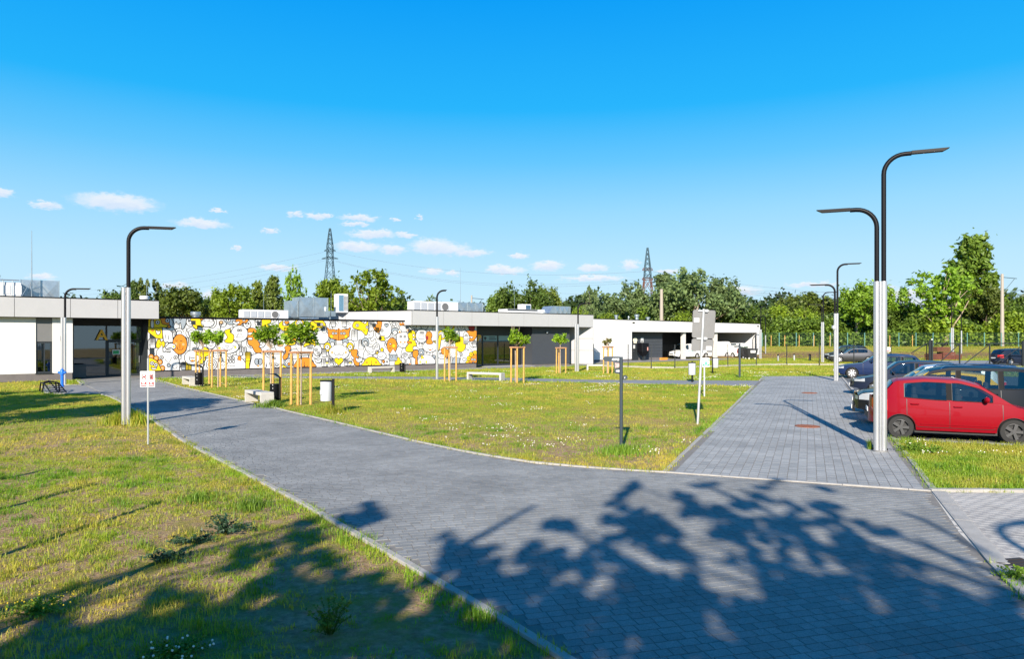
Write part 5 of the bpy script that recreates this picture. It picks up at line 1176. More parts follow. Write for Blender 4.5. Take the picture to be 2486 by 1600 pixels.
# prohibition signs
red = mat('sign_red_paint', (.62,.02,.03), .45); whitesign = mat('sign_white', (.78,.78,.78), .45); gpost = mat('galvanised_post', (.55,.56,.57), .4, .6, var=.05)
b = G(359.5, 1079); S_ = empty('prohibition_sign', b, R(8), 'pair of small white signs with red crossed circles on a thin post', 'sign')
sy = b.y/F
mb = MB(); post_sign(mb, ZY(870, b.y), .022); mb.build('post', gpost, S_)
dogk = mat('sign_black', (.02,.02,.02), .5)
for x0, x1, dark in ((-.165, .0, False), (.012, .165, True)):
    z0, z1 = ZY(938, b.y), ZY(902, b.y)+.0
    z0, z1 = 1.37, 1.75
    yb = -.03 if not dark else -.03
    pl_ = MB(); pl_.box(x0, x1, yb-.006, yb, z0, z1); p_ = pl_.build('sign_plate', whitesign, S_)
    cx_ = (x0+x1)/2; rw_ = (x1-x0)/2*.72; zc = z1-.135
    mb = MB(); n = 24
    v = [(cx_+q*math.cos(2*math.pi*i/n), yb-.0085, zc+q*1.25*math.sin(2*math.pi*i/n)) for q in (rw_, rw_*.8) for i in range(n)]
    mb.add(v, [(i, (i+1) % n, n+(i+1) % n, n+i) for i in range(n)]); mb.add([(cx_-rw_*.62,yb-.0085,zc+rw_*.9),(cx_-rw_*.75,yb-.0085,zc+rw_*.7),(cx_+rw_*.62,yb-.0085,zc-rw_*.9),(cx_+rw_*.75,yb-.0085,zc-rw_*.7)], [(0,1,2,3)]); mb.build('red_ring', red, p_)
    mb = MB(); mb.plate([(cx_-.04,zc-.03),(cx_-.03,zc+.02),(cx_+.02,zc+.02),(cx_+.03,zc+.05),(cx_+.05,zc+.03),(cx_+.035,zc),(cx_+.035,zc-.05),(cx_+.02,zc-.05),(cx_+.015,zc-.02),(cx_-.02,zc-.02),(cx_-.03,zc-.05)] if not dark else [(cx_-.03,zc-.05),(cx_-.035,zc+.04),(cx_+.03,zc+.05),(cx_+.035,zc-.05)], yb-.0078, yb-.0065); mb.build('pictogram', dogk, p_)
    mb = MB(); mb.box(x0+.02, x1-.02, yb-.0085, yb-.0065, z0+.02, z0+.125); mb.build('red_panel', red, p_)
    mb = MB(); mb.box(x0+.05, x1-.06, yb-.0105, yb-.009, z0+.085, z0+.105); mb.box(x0+.035, x1-.035, yb-.0105, yb-.009, z0+.045, z0+.065); mb.build('lettering', whitesign, p_)
# hydrant marker sign
b = G(44, 925); S_ = empty('hydrant_marker', b, 0, 'small red and white hydrant marker with a letter H on a thin post', 'sign')
mb = MB(); post_sign(mb, ZY(860, b.y), .03); mb.build('post', gpost, S_); w_ = .155; z0, z1 = ZY(872.5, b.y), ZY(860.5, b.y)
mb = MB(); mb.box(-w_, w_, -.045, -.035, z0, z1); mb.build('sign_plate', whitesign, S_)
mb = MB(); mb.box(-w_, -w_*.72, -.05, -.046, z0, z1); mb.box(w_*.72, w_, -.05, -.046, z0, z1); mb.box(-w_*.55, w_*.55, -.05, -.046, z0+.01, z1-.01); mb.build('red_panel', red, S_)
text_mesh('letter', 'H', .26, whitesign, S_, (0, -.053, z0+.06), depth=.001, bold=.01)
# blue hydrant
b = G(151, 939); blue = mat('hydrant_blue', (.01,.13,.55), .35, coat=.3)
H_ = empty('fire_hydrant', b, 0, 'bright blue fire hydrant at the edge of the paved pad', 'hydrant')
mb = MB(); mb.lathe([(.10,0),(.10,.05),(.075,.06),(.075,.62),(.11,.63),(.11,.82),(.09,.88),(.02,.93),(.02,.98)], 16); mb.build('barrel', blue, H_, smooth=True)
for s in (-1, 1): mb = MB(); mb.lathe([(.06, .09*s), (.06, .2*s)], 12, (0,0,.74), 'x'); mb.build('nozzle', blue, H_, smooth=True)
# bike rack
b = G(128, 953); K_ = empty('bike_rack', b, R(-42), 'low black metal bike rack with slanting rails on the paved pad', 'bike rack')
for s in (-.7, -.25): mb = MB(); mb.tube([(s,-.35,0),(s,-.3,.42),(s+.02,0,.5),(s,.3,.42),(s,.35,0)], .035, 6); mb.build('hoop', blackm, K_)
for y_ in (-.3, 0, .3): mb = MB(); mb.tube([(-.7, y_, .45), (-.2, y_, .42), (.9, y_, .04)], .03, 6); mb.build('rail', blackm, K_)
for k in range(5): mb = MB(); mb.tube([(-.1+.2*k, -.3, .38-.08*k), (-.1+.2*k, .3, .38-.08*k)], .02, 5); mb.build('bar', blackm, K_)
# fingerpost
b = G(1508, 1094); fp = mat('fingerpost_slate', (.035,.05,.065), .45, .2)
S_ = empty('fingerpost', b, 0, 'tall dark slate fingerpost with ADOPCJE arm at the near lawn corner', 'signpost', 'dark fingerposts')
dd = b.y; k = dd/F
mb = MB(); mb.lathe([(.038, 0), (.038, ZY(866.5, dd))], 16); mb.build('post', fp, S_, smooth=True)
def arm(px0, px1, yt0, yb0, yt1, yb1, tip, m=fp, name='sign_arm', y=0.0):
    q = [((px0-1508)*k, ZY(yt0, dd)), ((px1-1508)*k, ZY(yt1, dd)), ((px1-1508)*k, ZY(yb1, dd)), ((px0-1508)*k, ZY(yb0, dd))]
    if tip < 0: q = q[:3] + [q[3], (q[0][0]-.045, (q[0][1]+q[3][1])/2)]
    if tip > 0: q = [q[0], q[1], (q[1][0]+.04, (q[1][1]+q[2][1])/2), q[2], q[3]]
    mb = MB(); mb.plate(q[::-1], -.02+y, .01+y); return mb.build(name, m, S_)
a1_ = arm(1468, 1504, 865.5, 877, 866, 879.5, -1)
o = text_mesh('lettering', 'ADOPCJE', .068, whitesign, S_, ((1494-1508)*k, -.0235, ZY(875, dd)), depth=.0008, bold=.0015, sx=.58)
ph = mat('photo_print', (.42,.30,.28), .5, var=.6, vscale=14)
arm(1491, 1503.5, 879.8, 896, 880, 893, 0, fp, 'picture_frame'); arm(1492.5, 1503, 881, 893.5, 881.5, 892, 0, ph, 'picture', -.0035)
arm(1492, 1503.5, 896.5, 906, 893.5, 908.5, 0); arm(1495, 1503.5, 899, 902.5, 898, 903.5, 0, mat('dim_white', (.5,.5,.5), .5), 'lettering', -.0035)
arm(1513, 1520, 912, 922, 911, 921.5, 1)
text_mesh('lettering', 'ff', .05, whitesign, S_, ((1514-1508)*k+.02, -.0235, ZY(919, dd)), depth=.0008)
# second fingerpost
b = G(1796, 917); dd = b.y; k = dd/F
S_ = empty('fingerpost', b, 0, 'distant fingerpost in front of the carport dumpsters', 'signpost', 'dark fingerposts')
mb = MB(); mb.box(-.07, .0, -.03, .03, 0, ZY(834, dd)); mb.build('post', fp, S_); mb = MB(); mb.box(.012, .05, -.03, .03, 0, ZY(834, dd)); mb.build('post_rail', fp, S_)
mb = MB(); mb.plate([(-23*k-.0, ZY(836, dd)), (-21*k, ZY(834, dd)), (-.07, ZY(834, dd)), (-.07, ZY(838.5, dd)), (-21*k, ZY(838.5, dd))], -.02, .02); mb.build('sign_arm', fp, S_)
mb = MB(); mb.plate([(-9*k, ZY(835.2, dd)), (-2.2*k, ZY(835.2, dd)), (-2.2*k, ZY(837, dd)), (-9*k, ZY(837, dd))], -.026, -.021); mb.build('lettering', whitesign, S_)
mb = MB(); mb.plate([(-16*k, ZY(840, dd)), (-.07, ZY(839.5, dd)), (-.07, ZY(843, dd)), (-12*k, ZY(843.5, dd))], -.02, .02); mb.build('sign_arm', fp, S_)
# leaning road sign seen from behind
b = G(1693.5, 1029); dd = b.y; k = dd/F; sb_ = mat('sign_back_grey', (.19,.19,.19), .45, .3, var=.05)
S_ = empty('road_sign', b, 0, 'leaning grey metal road sign seen from behind, two plates on a post', 'road sign')
top = ((1708.5-1693.5)*k, 0, ZY(750, dd)); at_ = lambda z: top[0]*z/top[2]
mb = MB(); mb.tube([(0,0,-.05), top], .038, 12); mb.build('post', gpost, S_, smooth=True)
def sgn(pts, name='sign_plate'):
    q = [((x-1693.5)*k, ZY(y, dd)) for x, y in pts]; q2 = []
    n = len(q)
    for i in range(n):   # rounded corners
        p, c, nx_ = Vector(q[i-1]), Vector(q[i]), Vector(q[(i+1) % n]); r_ = .06
        u = (p-c).normalized()*r_; v_ = (nx_-c).normalized()*r_
        for t in (0, .25, .5, .75, 1): a = c+u*(1-t)**2*1.0+v_*t*t; q2.append((a.x, a.y))
    mb = MB(); mb.plate(q2, .04, .055); o = mb.build(name, sb_, S_)
    mb = MB(); mb.tube([(x, .04, z) for x, z in q2]+[(q2[0][0], .04, q2[0][1])], .008, 5); mb.build('folded_rim', sb_, o); return o
sgn([(1684,752),(1738,754),(1734.5,822),(1681,819.5)]); sgn([(1681,822.5),(1733.5,825),(1731,856),(1679,852)])
for zpx in (754.5, 822, 853.5):
    z = ZY(zpx, dd); c = at_(z); mb = MB(); mb.box(c-.16, c+.16, .005, .035, z-.02, z+.02); mb.box(c+.04, c+.12, -.03, .01, z-.04, z+.04); mb.build('clamp', gpost, S_)
for x0, x1, y0, y1 in ((1686, 1698, 772, 782), (1715, 1728, 841, 850)): mb = MB(); mb.box((x0-1693.5)*k, (x1-1693.5)*k, .030, .039, ZY(y1, dd), ZY(y0, dd)); mb.build('sticker', whitesign, S_)
# assembly point sign
b = G(1710, 962); dd = b.y; k = dd/F; grn = mat('assembly_green', (.0,.42,.22), .5)
S_ = empty('assembly_point_sign', b, 0, 'green and white assembly point sign on a thin white post', 'sign')
mb = MB(); mb.tube([(0,0,-.02), (0,0,ZY(869, dd))], .03, 8); mb.build('post', whitep, S_)
X0, X1, z0, z1 = -5.5*k, 11.5*k, ZY(891, dd), ZY(869, dd)
mb = MB(); mb.box(X0, X1, -.045, -.032, z0, z1); mb.build('sign_plate', whitesign, S_)
cxs = (X0+X1)/2; zc = z1-.19
mb = MB()
for sx_, sz_ in ((-1, 1), (1, 1), (-1, -1), (1, -1)): mb.plate([(cxs+sx_*.14, zc+sz_*.14), (cxs+sx_*.06, zc+sz_*.14), (cxs+sx_*.14, zc+sz_*.05)][::-1 if sx_*sz_ > 0 else 1], -.052, -.047)
for dx_ in (-.04, .0, .04): mb.ell((cxs+dx_, -.05, zc+.05-abs(dx_)), (.018, .003, .018), 8, 4); mb.box(cxs+dx_-.016, cxs+dx_+.016, -.052, -.047, zc-.09, zc+.025)
mb.build('pictogram', grn, S_); mb = MB(); mb.box(X0+.03, X1-.03, -.052, -.047, z0+.04, z0+.075); mb.box(X0+.03, X1-.03, -.052, -.047, z0+.095, z0+.115); mb.build('green_bar', grn, S_)
# manhole covers
rust = mat('rusty_iron', (.26,.10,.055), .75, .4, var=.3, vscale=12, bump=.3)
for (x, y, r_, lab) in ((1960, 1036.5, .34, 'nearer rusty round manhole cover in the side path'), (1965, 955, .34, 'farther rusty manhole cover in the side path')):
    b = G(x, y); T_ = empty('manhole_cover', b, .3, lab, 'manhole cover', 'rusty manhole covers')
    mb = MB(); mb.lathe([(r_, 0.0), (r_, .024), (r_*.93, .025)], 28); mb.build('frame', rust, T_)
    for i in range(-4, 5):
        hw_ = math.sqrt(max(0, (r_*.88)**2-(i*.07)**2))
        nseg = max(1, int(hw_*2/.08))
        for j in range(nseg): a = -hw_+2*hw_*j/nseg; mb = MB(); mb.box(a+.008, a+2*hw_/nseg-.008, i*.07-.026, i*.07+.026, .0255, .031); mb.build('raised_stud', rust, T_)
b = G(2475, 1378); mb = MB(); mb.box(-.2, .25, -.22, .22, -.02, .022); 
for i in range(5): mb.box(-.18, .23, -.18+i*.085, -.13+i*.085, .0225, .03)
o = mb.build('drain_grate', mat('drain_iron', (.05,.04,.035), .7, .5), rz=.2); o.location = b; tag(o, 'dark iron drain grate at the right edge of the pale paving', 'drain')

# ------------------------------------------------------------------ fences
def fence_run(name, label, pts, h, postw, m, wire=None, top=False, plinthh=0.0, wirestep=.2, lean=0, cat='fence', wm=None):
    T_ = empty(name, pts[0], 0, label, cat); o0 = Vector(pts[0])
    for p in pts:
        q = Vector(p)-o0; mb = MB(); mb.box(q.x-postw/2, q.x+postw/2, q.y-postw/2, q.y+postw/2, q.z, q.z+h); mb.build('post', m, T_)
    for a, b in zip(pts, pts[1:]):
        a = Vector(a)-o0; b = Vector(b)-o0; d = b-a; L_ = Vector((d.x, d.y, 0)).length; dn = Vector((d.x, d.y, 0)).normalized(); ang = math.atan2(d.y, d.x)
        if wire:
            mb = MB(); n = int(L_/wirestep)
            for i in range(1, n): q = a+d*(i/n); w_ = wire; mb.add([(q.x-dn.x*w_, q.y-dn.y*w_, q.z+.12+plinthh), (q.x+dn.x*w_, q.y+dn.y*w_, q.z+.12+plinthh), (q.x+dn.x*w_, q.y+dn.y*w_, q.z+h-.05), (q.x-dn.x*w_, q.y-dn.y*w_, q.z+h-.05)], [(0,1,2,3)])
            for zz in np.arange(.15+plinthh, h, .24): mb.tube([a+Vector((0,0,zz)), b+Vector((0,0,zz))], wire*1.2, 4)
            o = mb.build('mesh_panel', wm or m, T_)
        if plinthh:
            mb = MB(); mb.box(0.06, L_-.06, -.04, .04, -.02, plinthh); o = mb.build('plinth_board', kerbm, T_); o.location = a; o.rotation_euler.z = ang
    return T_
fm = mat('fence_dark', (.02,.025,.03), .5, .3)
pts = [G(1441, 889), G(1525, 892), G(1581, 894), G(1638.5, 894.5), G(1702, 892), G(1767, 890), G(1836, 887.5), G(1910, 886.5), G(1989, 887), G(2073, 887), G(2163, 888), G(2250, 889)]
fence_run('mesh_fence', 'dark wire mesh fence on thin posts in front of the garage wing', pts, 1.98, .065, fm, .0022, plinthh=.13, wirestep=.14)
# green boundary fence on the bank
tl = mat('fence_teal', (.10,.24,.22), .5, .2); tlw = mat('fence_teal_wire', (.03,.09,.07), .5, .2)
pp = []
for i in range(17): y = 106-i*.12; x = (1850+i*41.5-CX)/F*y; pp.append(Vector((x, y, float(ground_z(x, y)))))
pp[0:0] = []
fence_run('boundary_fence', 'green mesh boundary fence along the top of the bank', pp, 2.1, .10, tl, .006, wirestep=.17, wm=tlw)
# sliding gate
gd = 61.8; gx = lambda p: (p-CX)/F*gd
T_ = empty('sliding_gate', (gx(2257), gd, 0), 0, 'dark sliding gate with diagonal braces and a triangular tail', 'gate')
X = lambda p: gx(p)-gx(2257)
for p0, p1, nm_, zz in ((2254, 2258, 'post', 826), (2260, 2263.5, 'post', 826), (2480, 2487, 'post', 828)):
    mb = MB(); mb.box(X(p0), X(p1), -.12, .0, 0, ZY(zz, gd)); mb.build(nm_, fm, T_)
mb = MB(); mb.lathe([(.05, 0), (.06, .1), (.02, .14)], 8, (X(2261.5), -.06, ZY(826, gd))); mb.build('warning_light', whitep, T_)
mb = MB(); mb.box(X(2263.5), X(2700), .03, .11, ZY(835, gd), ZY(832.8, gd)); mb.build('top_rail', fm, T_)
mb = MB(); mb.box(X(2215), X(2700), .03, .11, .08, .24); mb.build('bottom_rail', fm, T_)
for p in (2331, 2404): mb = MB(); mb.box(X(p)-.05, X(p)+.05, .035, .105, .245, ZY(835.1, gd)); mb.build('upright', fm, T_)
for a, b in (((2275, 889), (2330, 835)), ((2338, 889), (2402, 838)), ((2413, 889), (2478, 843)), ((2214, 857), (2253, 833)), ((2486, 889), (2560, 835))):
    mb = MB(); mb.tube([(X(a[0]), .07, max(.1, ZY(a[1], gd))), (X(b[0]), .07, ZY(b[1], gd))], .042, 4); mb.build('brace', fm, T_)
mb = MB()
for i in range(150): q = X(2264)+i*.09; mb.add([(q, .12, .25), (q+.006, .12, .25), (q+.006, .12, 2.0), (q, .12, 2.0)], [(0,1,2,3)])
for k_ in range(8): mb.box(X(2264), X(2264)+13.5, .122, .128, .3+k_*.22, .306+k_*.22)
mb.build('mesh_panel', fm, T_)
# fence beyond the left edge that casts the thin lines of shade on the near lawn
pts = [Vector((-9.9,9.3,0)), Vector((-8.15,7.9,0)), Vector((-6.35,6.55,0)), Vector((-4.75,4.6,0)), Vector((-3.2,2.45,0)), Vector((-1.9, .6, 0))]
fence_run('near_fence', 'timber post fence just beyond the left edge of the near lawn', pts, 2.2, .085, bark)
# ------------------------------------------------------------------ cars
tyre_m = mat('tyre_rubber', (0.018,0.018,0.018), 0.85); dark_trim = mat('dark_trim', (0.015,0.016,0.018), 0.5)
cglass = glass_mat('car_glass', (0.50,0.58,0.58), base=0.07, ior=1.5)
lampg = mat('lamp_glass', (0.40,0.42,0.44), 0.15, 0.2, spec=0.6); tail_m = mat('tail_lamp_red', (0.55,0.01,0.01), 0.15, coat=.6)
chrome = mat('chrome_trim', (0.8,0.8,0.82), 0.12, 1.0); alloy = mat('alloy_rim', (0.62,0.62,0.64), 0.35, 0.4); alloyd = mat('dark_alloy_rim', (0.10,0.10,0.105), 0.35, 0.6)
interior = mat('car_interior', (0.045,0.045,0.05), .9)
pillar_m = mat('door_pillar_black', (0.012,0.012,0.013), .85, spec=.2); plate_w = mat('plate_white', (.7,.7,.68), .5)
def sstep(x): x = min(1, max(0, x)); return x*x*(3-2*x)
def lin(pts, x):
    if x <= pts[0][0]: return pts[0][1]
    for (a, b), (c, d) in zip(pts, pts[1:]):
        if x <= c: t = (x-a)/(c-a); return b+(d-b)*t
    return pts[-1][1]
def smo(pts, x, w=.07): return sum(lin(pts, x+w*k) for k in (-1, -.5, 0, .5, 1))/5
def make_car(name, label, paint, L, W, belt, roof, wheels, wr, wins, doors, rim=alloy, cat='car', van=False, rails=False, sill=.24, nose=.80, clad=None, rimspokes=5, group=None, lampz=(.62,.80), stripe=None, detail=True):
    """belt/roof: outlines (x, z) seen from the side, x = 0 at the nose; wheels: axle x; wins: (x0,x1) glazed bays; doors: x of the shut lines"""
    T_ = empty(name, (0,0,0), 0, label, cat, group)
    H2 = W/2; xa, xb = roof[0][0], roof[-1][0]
    def zt(x): return smo(belt, x)
    def zr(x): return smo(roof, x, .05)
    bmax = max(p[1] for p in belt)
    def hw(x, z, x_only=False):
        u = (x-L/2)/(L/2); t = H2*(1-.34*abs(u)**7-.05*u*u)
        if z < .5: t *= 1-.07*((.5-z)/.3)**2
        if z > .62: t *= 1-.085*min(1.3, (z-.62)/(bmax-.62+.01))**1.6
        return t
    def zb(x):
        z = sill + .10*sstep((.45-x)/.45) + .12*sstep((x-(L-.4))/.4)
        for wx in wheels:
            R_ = wr*1.13; d = abs(x-wx)
            if d < R_: z = max(z, wr*.96+math.sqrt(R_*R_-d*d))
        return z
    xsn = sorted(set([L*i/64 for i in range(65)] + [wx+wr*1.13*math.cos(math.pi*k/14) for wx in wheels for k in range(15)]))
    NZ = 10
    body = MB()
    def sidept(x, f, s): a, b = zb(x), zt(x)-.0; z = a+(b-a)*f; return (x, s*hw(x, z), z)
    for s in (-1, 1): body.grid([[sidept(x, j/NZ, s) for j in range(NZ+1)] for x in xsn], flip=(s > 0))
    NY = 8
    def crown(x, s, zf): 
        e = hw(x, zt(x)); y = e*s; return (x, y, zf(x)+.035*(1-s*s)*min(1, .3+abs(1)))
    v = [crown(x, -1+2*j/NY, zt) for x in xsn for j in range(NY+1)]; f = []
    for i in range(len(xsn)-1):
        xm = (xsn[i]+xsn[i+1])/2
        for j in range(NY):
            if xa+.25 < xm < xb-.2 and 0 < j < NY-1: continue
            f.append((i*(NY+1)+j, (i+1)*(NY+1)+j, (i+1)*(NY+1)+j+1, i*(NY+1)+j+1))
    body.add(v, f)
    # nose and tail
    for xe_, sg in ((0, -1), (L, 1)):
        P = []
        for j in range(NZ+1):
            f = j/NZ; a, b = zb(xe_), zt(xe_); z = a+(b-a)*f; h = hw(xe_, z); row = []
            for k in range(NY+1): s = -1+2*k/NY; row.append((xe_+sg*.13*(1-s*s)*(1-.35*f), h*s, z+.035*(1-s*s)*f))
            P.append(row)
        body.grid(P, flip=(sg < 0))
    # wheel arch lips
    bo = body.build('body', paint, T_, smooth=True)
    ub = MB(); ub.box(.25, L-.25, -H2+.30, H2-.30, .17, .60)
    ub.box(wheels[0]+wr*1.05, wheels[1]-wr*1.05, -H2+.12, H2-.12, .17, .5); ub.build('underbody', dark_trim, T_)
    for wx in wheels:
        for s in (-1, 1):
            a = MB(); pts = [[(wx+q*wr*math.cos(t), s*(hw(wx, .6)+.012-(0 if q < 1.13 else .012)), max(sill, wr*.96+q*wr*math.sin(t))) for q in (1.09, 1.14)] for t in [math.pi*k/16 for k in range(17)]]
            a.grid(pts); 
            inner = [[(wx+1.12*wr*math.cos(t), s*(H2-d_), wr*.96+1.12*wr*math.sin(t)) for d_ in (.04, .30)] for t in [math.pi*k/12 for k in range(13)]]
            a.grid(inner); a.build('wheel_arch', clad or dark_trim, T_)
    # cabin
    def gh(x, z): b_ = zt(x); return hw(x, b_)*(1-.015) - (.30 if not van else .12)*max(0, z-b_)*(1-.1)*.85
    r1 = roof[1][0]; r2 = roof[-2][0]
    scr = [(xa+.06, r1-.03)] + ([] if van else [(r2+.04, xb-.06 if xb-r2 > .2 else xb-.03)])
    cab = MB(); gx_ = sorted(set([xa+(xb-xa)*i/44 for i in range(45)] + [q for w_ in wins for q in w_] + [q for w_ in scr for q in w_]))
    def lev(x): b_ = zt(x)-.03; t = max(b_+.001, zr(x)); lo = min(t, zt(x)+.025); hi = max(lo, min(t, zr(x)-.075)); return [b_, lo, lo+(hi-lo)*.33, lo+(hi-lo)*.67, hi, t]
    for s in (-1, 1):
        P = [[(x, s*gh(x, z), z) for z in lev(x)] for x in gx_]; v = [p for row in P for p in row]; f = []
        for i in range(len(gx_)-1):
            xm = (gx_[i]+gx_[i+1])/2; glz = any(a_ < xm < b_ for a_, b_ in wins)
            for j in range(5):
                if glz and j in (1, 2, 3): continue
                q = (i*6+j, (i+1)*6+j, (i+1)*6+j+1, i*6+j+1); f.append(q[::-1] if s > 0 else q)
        cab.add(v, f)
    def rpt(x, s, o=0.0): z = max(zt(x)-.03, zr(x)); h = gh(x, z); return (x, s*h, z+.05*(1-s*s)*min(1, (zr(x)-zt(x))/.3 if zr(x) > zt(x) else 0)+o+.025*(1-abs(s)**4)-.025)
    SS = [-1, -.9, -.72, -.48, -.24, 0, .24, .48, .72, .9, 1]
    v = [rpt(x, q) for x in gx_ for q in SS]; f = []
    for i in range(len(gx_)-1):
        xm = (gx_[i]+gx_[i+1])/2; glz = any(a_ < xm < b_ for a_, b_ in scr)
        for k in range(10):
            if glz and 1 <= k <= 8: continue
            f.append((i*11+k, (i+1)*11+k, (i+1)*11+k+1, i*11+k+1))
    cab.add(v, f)
    co = cab.build('roof', paint, T_, smooth=True)
    # windscreen and rear window: bands of the same surface, lifted off it
    def screen(x0, x1, nm_, dx):
        mb = MB(); mb.grid([[(lambda p: (p[0]+dx, p[1], p[2]+.012))(rpt(x0+(x1-x0)*i/8, (-.90+1.8*k/10))) for k in range(11)] for i in range(9)]); mb.build(nm_, cglass_dark, T_, smooth=True)
    screen(xa+.06, r1-.03, 'windscreen', -.014)
    if not van: screen(r2+.04, xb-.06 if xb-r2 > .2 else xb-.03, 'rear_window', .014)
    # side windows
    for s in (-1, 1):
        for (x0, x1) in wins:
            n = 14; P = []
            for i in range(n+1):
                x = x0+(x1-x0)*i/n; lo = zt(x)+.025; hi = zr(x)-.075
                if hi < lo+.01: hi = lo+.01
                P.append([(x, s*(gh(x, lo+(hi-lo)*j/4)+.008), lo+(hi-lo)*j/4) for j in range(5)])
            mb = MB(); mb.grid(P, flip=(s > 0)); mb.build('side_window', cglass_dark, T_)
            mb = MB(); rim_ = [P[i][0] for i in range(n+1)] + [P[i][4] for i in range(n, -1, -1)]
            mb.tube(rim_+[rim_[0]], .009, 4); mb.build('window_seal', dark_trim, T_)
        # dark post between the bays
        for (a, b), (c, d_) in zip(wins, wins[1:]):
            P = [[(x, s*(gh(x, z)+.005), z) for z in [zt(x)+.03+(zr(x)-.08-zt(x)-.03)*j/3 for j in range(4)]] for x in (b+.005, (b+c)/2, c-.005)]
            mb = MB(); mb.grid(P, flip=(s > 0)); mb.build('door_pillar', pillar_m, T_)
        # doors: panels slightly proud of dark shut lines
        if detail:
            for k, (x0, x1) in enumerate(zip(doors, doors[1:])):
                nx_ = 12; P = []; Q = []
                for i in range(nx_+1):
                    x = x0+.006+(x1-x0-.012)*i/nx_; a = max(sill+.09, zb(x)+.03); b_ = zt(x)-.012
                    P.append([(x, s*(hw(x, a+(b_-a)*j/7)+.006), a+(b_-a)*j/7) for j in range(8)])
                    x = x0-.008+(x1-x0+.016)*i/nx_; a2 = max(sill+.075, zb(x)+.016)
                    Q.append([(x, s*(hw(x, a2+(b_-a2)*j/7)+.003), a2+(b_-a2)*j/7) for j in range(8)])
                mb = MB(); mb.grid(Q, flip=(s > 0)); mb.build('door_gap', dark_trim, T_, smooth=True)
                mb = MB(); mb.grid(P, flip=(s > 0)); d_o = mb.build('door', paint, T_, smooth=True)
                hx = x1-.17 if x1-x0 > .5 else x1-.1; hz = zt(hx)-.12
                mb = MB(); mb.tube([(hx-.09, s*(hw(hx, hz)+.012), hz), (hx-.07, s*(hw(hx, hz)+.035), hz+.003), (hx+.07, s*(hw(hx, hz)+.035), hz+.003), (hx+.09, s*(hw(hx, hz)+.012), hz)], .014, 6); mb.build('handle', paint, d_o, smooth=True)
            # sill moulding
            mz = sill+.16; xs_ = [doors[0]+.1+(doors[-1]-doors[0]-.15)*i/8 for i in range(9)]
            mb = MB(); mb.tube([(x, s*(hw(x, mz)+.008), mz) for x in xs_ if zb(x) < mz], .014, 5); mb.build('side_moulding', paint, T_, smooth=True)
        # mirror
        mx_ = wins[0][0]+.16; mz = zt(mx_)+.06
        mb = MB(); mb.ell((mx_-.02, s*(hw(mx_, zt(mx_))+.11), mz+.03), (.06, .10, .075), 12, 8); mb.tube([(mx_, s*(hw(mx_, zt(mx_))-.05), mz-.04), (mx_, s*(hw(mx_, zt(mx_))+.06), mz)], .03, 6); mb.build('mirror', paint, T_, smooth=True)
        # lamps
        z0, z1 = lampz
        P = [[(x, s*(hw(x, z)+.008), z) for z in (z0, (z0+z1)/2, min(z1, zt(x)-.02))] for x in (.02, .1, .2, .32, .42)]
        mb = MB(); mb.grid(P, flip=(s > 0))
        Fp = [[(-.13*(1-q*q)*(1-.35*.7)-.01, s*q*hw(0, z0), z) for z in (z0, (z0+z1)/2, min(z1, zt(0)-.01))] for q in (.62, .75, .88, 1.0)]
        mb.grid(Fp, flip=(s < 0)); mb.build('headlight', lampg, T_, smooth=True)
        zr0, zr1 = (.70, min(zt(L)-.02, 1.0)) if not van else (.62, 1.15)
        P = [[(x, s*(hw(x, z)+.008), z) for z in (zr0, (zr0+zr1)/2, zr1)] for x in (L-.28, L-.16, L-.06, L-.005)]
        mb = MB(); mb.grid(P, flip=(s > 0)); Fp = [[(L+.13*(1-q*q)*.75+.012, s*q*hw(L, .8), z) for z in (zr0, (zr0+zr1)/2, zr1)] for q in (.72, .85, 1.0)]
        mb.grid(Fp, flip=(s > 0)); mb.build('tail_light', tail_m, T_, smooth=True)
        for wx in wheels:
            y = s*(H2-.115); wo = empty('wheel', (wx, y, wr*.97)); wo.parent = T_
            mb = MB(); mb.lathe([(wr*.66, -.10), (wr*.93, -.10), (wr, -.06), (wr, .06), (wr*.93, .10), (wr*.66, .10)], 28, axis='y', cap=False); mb.build('tyre', tyre_m, wo, smooth=True)
            ri = MB(); ri.lathe([(wr*.67, s*-.06), (wr*.69, s*.085), (wr*.62, s*.095), (wr*.60, s*.05)], 24, axis='y', cap=False); ri.lathe([(wr*.15, s*.03), (wr*.14, s*.095)], 12, axis='y')
            for k in range(rimspokes):
                a = 2*math.pi*k/rimspokes+.3; c_, s_ = math.cos(a), math.sin(a); w0_, w1_ = wr*.10, wr*.12*(5/rimspokes)
                q = [(-w0_, wr*.1), (w0_, wr*.1), (w1_, wr*.63), (-w1_, wr*.63)]; v = [(u*c_-t*s_, yy, u*s_+t*c_) for yy in (s*.055, s*.088) for u, t in q]
                ri.add(v, [(0,1,2,3),(7,6,5,4),(0,4,5,1),(1,5,6,2),(2,6,7,3),(3,7,4,0)])
            ri.build('rim', rim, wo, smooth=True)
            mb = MB(); mb.lathe([(wr*.6, s*.0), (wr*.6, s*.02)], 18, axis='y'); mb.build('brake_disc', dark_trim, wo)
    # front: grille, lower intake, plate
    mb = MB(); mb.grid([[(-.13*(1-q*q)*.85-.012, q*hw(0, .5), z) for z in (.50, .62)] for q in [-.55+1.1*i/8 for i in range(9)]], flip=True); mb.grid([[(-.13*(1-q*q)*.97-.01, q*hw(0, .4), z) for z in (.33, .43)] for q in [-.7+1.4*i/8 for i in range(9)]], flip=True); mb.build('grille', dark_trim, T_)
    mb = MB(); mb.box(-.165, -.15, -.26, .26, .42, .53); mb.build('number_plate', plate_w, T_)
    mb = MB(); mb.box(L+.14, L+.155, -.26, .26, .62 if not van else .9, .73 if not van else 1.01); mb.build('number_plate', plate_w, T_)
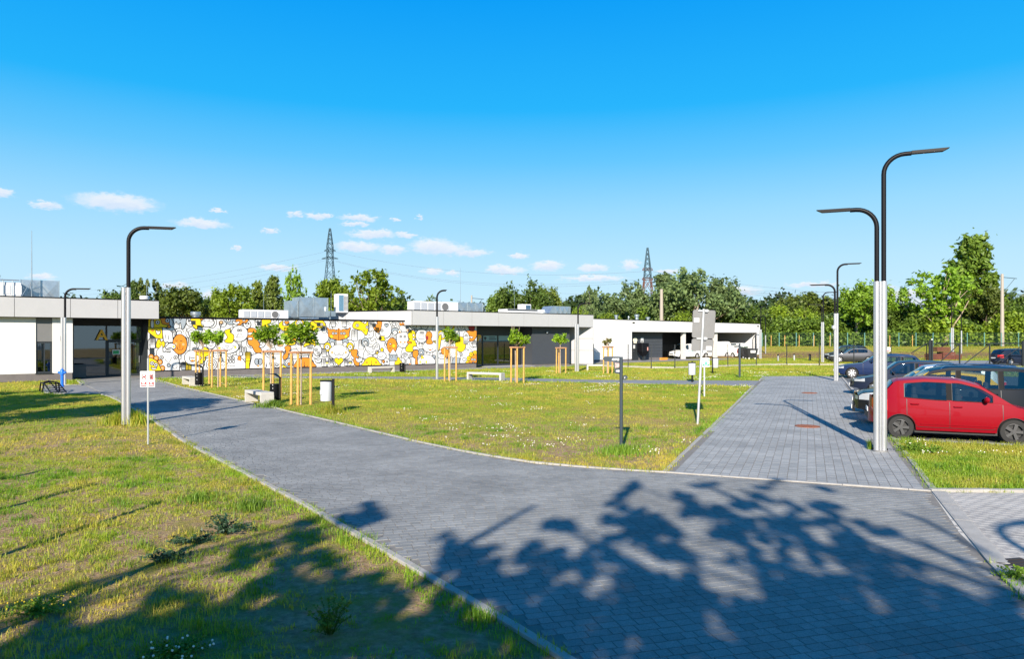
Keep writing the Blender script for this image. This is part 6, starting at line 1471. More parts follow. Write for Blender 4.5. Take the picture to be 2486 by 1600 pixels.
    if van:
        mb = MB(); z0, z1 = zt(L)-.0, zr(xb-.05)-.12
        mb.box(L-.02, L+.005, -H2+.22, -.05, zt(L)+.02, z1); mb.box(L-.02, L+.005, .05, H2-.22, zt(L)+.02, z1); mb.build('rear_window', cglass_dark, T_)
    # simple seats seen through the glass
    mb = MB(); sx = (wins[0][0]+wins[0][1])/2+.25
    for k, x in enumerate((sx, sx+.95) if len(wins) > 1 else (sx,)):
        if x < xb-.4:
            for y in (-.38, .38): mb.bbox(x-.06, x+.08, y-.24, y+.24, .45, min(zr(x)-.30, 1.12), .03); mb.bbox(x-.04, x+.06, y-.11, y+.11, min(zr(x)-.29, 1.13), min(zr(x)-.12, 1.30), .03)
    mb.box(xa+.5, xb-.1, -H2+.2, H2-.2, .35, .44); mb.build('seat', interior, T_)
    if rails:
        for s in (-1, 1):
            x0, x1 = roof[1][0]+.25, roof[-2][0]-.1; y = s*(gh((x0+x1)/2, zr((x0+x1)/2))-.05)
            mb = MB(); mb.tube([(x0, y, zr(x0)+.0), (x0+.1, y, zr(x0+.1)+.055), ((x0+x1)/2, y, zr((x0+x1)/2)+.065), (x1-.1, y, zr(x1-.1)+.055), (x1, y, zr(x1))], .018, 6); mb.build('roof_rail', chrome, T_, smooth=True)
    ax_ = roof[-2][0]-.15; mb = MB(); mb.tube([(ax_, 0, zr(ax_)+.01), (ax_+.22, 0, zr(ax_)+.30)], [.008, .003], 5); mb.build('aerial', dark_trim, T_)
    if stripe:
        for s in (-1, 1):
            mb = MB(); mb.grid([[(x, s*(hw(x, z)+.009), z) for z in (.88, .94)] for x in [.9+(L-1.2)*i/12 for i in range(13)]], flip=(s > 0)); mb.build('side_stripe', stripe, T_)
    return T_
cglass_dark = cglass
def car_paint(name, c, metal=.0): return mat(name, c, .5, metal, coat=.5, spec=.06)
def put(T_, center, heading, L):
    "car local +x runs from nose to tail; heading is the way the nose points"
    ang = math.atan2(-heading[1], -heading[0]); T_.rotation_euler.z = ang
    d = Vector((math.cos(ang), math.sin(ang), 0)); T_.location = Vector((center[0], center[1], center[2] if len(center) > 2 else 0.0)) - d*(L/2)
def kp(t, n): v = KP(t, n); return (v.x, v.y, 0.0)
nose_left = (-ND.x, -ND.y)
def hatch(L, H, f=1.0): # generic 5-door outline
    belt = [(0,.62*f),(.06,.70*f),(.5,.80*f),(1.05,.92*f),(1.5,.95*f),(L-.6,1.02*f),(L-.15,1.03*f),(L,.98*f)]
    roof = [(.95,.86*f),(1.72,H-.06),(2.2,H),(L-1.2,H-.01),(L-.48,H-.09),(L-.06,1.0*f)]
    return belt, roof
# red hatchback, tail towards the path
L = 3.70; belt = [(0,.60),(.06,.70),(.4,.80),(.85,.92),(1.1,.95),(2.4,.98),(3.3,1.04),(3.62,1.05),(3.70,.98)]
roof = [(.70,.88),(1.42,1.37),(1.85,1.49),(2.6,1.51),(3.25,1.44),(3.60,1.02)]
c_ = make_car('parked_car', 'shiny red five-door hatchback with dark alloy wheels nearest the camera', car_paint('red_paint', (.21,.001,.008), 0.0), L, 1.69, belt, roof, (.76, 3.14), .30, [(1.18,2.02),(2.14,3.05)], [.98, 2.08, 3.0], rim=alloyd)
put(c_, kp(-.12, -.33+L/2), (ND.x, ND.y), L); c_['group'] = 'cars parked in the bays'
# black SUV
L = 4.62; belt = [(0,.80),(.07,.92),(.6,1.00),(1.2,1.06),(1.5,1.08),(4.0,1.12),(4.5,1.12),(4.62,1.06)]
roof = [(1.1,1.0),(1.85,1.60),(2.3,1.70),(3.9,1.70),(4.35,1.64),(4.60,1.10)]
c_ = make_car('parked_car', 'glossy black off-road estate with pale roof rails behind the red car', car_paint('black_paint', (.008,.009,.012)), L, 1.86, belt, roof, (.88, 3.58), .36, [(1.6,2.45),(2.57,3.45),(3.58,4.25)], [1.35, 2.51, 3.5], rails=True, sill=.34, lampz=(.72,.95), clad=dark_trim)
put(c_, kp(2.75, -.55+L/2), nose_left, L); c_['group'] = 'cars parked in the bays'
b_, r_ = hatch(4.1, 1.44)
c_ = make_car('parked_car', 'yellow car almost hidden behind the black off-road estate', car_paint('yellow_paint', (.75,.42,.0), .05), 4.1, 1.74, b_, r_, (.85, 3.4), .31, [(1.4,2.25),(2.37,3.35)], [1.15, 2.3, 3.25])
put(c_, kp(5.7, -.38+4.1/2), nose_left, 4.1); c_['group'] = 'cars parked in the bays'
b_, r_ = hatch(4.2, 1.53)
c_ = make_car('parked_car', 'silver-roofed car between the yellow car and the dark hatchback', car_paint('silver_paint', (.55,.57,.6), .7), 4.2, 1.76, b_, r_, (.88, 3.45), .31, [(1.4,2.3),(2.42,3.4)], [1.15, 2.35, 3.3])
put(c_, kp(9.2, .35+4.2/2), nose_left, 4.2); c_['group'] = 'cars parked in the bays'
b_, r_ = hatch(4.3, 1.52)
c_ = make_car('parked_car', 'dark blue-black hatchback with its nose over the parking kerb', car_paint('midnight_paint', (.01,.016,.035)), 4.3, 1.78, b_, r_, (.88, 3.5), .32, [(1.4,2.35),(2.47,3.5)], [1.15, 2.4, 3.4])
put(c_, kp(14.2, -.05+4.3/2), nose_left, 4.3); c_['group'] = 'cars parked in the bays'
L = 4.85; belt = [(0,.58),(.06,.68),(.6,.84),(1.4,.95),(1.8,.98),(3.8,1.02),(4.6,1.02),(4.85,.92)]
roof = [(1.35,.90),(2.2,1.38),(2.7,1.46),(3.9,1.45),(4.4,1.38),(4.82,1.0)]
c_ = make_car('parked_car', 'long navy estate car with bright multi-spoke alloys, farthest in the bays', car_paint('navy_paint', (.01,.022,.07)), L, 1.86, belt, roof, (.88, 3.82), .34, [(1.85,2.7),(2.82,3.6),(3.72,4.4)], [1.5, 2.76, 3.66], rails=True, rimspokes=7)
put(c_, kp(28.6, -.28+L/2), nose_left, L); c_['group'] = 'cars parked in the bays'
c_ = make_car('parked_car', 'grey saloon parked beyond the mesh fence', car_paint('graphite_paint', (.05,.052,.06), .6), 4.5, 1.8, [(0,.58),(.06,.68),(.6,.84),(1.3,.94),(3.6,1.0),(4.4,1.0),(4.5,.9)], [(1.25,.88),(2.05,1.38),(2.5,1.45),(3.2,1.43),(3.6,1.34),(4.1,.98)], (.86, 3.55), .32, [(1.65,2.5),(2.62,3.5)], [1.4, 2.56, 3.4], detail=False)
put(c_, ((2016-CX)/F*73+2.15, 72.6, 0), (-.96, .28), 4.5); c_['group'] = 'cars beyond the mesh fence'
b_, r_ = hatch(4.5, 1.66, 1.08)
c_ = make_car('parked_car', 'black off-roader parked behind the grey saloon', MATS['black_paint'], 4.5, 1.84, b_, r_, (.88, 3.5), .35, [(1.5,2.4),(2.5,3.5)], [1.2, 2.45, 3.4], detail=False, rails=True, lampz=(.7,.85))
put(c_, ((2005-CX)/F*76+2.2, 76.0, 0), (-.96, .28), 4.5); c_['group'] = 'cars beyond the mesh fence'
b_, r_ = hatch(4.35, 1.50)
c_ = make_car('parked_car', 'black hatchback behind the sliding gate at the right edge', MATS['midnight_paint'], 4.35, 1.8, b_, r_, (.88, 3.52), .33, [(1.45,2.4),(2.52,3.4)], [1.2, 2.45, 3.4])
put(c_, ((2420-CX)/F*64.5+4.35/2+.1, 65.2, 0), (1, .12), 4.35); c_['group'] = 'cars beyond the mesh fence'
# vans in the carport
wpaint = car_paint('van_white', (.74,.74,.73), 0.0); teal = mat('stripe_teal', (.02,.32,.26), .5)
def van(label, L, W, H, pos, heading, stripe=None, group='white vans at the carport', mir=True):
    belt = [(0,.66),(.06,.80),(.5,.92),(1.0,1.04),(1.3,1.08),(L-.1,1.12),(L,1.12)]
    roof = [(.85,.98),(1.55,H-.12),(2.0,H-.01),(L-.6,H),(L-.06,H-.05),(L-.005,1.15)]
    t = make_car('van', label, wpaint, L, W, belt, roof, (.85, L-.95), .33, [(1.25,2.0)], [1.1, 2.1, 3.0], cat='van', van=True, stripe=stripe, lampz=(.66,.86))
    t['group'] = group; put(t, pos, heading, L); return t
hu = (-FR.u.x, -FR.u.y)
def vpos(pxc, d): return ((pxc-CX)/F*d, d, 0.0)
van('small white van with a teal stripe, leftmost in the carport', 4.3, 1.75, 1.80, vpos(1663, 86.2), (-.86, -.51), teal)
van('larger white van with a teal stripe behind the leaning road sign', 5.2, 1.95, 2.05, vpos(1728, 89.0), (-.90, -.43), teal)
van('white van seen from its back doors beside the dumpsters', 4.4, 1.8, 1.85, vpos(1777, 89.5), (-.35, .93), None)
# dumpsters
dm_ = mat('dumpster_black', (.02,.021,.023), .6)
for k, (pxx, d, lab) in enumerate(((1808, 86.5, 'black four-wheeled dumpster, left of the pair by the garage corner'), (1822, 83.3, 'black four-wheeled dumpster with a white label, right of the pair'))):
    T_ = empty('dumpster', vpos(pxx, d), R(12), lab, 'dumpster', 'black dumpsters'); mb = MB()
    mb.add([(-.5,-.42,.2),(.5,-.42,.2),(.5,.42,.2),(-.5,.42,.2),(-.66,-.52,1.15),(.66,-.52,1.15),(.66,.52,1.15),(-.66,.52,1.15)], [(0,3,2,1),(4,5,6,7),(0,1,5,4),(1,2,6,5),(2,3,7,6),(3,0,4,7)]); mb.build('tub', dm_, T_)
    mb = MB(); mb.bbox(-.70, .70, -.56, .56, 1.155, 1.25, .03); mb.build('lid', dm_, T_)
    for x in (-.4, .4):
        for y in (-.33, .33): mb = MB(); mb.lathe([(.10, y-.03), (.10, y+.03)], 10, (x, 0, .1), 'y'); mb.build('wheel', whitep, T_)
    if k: mb = MB(); mb.plate([(-.3,.75),(.35,.75),(.35,1.05),(-.3,1.05)], -.535, -.50); mb.build('white_label', whitep, T_)
# ------------------------------------------------------------------ trees
def leaves(cent, rad, n, size, r, flat=.55, elong=1.6, tonebias=None, shape=None, squash=(1,1,1), loose=False):
    "n leaf faces scattered in each clump; returns verts, faces, tone"
    K = len(cent); cent = np.repeat(np.asarray(cent, float), n, 0); rad_ = np.repeat(np.asarray(rad, float), n)
    d = r.normal(size=(K*n, 3)); d /= np.linalg.norm(d, axis=1, keepdims=True)
    p = cent + d*(rad_*(np.abs(r.normal(0, .75, K*n)) if loose else r.random(K*n)**.45))[:,None]*np.array(squash)
    nrm = d*.6 + r.normal(size=(K*n, 3))*.6 + np.array([0,0,flat]); nrm /= np.linalg.norm(nrm, axis=1, keepdims=True)
    t = np.cross(nrm, r.normal(size=(K*n, 3))); t /= np.linalg.norm(t, axis=1, keepdims=True)+1e-9; b = np.cross(nrm, t)
    s = size*(.6+.8*r.random(K*n))[:,None]
    v = np.stack([p-t*s*elong/2, p+b*s*.42-t*s*.1, p+t*s*elong/2, p-b*s*.42-t*s*.1], 1)
    f = np.arange(K*n*4).reshape(-1, 4)
    tone = np.repeat(np.clip(r.random(K*n)*.6 + np.repeat(r.random(K), n)*.4, 0, 1), 4)
    return v.reshape(-1, 3), f, tone
def tree_shape(kind, H, Rw, r, nc, base):
    "clump centres and radii"
    c = []; rad = []
    if kind == 'broad':
        lob = [(r.normal(0, Rw*.42), r.normal(0, Rw*.42), H*(.45+.33*r.random()), Rw*(.34+.2*r.random())) for _ in range(7)] + [(0, 0, H*.78, Rw*.45)]
        for i in range(nc):
            l = lob[int(r.random()*len(lob))]; d = r.normal(size=3); d /= np.linalg.norm(d); k = l[3]*(.55+.5*r.random())
            p = (l[0]+d[0]*k, l[1]+d[1]*k, min(H*.97, max(base*H, l[2]+d[2]*k*.85))); c.append(p); rad.append(Rw*(.10+.09*r.random()))
    elif kind == 'poplar':   # several upright plumes
        pl_ = [(r.normal(0, Rw*.5), r.normal(0, Rw*.5), H*(.72+.28*r.random())) for _ in range(6)]
        for i in range(nc):
            l = pl_[int(r.random()*6)]; t = r.random()**.8; w_ = Rw*.34*(1-.75*t)*(.7+.5*r.random()); a = r.random()*6.28; z = H*base+(l[2]-H*base)*t
            c.append((l[0]+w_*math.cos(a), l[1]+w_*math.sin(a), z)); rad.append(Rw*(.09+.08*r.random())*(1.15-.5*t))
    elif kind == 'spray':    # open fan of shoots (willow-like)
        for i in range(nc):
            a = r.random()*6.28; t = r.random()**.7; sp = Rw*(.15+.85*r.random()); z = H*(base+(1-base)*t*(1-.35*(sp/Rw)**2))
            c.append((sp*t*math.cos(a), sp*t*math.sin(a), z)); rad.append(Rw*(.06+.07*r.random()))
    elif kind == 'tall':     # narrow and ragged, widening downwards
        for i in range(nc):
            t = r.random(); w_ = Rw*(.25+.75*(1-t)**.7)*r.random()**.5; a = r.random()*6.28
            c.append((w_*math.cos(a)+Rw*.12*math.sin(t*7), w_*math.sin(a), H*(base+(1-base)*t))); rad.append(Rw*(.10+.08*r.random()))
    elif kind == 'bush':
        for i in range(nc):
            d = r.normal(size=3); d /= np.linalg.norm(d); k = .6+.4*r.random(); c.append((d[0]*Rw*k, d[1]*Rw*k, H*(.45+.5*d[2]*k))); rad.append(Rw*(.16+.12*r.random()))
    return c, rad
def make_tree(name, kind, H, Rw, seed, nc, nl, ls, lm, bm_, base=.3, trunk_r=None):
    r = np.random.default_rng(seed); T_ = empty(name, (0,0,0))
    c, rad = tree_shape(kind, H, Rw, r, nc, base)
    v, f, tn = leaves(c, rad, nl, ls, r, loose=True); o = np_mesh('crown', v, f, lm, tone=tn, parent=T_)
    mb = MB(); tr = trunk_r or H*.018
    nb = 1 if kind in ('broad', 'tall') else (4 if kind != 'bush' else 3)
    for k in range(nb):
        dx, dy = (r.normal(0, Rw*.25), r.normal(0, Rw*.25)) if nb > 1 else (r.normal(0, Rw*.05), r.normal(0, Rw*.05))
        top = H*(.55+.3*r.random())
        mb.tube([(dx*.1, dy*.1, -.3), (dx*.35, dy*.35, top*.35), (dx*.8, dy*.8, top*.7), (dx*1.1, dy*1.1, top)], [tr*1.2/(nb**.4), tr/(nb**.4), tr*.6/(nb**.4), tr*.2], 7)
    sel = r.choice(len(c), size=min(len(c), 16), replace=False)
    for i in sel:
        p = Vector(c[i]); z0 = max(H*.12, p.z*.55); a = Vector((0, 0, z0)); m_ = (a+p)/2 + Vector((0, 0, -.05*H*r.random())); mb.tube([a, m_, p], [tr*.42, tr*.26, tr*.08], 5)
    mb.build('trunk', bm_, T_, smooth=True)
    return T_
LM = {'dark': leaf_mat('foliage_dark', (.042,.08,.012), (.11,.17,.025), .22), 'mid': leaf_mat('foliage_mid', (.06,.11,.014), (.16,.24,.03), .28),
      'bright': leaf_mat('foliage_bright', (.11,.18,.012), (.27,.36,.03), .32), 'greygreen': leaf_mat('foliage_grey_green', (.06,.10,.035), (.19,.26,.09), .26),
      'olive': leaf_mat('foliage_olive', (.065,.095,.014), (.17,.22,.035), .26), 'pine': leaf_mat('foliage_pine', (.018,.04,.012), (.05,.08,.02), .15), 'fresh': leaf_mat('foliage_fresh', (.10,.20,.015), (.26,.40,.035), .32)}
protos = {}
def proto(key, *a, **k):
    if key not in protos: protos[key] = [make_tree('tree', *a, **k), False]
    return protos[key]
PH = 10.0
def place_tree(key, label, pxc, ytop, d, wpx, group='trees behind the buildings', rot=None, cat='tree'):
    kind, seed, lmk, bk = key
    spec = {'broad': (4.6, 190, 52), 'poplar': (4.0, 190, 46), 'spray': (4.6, 170, 30), 'tall': (3.4, 200, 40), 'bush': (4.5, 110, 50)}[kind]
    pr = proto(key, kind, PH, spec[0], seed, spec[1], spec[2], .32, LM[lmk], {'b': bark, 'p': barkp}[bk], base={'broad': .28, 'poplar': .22, 'spray': .12, 'tall': .3, 'bush': .0}[kind])
    T_ = pr[0] if not pr[1] else copy_tree(pr[0]); pr[1] = True
    x = (pxc-CX)/F*d; z = float(ground_z(x, d))+.0; h = ZY(ytop, d)-z; w_ = wpx/F*d/2
    T_.location = (x, d, z); sz = h/(PH*.98); sx = w_/(spec[0]*.95)
    T_.scale = (sx, sx, sz); T_.rotation_euler.z = random.random()*6.28 if rot is None else rot
    tag(T_, label, cat, group); return T_
A_, Bk = 'b', 'p'
TL = [(('broad',1,'dark','b'), 'dark rounded tree low behind the left building roof', 262, 706, 125, 95),
 (('poplar',2,'olive','p'), 'tall ragged birch pair rising behind the left lamp post', 368, 673, 118, 66),
 (('tall',3,'dark','b'), 'slim dark tree just left of the ragged birch pair', 325, 689, 122, 45),
 (('broad',4,'olive','p'), 'large olive birch behind the left end of the mural', 458, 694, 116, 115),
 (('broad',5,'dark','b'), 'dark tree filling the dip right of the olive birch', 517, 715, 124, 60),
 (('broad',6,'bright','b'), 'bright green broad tree, first in the clump behind the mural', 566, 690, 112, 90),
 (('poplar',7,'olive','p'), 'olive birch with a pointed top behind the bright green tree', 612, 683, 120, 80),
 (('tall',8,'olive','p'), 'tallest birch of the clump left of the pylon', 664, 679, 118, 60),
 (('spray',9,'fresh','b'), 'thin fresh-green poplar spire left of the pylon', 712, 655, 110, 58),
 (('broad',10,'bright','b'), 'bright dense tree standing in front of the left pylon', 802, 666, 108, 104),
 (('spray',11,'bright','b'), 'open willow-like tree with long sprays right of the tall white unit', 906, 655, 105, 140),
 (('bush',12,'olive','b'), 'low olive bush below the willow-like tree', 955, 716, 112, 60),
 (('spray',13,'dark','b'), 'small dark tree peeping over the middle roof units', 1046, 721, 150, 60),
 (('broad',14,'mid','b'), 'left lobe of dark green trees behind the guyed mast', 1225, 700, 122, 72),
 (('broad',15,'dark','b'), 'tallest rounded dark green tree behind the middle building', 1290, 680, 120, 105),
 (('broad',16,'olive','b'), 'rounded olive tree at the right of the dark green group', 1340, 700, 124, 70),
 (('spray',17,'greygreen','b'), 'thin open tree alone between the middle building and garage', 1434, 704, 115, 58),
 (('bush',18,'bright','b'), 'bright bush left above the white garage wing', 1405, 744, 110, 50),
 (('bush',19,'bright','b'), 'bright bush at the foot of the thin open tree', 1482, 752, 108, 56),
 (('broad',20,'greygreen','p'), 'grey-green poplars left of the rusty pylon', 1538, 679, 128, 118),
 (('tall',21,'greygreen','p'), 'grey-green poplar spire right of the rusty pylon', 1614, 672, 126, 84),
 (('broad',22,'greygreen','p'), 'biggest grey-green poplar with several crowns over the garage', 1688, 656, 118, 140),
 (('broad',23,'greygreen','p'), 'broad poplar at the right end of the poplar group', 1758, 664, 120, 118),
 (('bush',24,'bright','b'), 'yellow-green bush in front of the poplar trunks', 1660, 752, 108, 80),
 (('bush',25,'mid','b'), 'sloping green bush to the right of the poplars', 1822, 735, 116, 90),
 (('broad',26,'olive','b'), 'broad olive tree behind the far lamp posts', 1955, 705, 135, 130),
 (('broad',27,'bright','b'), 'bright green bushy tree above the garage corner', 1890, 742, 118, 90),
 (('bush',28,'bright','b'), 'yellow-green bush left of the double lamp', 1950, 745, 114, 70),
 (('broad',29,'fresh','p'), 'vivid green tree with a pale trunk between the lamp posts', 2082, 675, 110, 120),
 (('bush',30,'mid','b'), 'green bush low in the gap right of the tall lamp', 2165, 752, 116, 90),
 (('spray',31,'fresh','p'), 'open light green tree with a forked pale trunk', 2285, 648, 109, 165),
 (('tall',32,'mid','b'), 'tallest tree of the skyline with mistletoe clumps at the right', 2362, 586, 118, 130),
 (('broad',33,'olive','b'), 'olive tree below the tallest tree', 2395, 690, 114, 100),
 (('bush',34,'mid','b'), 'green bush beside the concrete railway mast', 2462, 738, 112, 80),
 (('broad',35,'dark','b'), 'dark tree cut by the right edge of the picture', 2510, 712, 120, 90),
 (('broad',36,'dark','b'), 'dark conical tree at the far left beyond the roof', -30, 640, 60, 60),
]
for t in TL: place_tree(t[0], t[1], t[2], t[3], t[4], t[5]*1.12)

def band(name, label, x0, x1, d0, d1, hfun, n, size, m, seed, dens=1.0):
    r = np.random.default_rng(seed); x = x0+(x1-x0)*r.random(n); y = d0+(d1-d0)*r.random(n)
    top = hfun(x)*(.75+.5*vnoise(x, y, 3.5, seed)); z = ground_z(x, y) + top*r.random(n)**.8
    v, f, tn = leaves(np.stack([x, y, z], 1), np.full(n, size*2.2), 5, size, r)
    o = np_mesh(name, v, f, m, tone=tn); tag(o, label, kind='stuff'); return o
band('undergrowth', 'tangled green undergrowth behind the green boundary fence', 36, 92, 108, 114, lambda x: 3.3+1.6*np.sin(x*.31)+.8*np.sin(x*.9), 7500, .34, LM['mid'], 41)
band('undergrowth', 'darker shrubs deep behind the boundary fence', 36, 96, 114, 120, lambda x: 5.0+1.6*np.sin(x*.21+1), 6000, .42, LM['dark'], 42)
band('undergrowth', 'yellow-green shrubs at the right of the boundary fence', 64, 96, 107.5, 112, lambda x: 3.6+1.2*np.sin(x*.5), 3000, .34, LM['bright'], 43)
band('distant_wood', 'distant dark pine wood along the horizon', -140, 150, 175, 190, lambda x: 9.5+1.5*np.sin(x*.11)+1.0*np.sin(x*.37), 16000, .9, LM['pine'], 44)
band('undergrowth', 'low green growth behind the buildings', -88, 40, 122, 128, lambda x: 6.0+1.2*np.sin(x*.25), 9000, .42, LM['mid'], 45)

# ------------------------------------------------------------------ staked young trees
sap_leaf = leaf_mat('sapling_leaf', (.13,.24,.012), (.34,.50,.035), .4); sap_dull = leaf_mat('sapling_leaf_dull', (.10,.10,.03), (.24,.22,.06), .3)
def sapling(label, slabel, tx, by, ry, c0, c1, ct, cb, s0, s1, seed, sparse=False, twigs=False, lm=None, d=None, dense=1.0):
    if d is None: b = G(tx, by); d = b.y
    else: b = Vector(((tx-CX)/F*d, d, 0))
    k = d/F; r = np.random.default_rng(seed); R_ = (c1-c0)/2*k; cx = ((c0+c1)/2-tx)*k; zt_, zb_ = ZY(ct, d), ZY(cb, d); H_ = zt_-zb_
    T_ = empty('young_tree', b, 0, label, 'tree', 'staked young trees'); 
    # clumps on an umbrella of shoots rising from the head of the stem
    head = Vector((0, 0, zb_+H_*.02)); cc = []; rad = []; n = 16 if not sparse else 10
    mb = MB(); tp = [(0,0,-.05), (.01,.0,zb_*.5), tuple(head)]; mb.tube(tp, [.035, .03, .028], 8)
    for i in range(n):
        a = 2*math.pi*i/n*1.9+r.random()*.6; q = .35+.65*r.random(); e = Vector((cx*1.0+R_*.86*q*math.cos(a), R_*.86*q*math.sin(a), zb_+H_*(.18+.78*(1-.45*q*q)*r.random()**.75)))
        m_ = head.lerp(e, .5)+Vector((0, 0, H_*.05)); mb.tube([head, m_, e], [.016, .011, .005], 5)
        for f_, rr_ in ((1.0, .30), (.72, .26)): p = head.lerp(e, f_) if f_ == 1 else (m_*.55+e*.45); cc.append(tuple(p)); rad.append(R_*rr_*(.8+.4*r.random()))
    if twigs:
        for i in range(8): a = r.random()*6.28; e = head+Vector((R_*.35*math.cos(a), R_*.35*math.sin(a), H_*(1.0+.25*r.random()))); mb.tube([head, head.lerp(e, .5), e], [.012, .008, .003], 4)
    mb.build('trunk', barkp, T_, smooth=True)
    v, f, tn = leaves(cc, rad, int((26 if not sparse else 10)*dense), .115, r, flat=.8, elong=1.5); np_mesh('crown', v, f, lm or sap_leaf, tone=tn, parent=T_)
    # stakes: three posts tied by half-round rails
    F_ = empty('tree_stakes', b, 0, slabel, 'tree stake frame', 'wooden tree stake frames')
    zr = ZY(ry, d); w_ = (s1-s0)/2*k; xc = ((s0+s1)/2-tx)*k
    corners = [(xc-w_*.95, -.12), (xc+w_*.95, .02), (xc-w_*.5+.05, .42*w_/.35)]
    if seed % 2: corners[2] = (xc-w_*.05, -.38)
    for x, y in corners: mb = MB(); mb.tube([(x, y, -.05), (x+.01, y, zr)], .048, 8); mb.build('post', wood, F_, smooth=True)
    for i in range(3):
        p, q = corners[i], corners[(i+1) % 3]; e = Vector((q[0]-p[0], q[1]-p[1], 0)).normalized()*.09
        mb = MB(); mb.tube([(p[0]-e.x, p[1]-e.y, zr+.03+.002*i), (q[0]+e.x, q[1]+e.y, zr+.03+.002*i)], .05, 8); mb.build('rail', woodt, F_, smooth=True)
    mb = MB(); z = zr-.06
    for x, y in corners: mb.tube([(x, y, z), (x*.1, y*.1, z-.03)], .012, 5)
    mb.build('strap', blackm, F_)
    return T_
SAP = [('leafy young tree, leftmost of the pair over the far hooded bin', 'stake frame of the leftmost young tree', 493, 934, 853.5, 457, 506, 797, 842, 477, 508, 1, {}),
 ('round-headed young tree, second from the left', 'stake frame of the second young tree from the left', 529, 940, 853, 496, 547, 797, 840, 516, 549, 2, {}),
 ('broad young tree behind the nearer hooded bin', 'stake frame enclosing the nearer hooded bin', 657, 962, 855.5, 615, 686, 786, 848, 641, 682, 4, {}),
 ('largest young tree in the middle of the mural', 'largest stake frame, left of the nearest grey bin', 731, 982, 858, 684, 776, 775, 842, 708, 755, 3, {'dense': 1.15}),
 ('bright young tree before the right part of the mural', 'stake frame just right of the lamp by the mural', 1092, 926, 845, 1070, 1118, 789, 838, 1079, 1108, 6, {}),
 ('young tree with bare twigs on top in front of entrance B', 'stake frame of the twiggy young tree', 1251, 929, 845, 1228, 1290, 798, 842, 1240, 1272, 5, {'twigs': True, 'sparse': False}),
 ('small bright young tree in front of the dark grey block', 'stake frame of the small tree before the dark block', 1360, 906, 846, 1338, 1378, 804, 838, 1350, 1374, 8, {}),
 ('small withered young tree in front of the white garage wall', 'stake frame of the withered young tree', 1474, 907, 843.5, 1462, 1487, 818, 840, 1464, 1487, 7, {'sparse': True, 'twigs': True, 'lm': sap_dull})]
for s_ in SAP: sapling(s_[0], s_[1], *s_[2:12], **s_[12])
# thin young trees and stakes on the bank
for i, (pxx, d) in enumerate(((1872, 104), (1905, 104), (1940, 104), (1976, 104), (2015, 104), (2160, 104), (2215, 104))):
    x = (pxx-CX)/F*d; z = float(ground_z(x, d)); T_ = empty('tree_stake', (x, d, z), 0, ['pale stake right of the garage corner lamps', 'second pale stake right of the garage corner', 'third pale stake right of the garage corner', 'pale stake left of the third double lamp', 'pale stake just right of the third double lamp', 'pale stake on the bank right of the tall lamp', 'pale stake left of the gate tail on the bank'][i], 'stake', 'pale stakes on the bank')
    mb = MB(); mb.tube([(0,0,-.05), (.02,0,1.7)], .05, 6); mb.build('post', wood, T_)
# ------------------------------------------------------------------ trees that throw the shade into the foreground, behind the camera
shade_leaf = leaf_mat('shade_tree_leaf', (.05,.09,.012), (.12,.19,.02), .2)
def lift(pxx, pyy, Y):
    g = G(pxx, pyy); t = (g.y-Y)/(math.cos(R(SUN_AZ))*math.cos(R(SUN_EL))); return g+SUNDIR*t, g
def shade_tree(name, label, blobs, limbs, Y, base, seed, leafn=15, lsz=.15):
    r = np.random.default_rng(seed); T_ = empty(name, (base[0], base[1], 0), 0, label, 'tree'); o0 = Vector((base[0], base[1], 0))
    cc = []; rad = []
    for bx, by, br_ in blobs:
        an = r.normal(.55, .6) if r.random() < .7 else r.random()*6.28; ln_ = br_*(.9+.9*r.random())
        for q in range(5):
            e_ = ln_*(q-2)/2+r.normal(0, br_*.16); p, g = lift(bx+e_*math.cos(an)*1.1+r.normal(0, br_*.22), by+e_*math.sin(an)*.7+r.normal(0, br_*.16), Y+r.normal(0, 1.0)); p -= o0; cc.append(tuple(p)); rad.append(br_*g.y/F*(.42-.08*abs(q-2)+.22*r.random()))
    n = leafn; rad = [max(q, .05) for q in rad]; v, f, tn = leaves(cc, rad, n, lsz, r, flat=.3, elong=1.5, loose=True); np_mesh('crown', v, f, shade_leaf, tone=tn, parent=T_)
    top = Vector(np.mean(cc, 0)); mb = MB(); fork = Vector((0, 0, top.z*.55)); mb.tube([(0,0,-.1), (0,0,fork.z*.5), tuple(fork)], [.32, .25, .2], 10)
    order = sorted(range(len(cc)), key=lambda i: -rad[i])[::19]
    for i in order: p = Vector(cc[i]); m_ = fork.lerp(p, .5)+Vector((0, 0, .5)); mb.tube([fork, m_, p], [.09, .05, .015], 6)
    for lb_ in limbs:
        pts = [lift(x, y, Y)[0]-o0 for x, y, _ in lb_]; mb.tube(pts, [w_*G(x, y).y/F for x, y, w_ in lb_], 6)
    mb.build('trunk', bark, T_, smooth=True); return T_
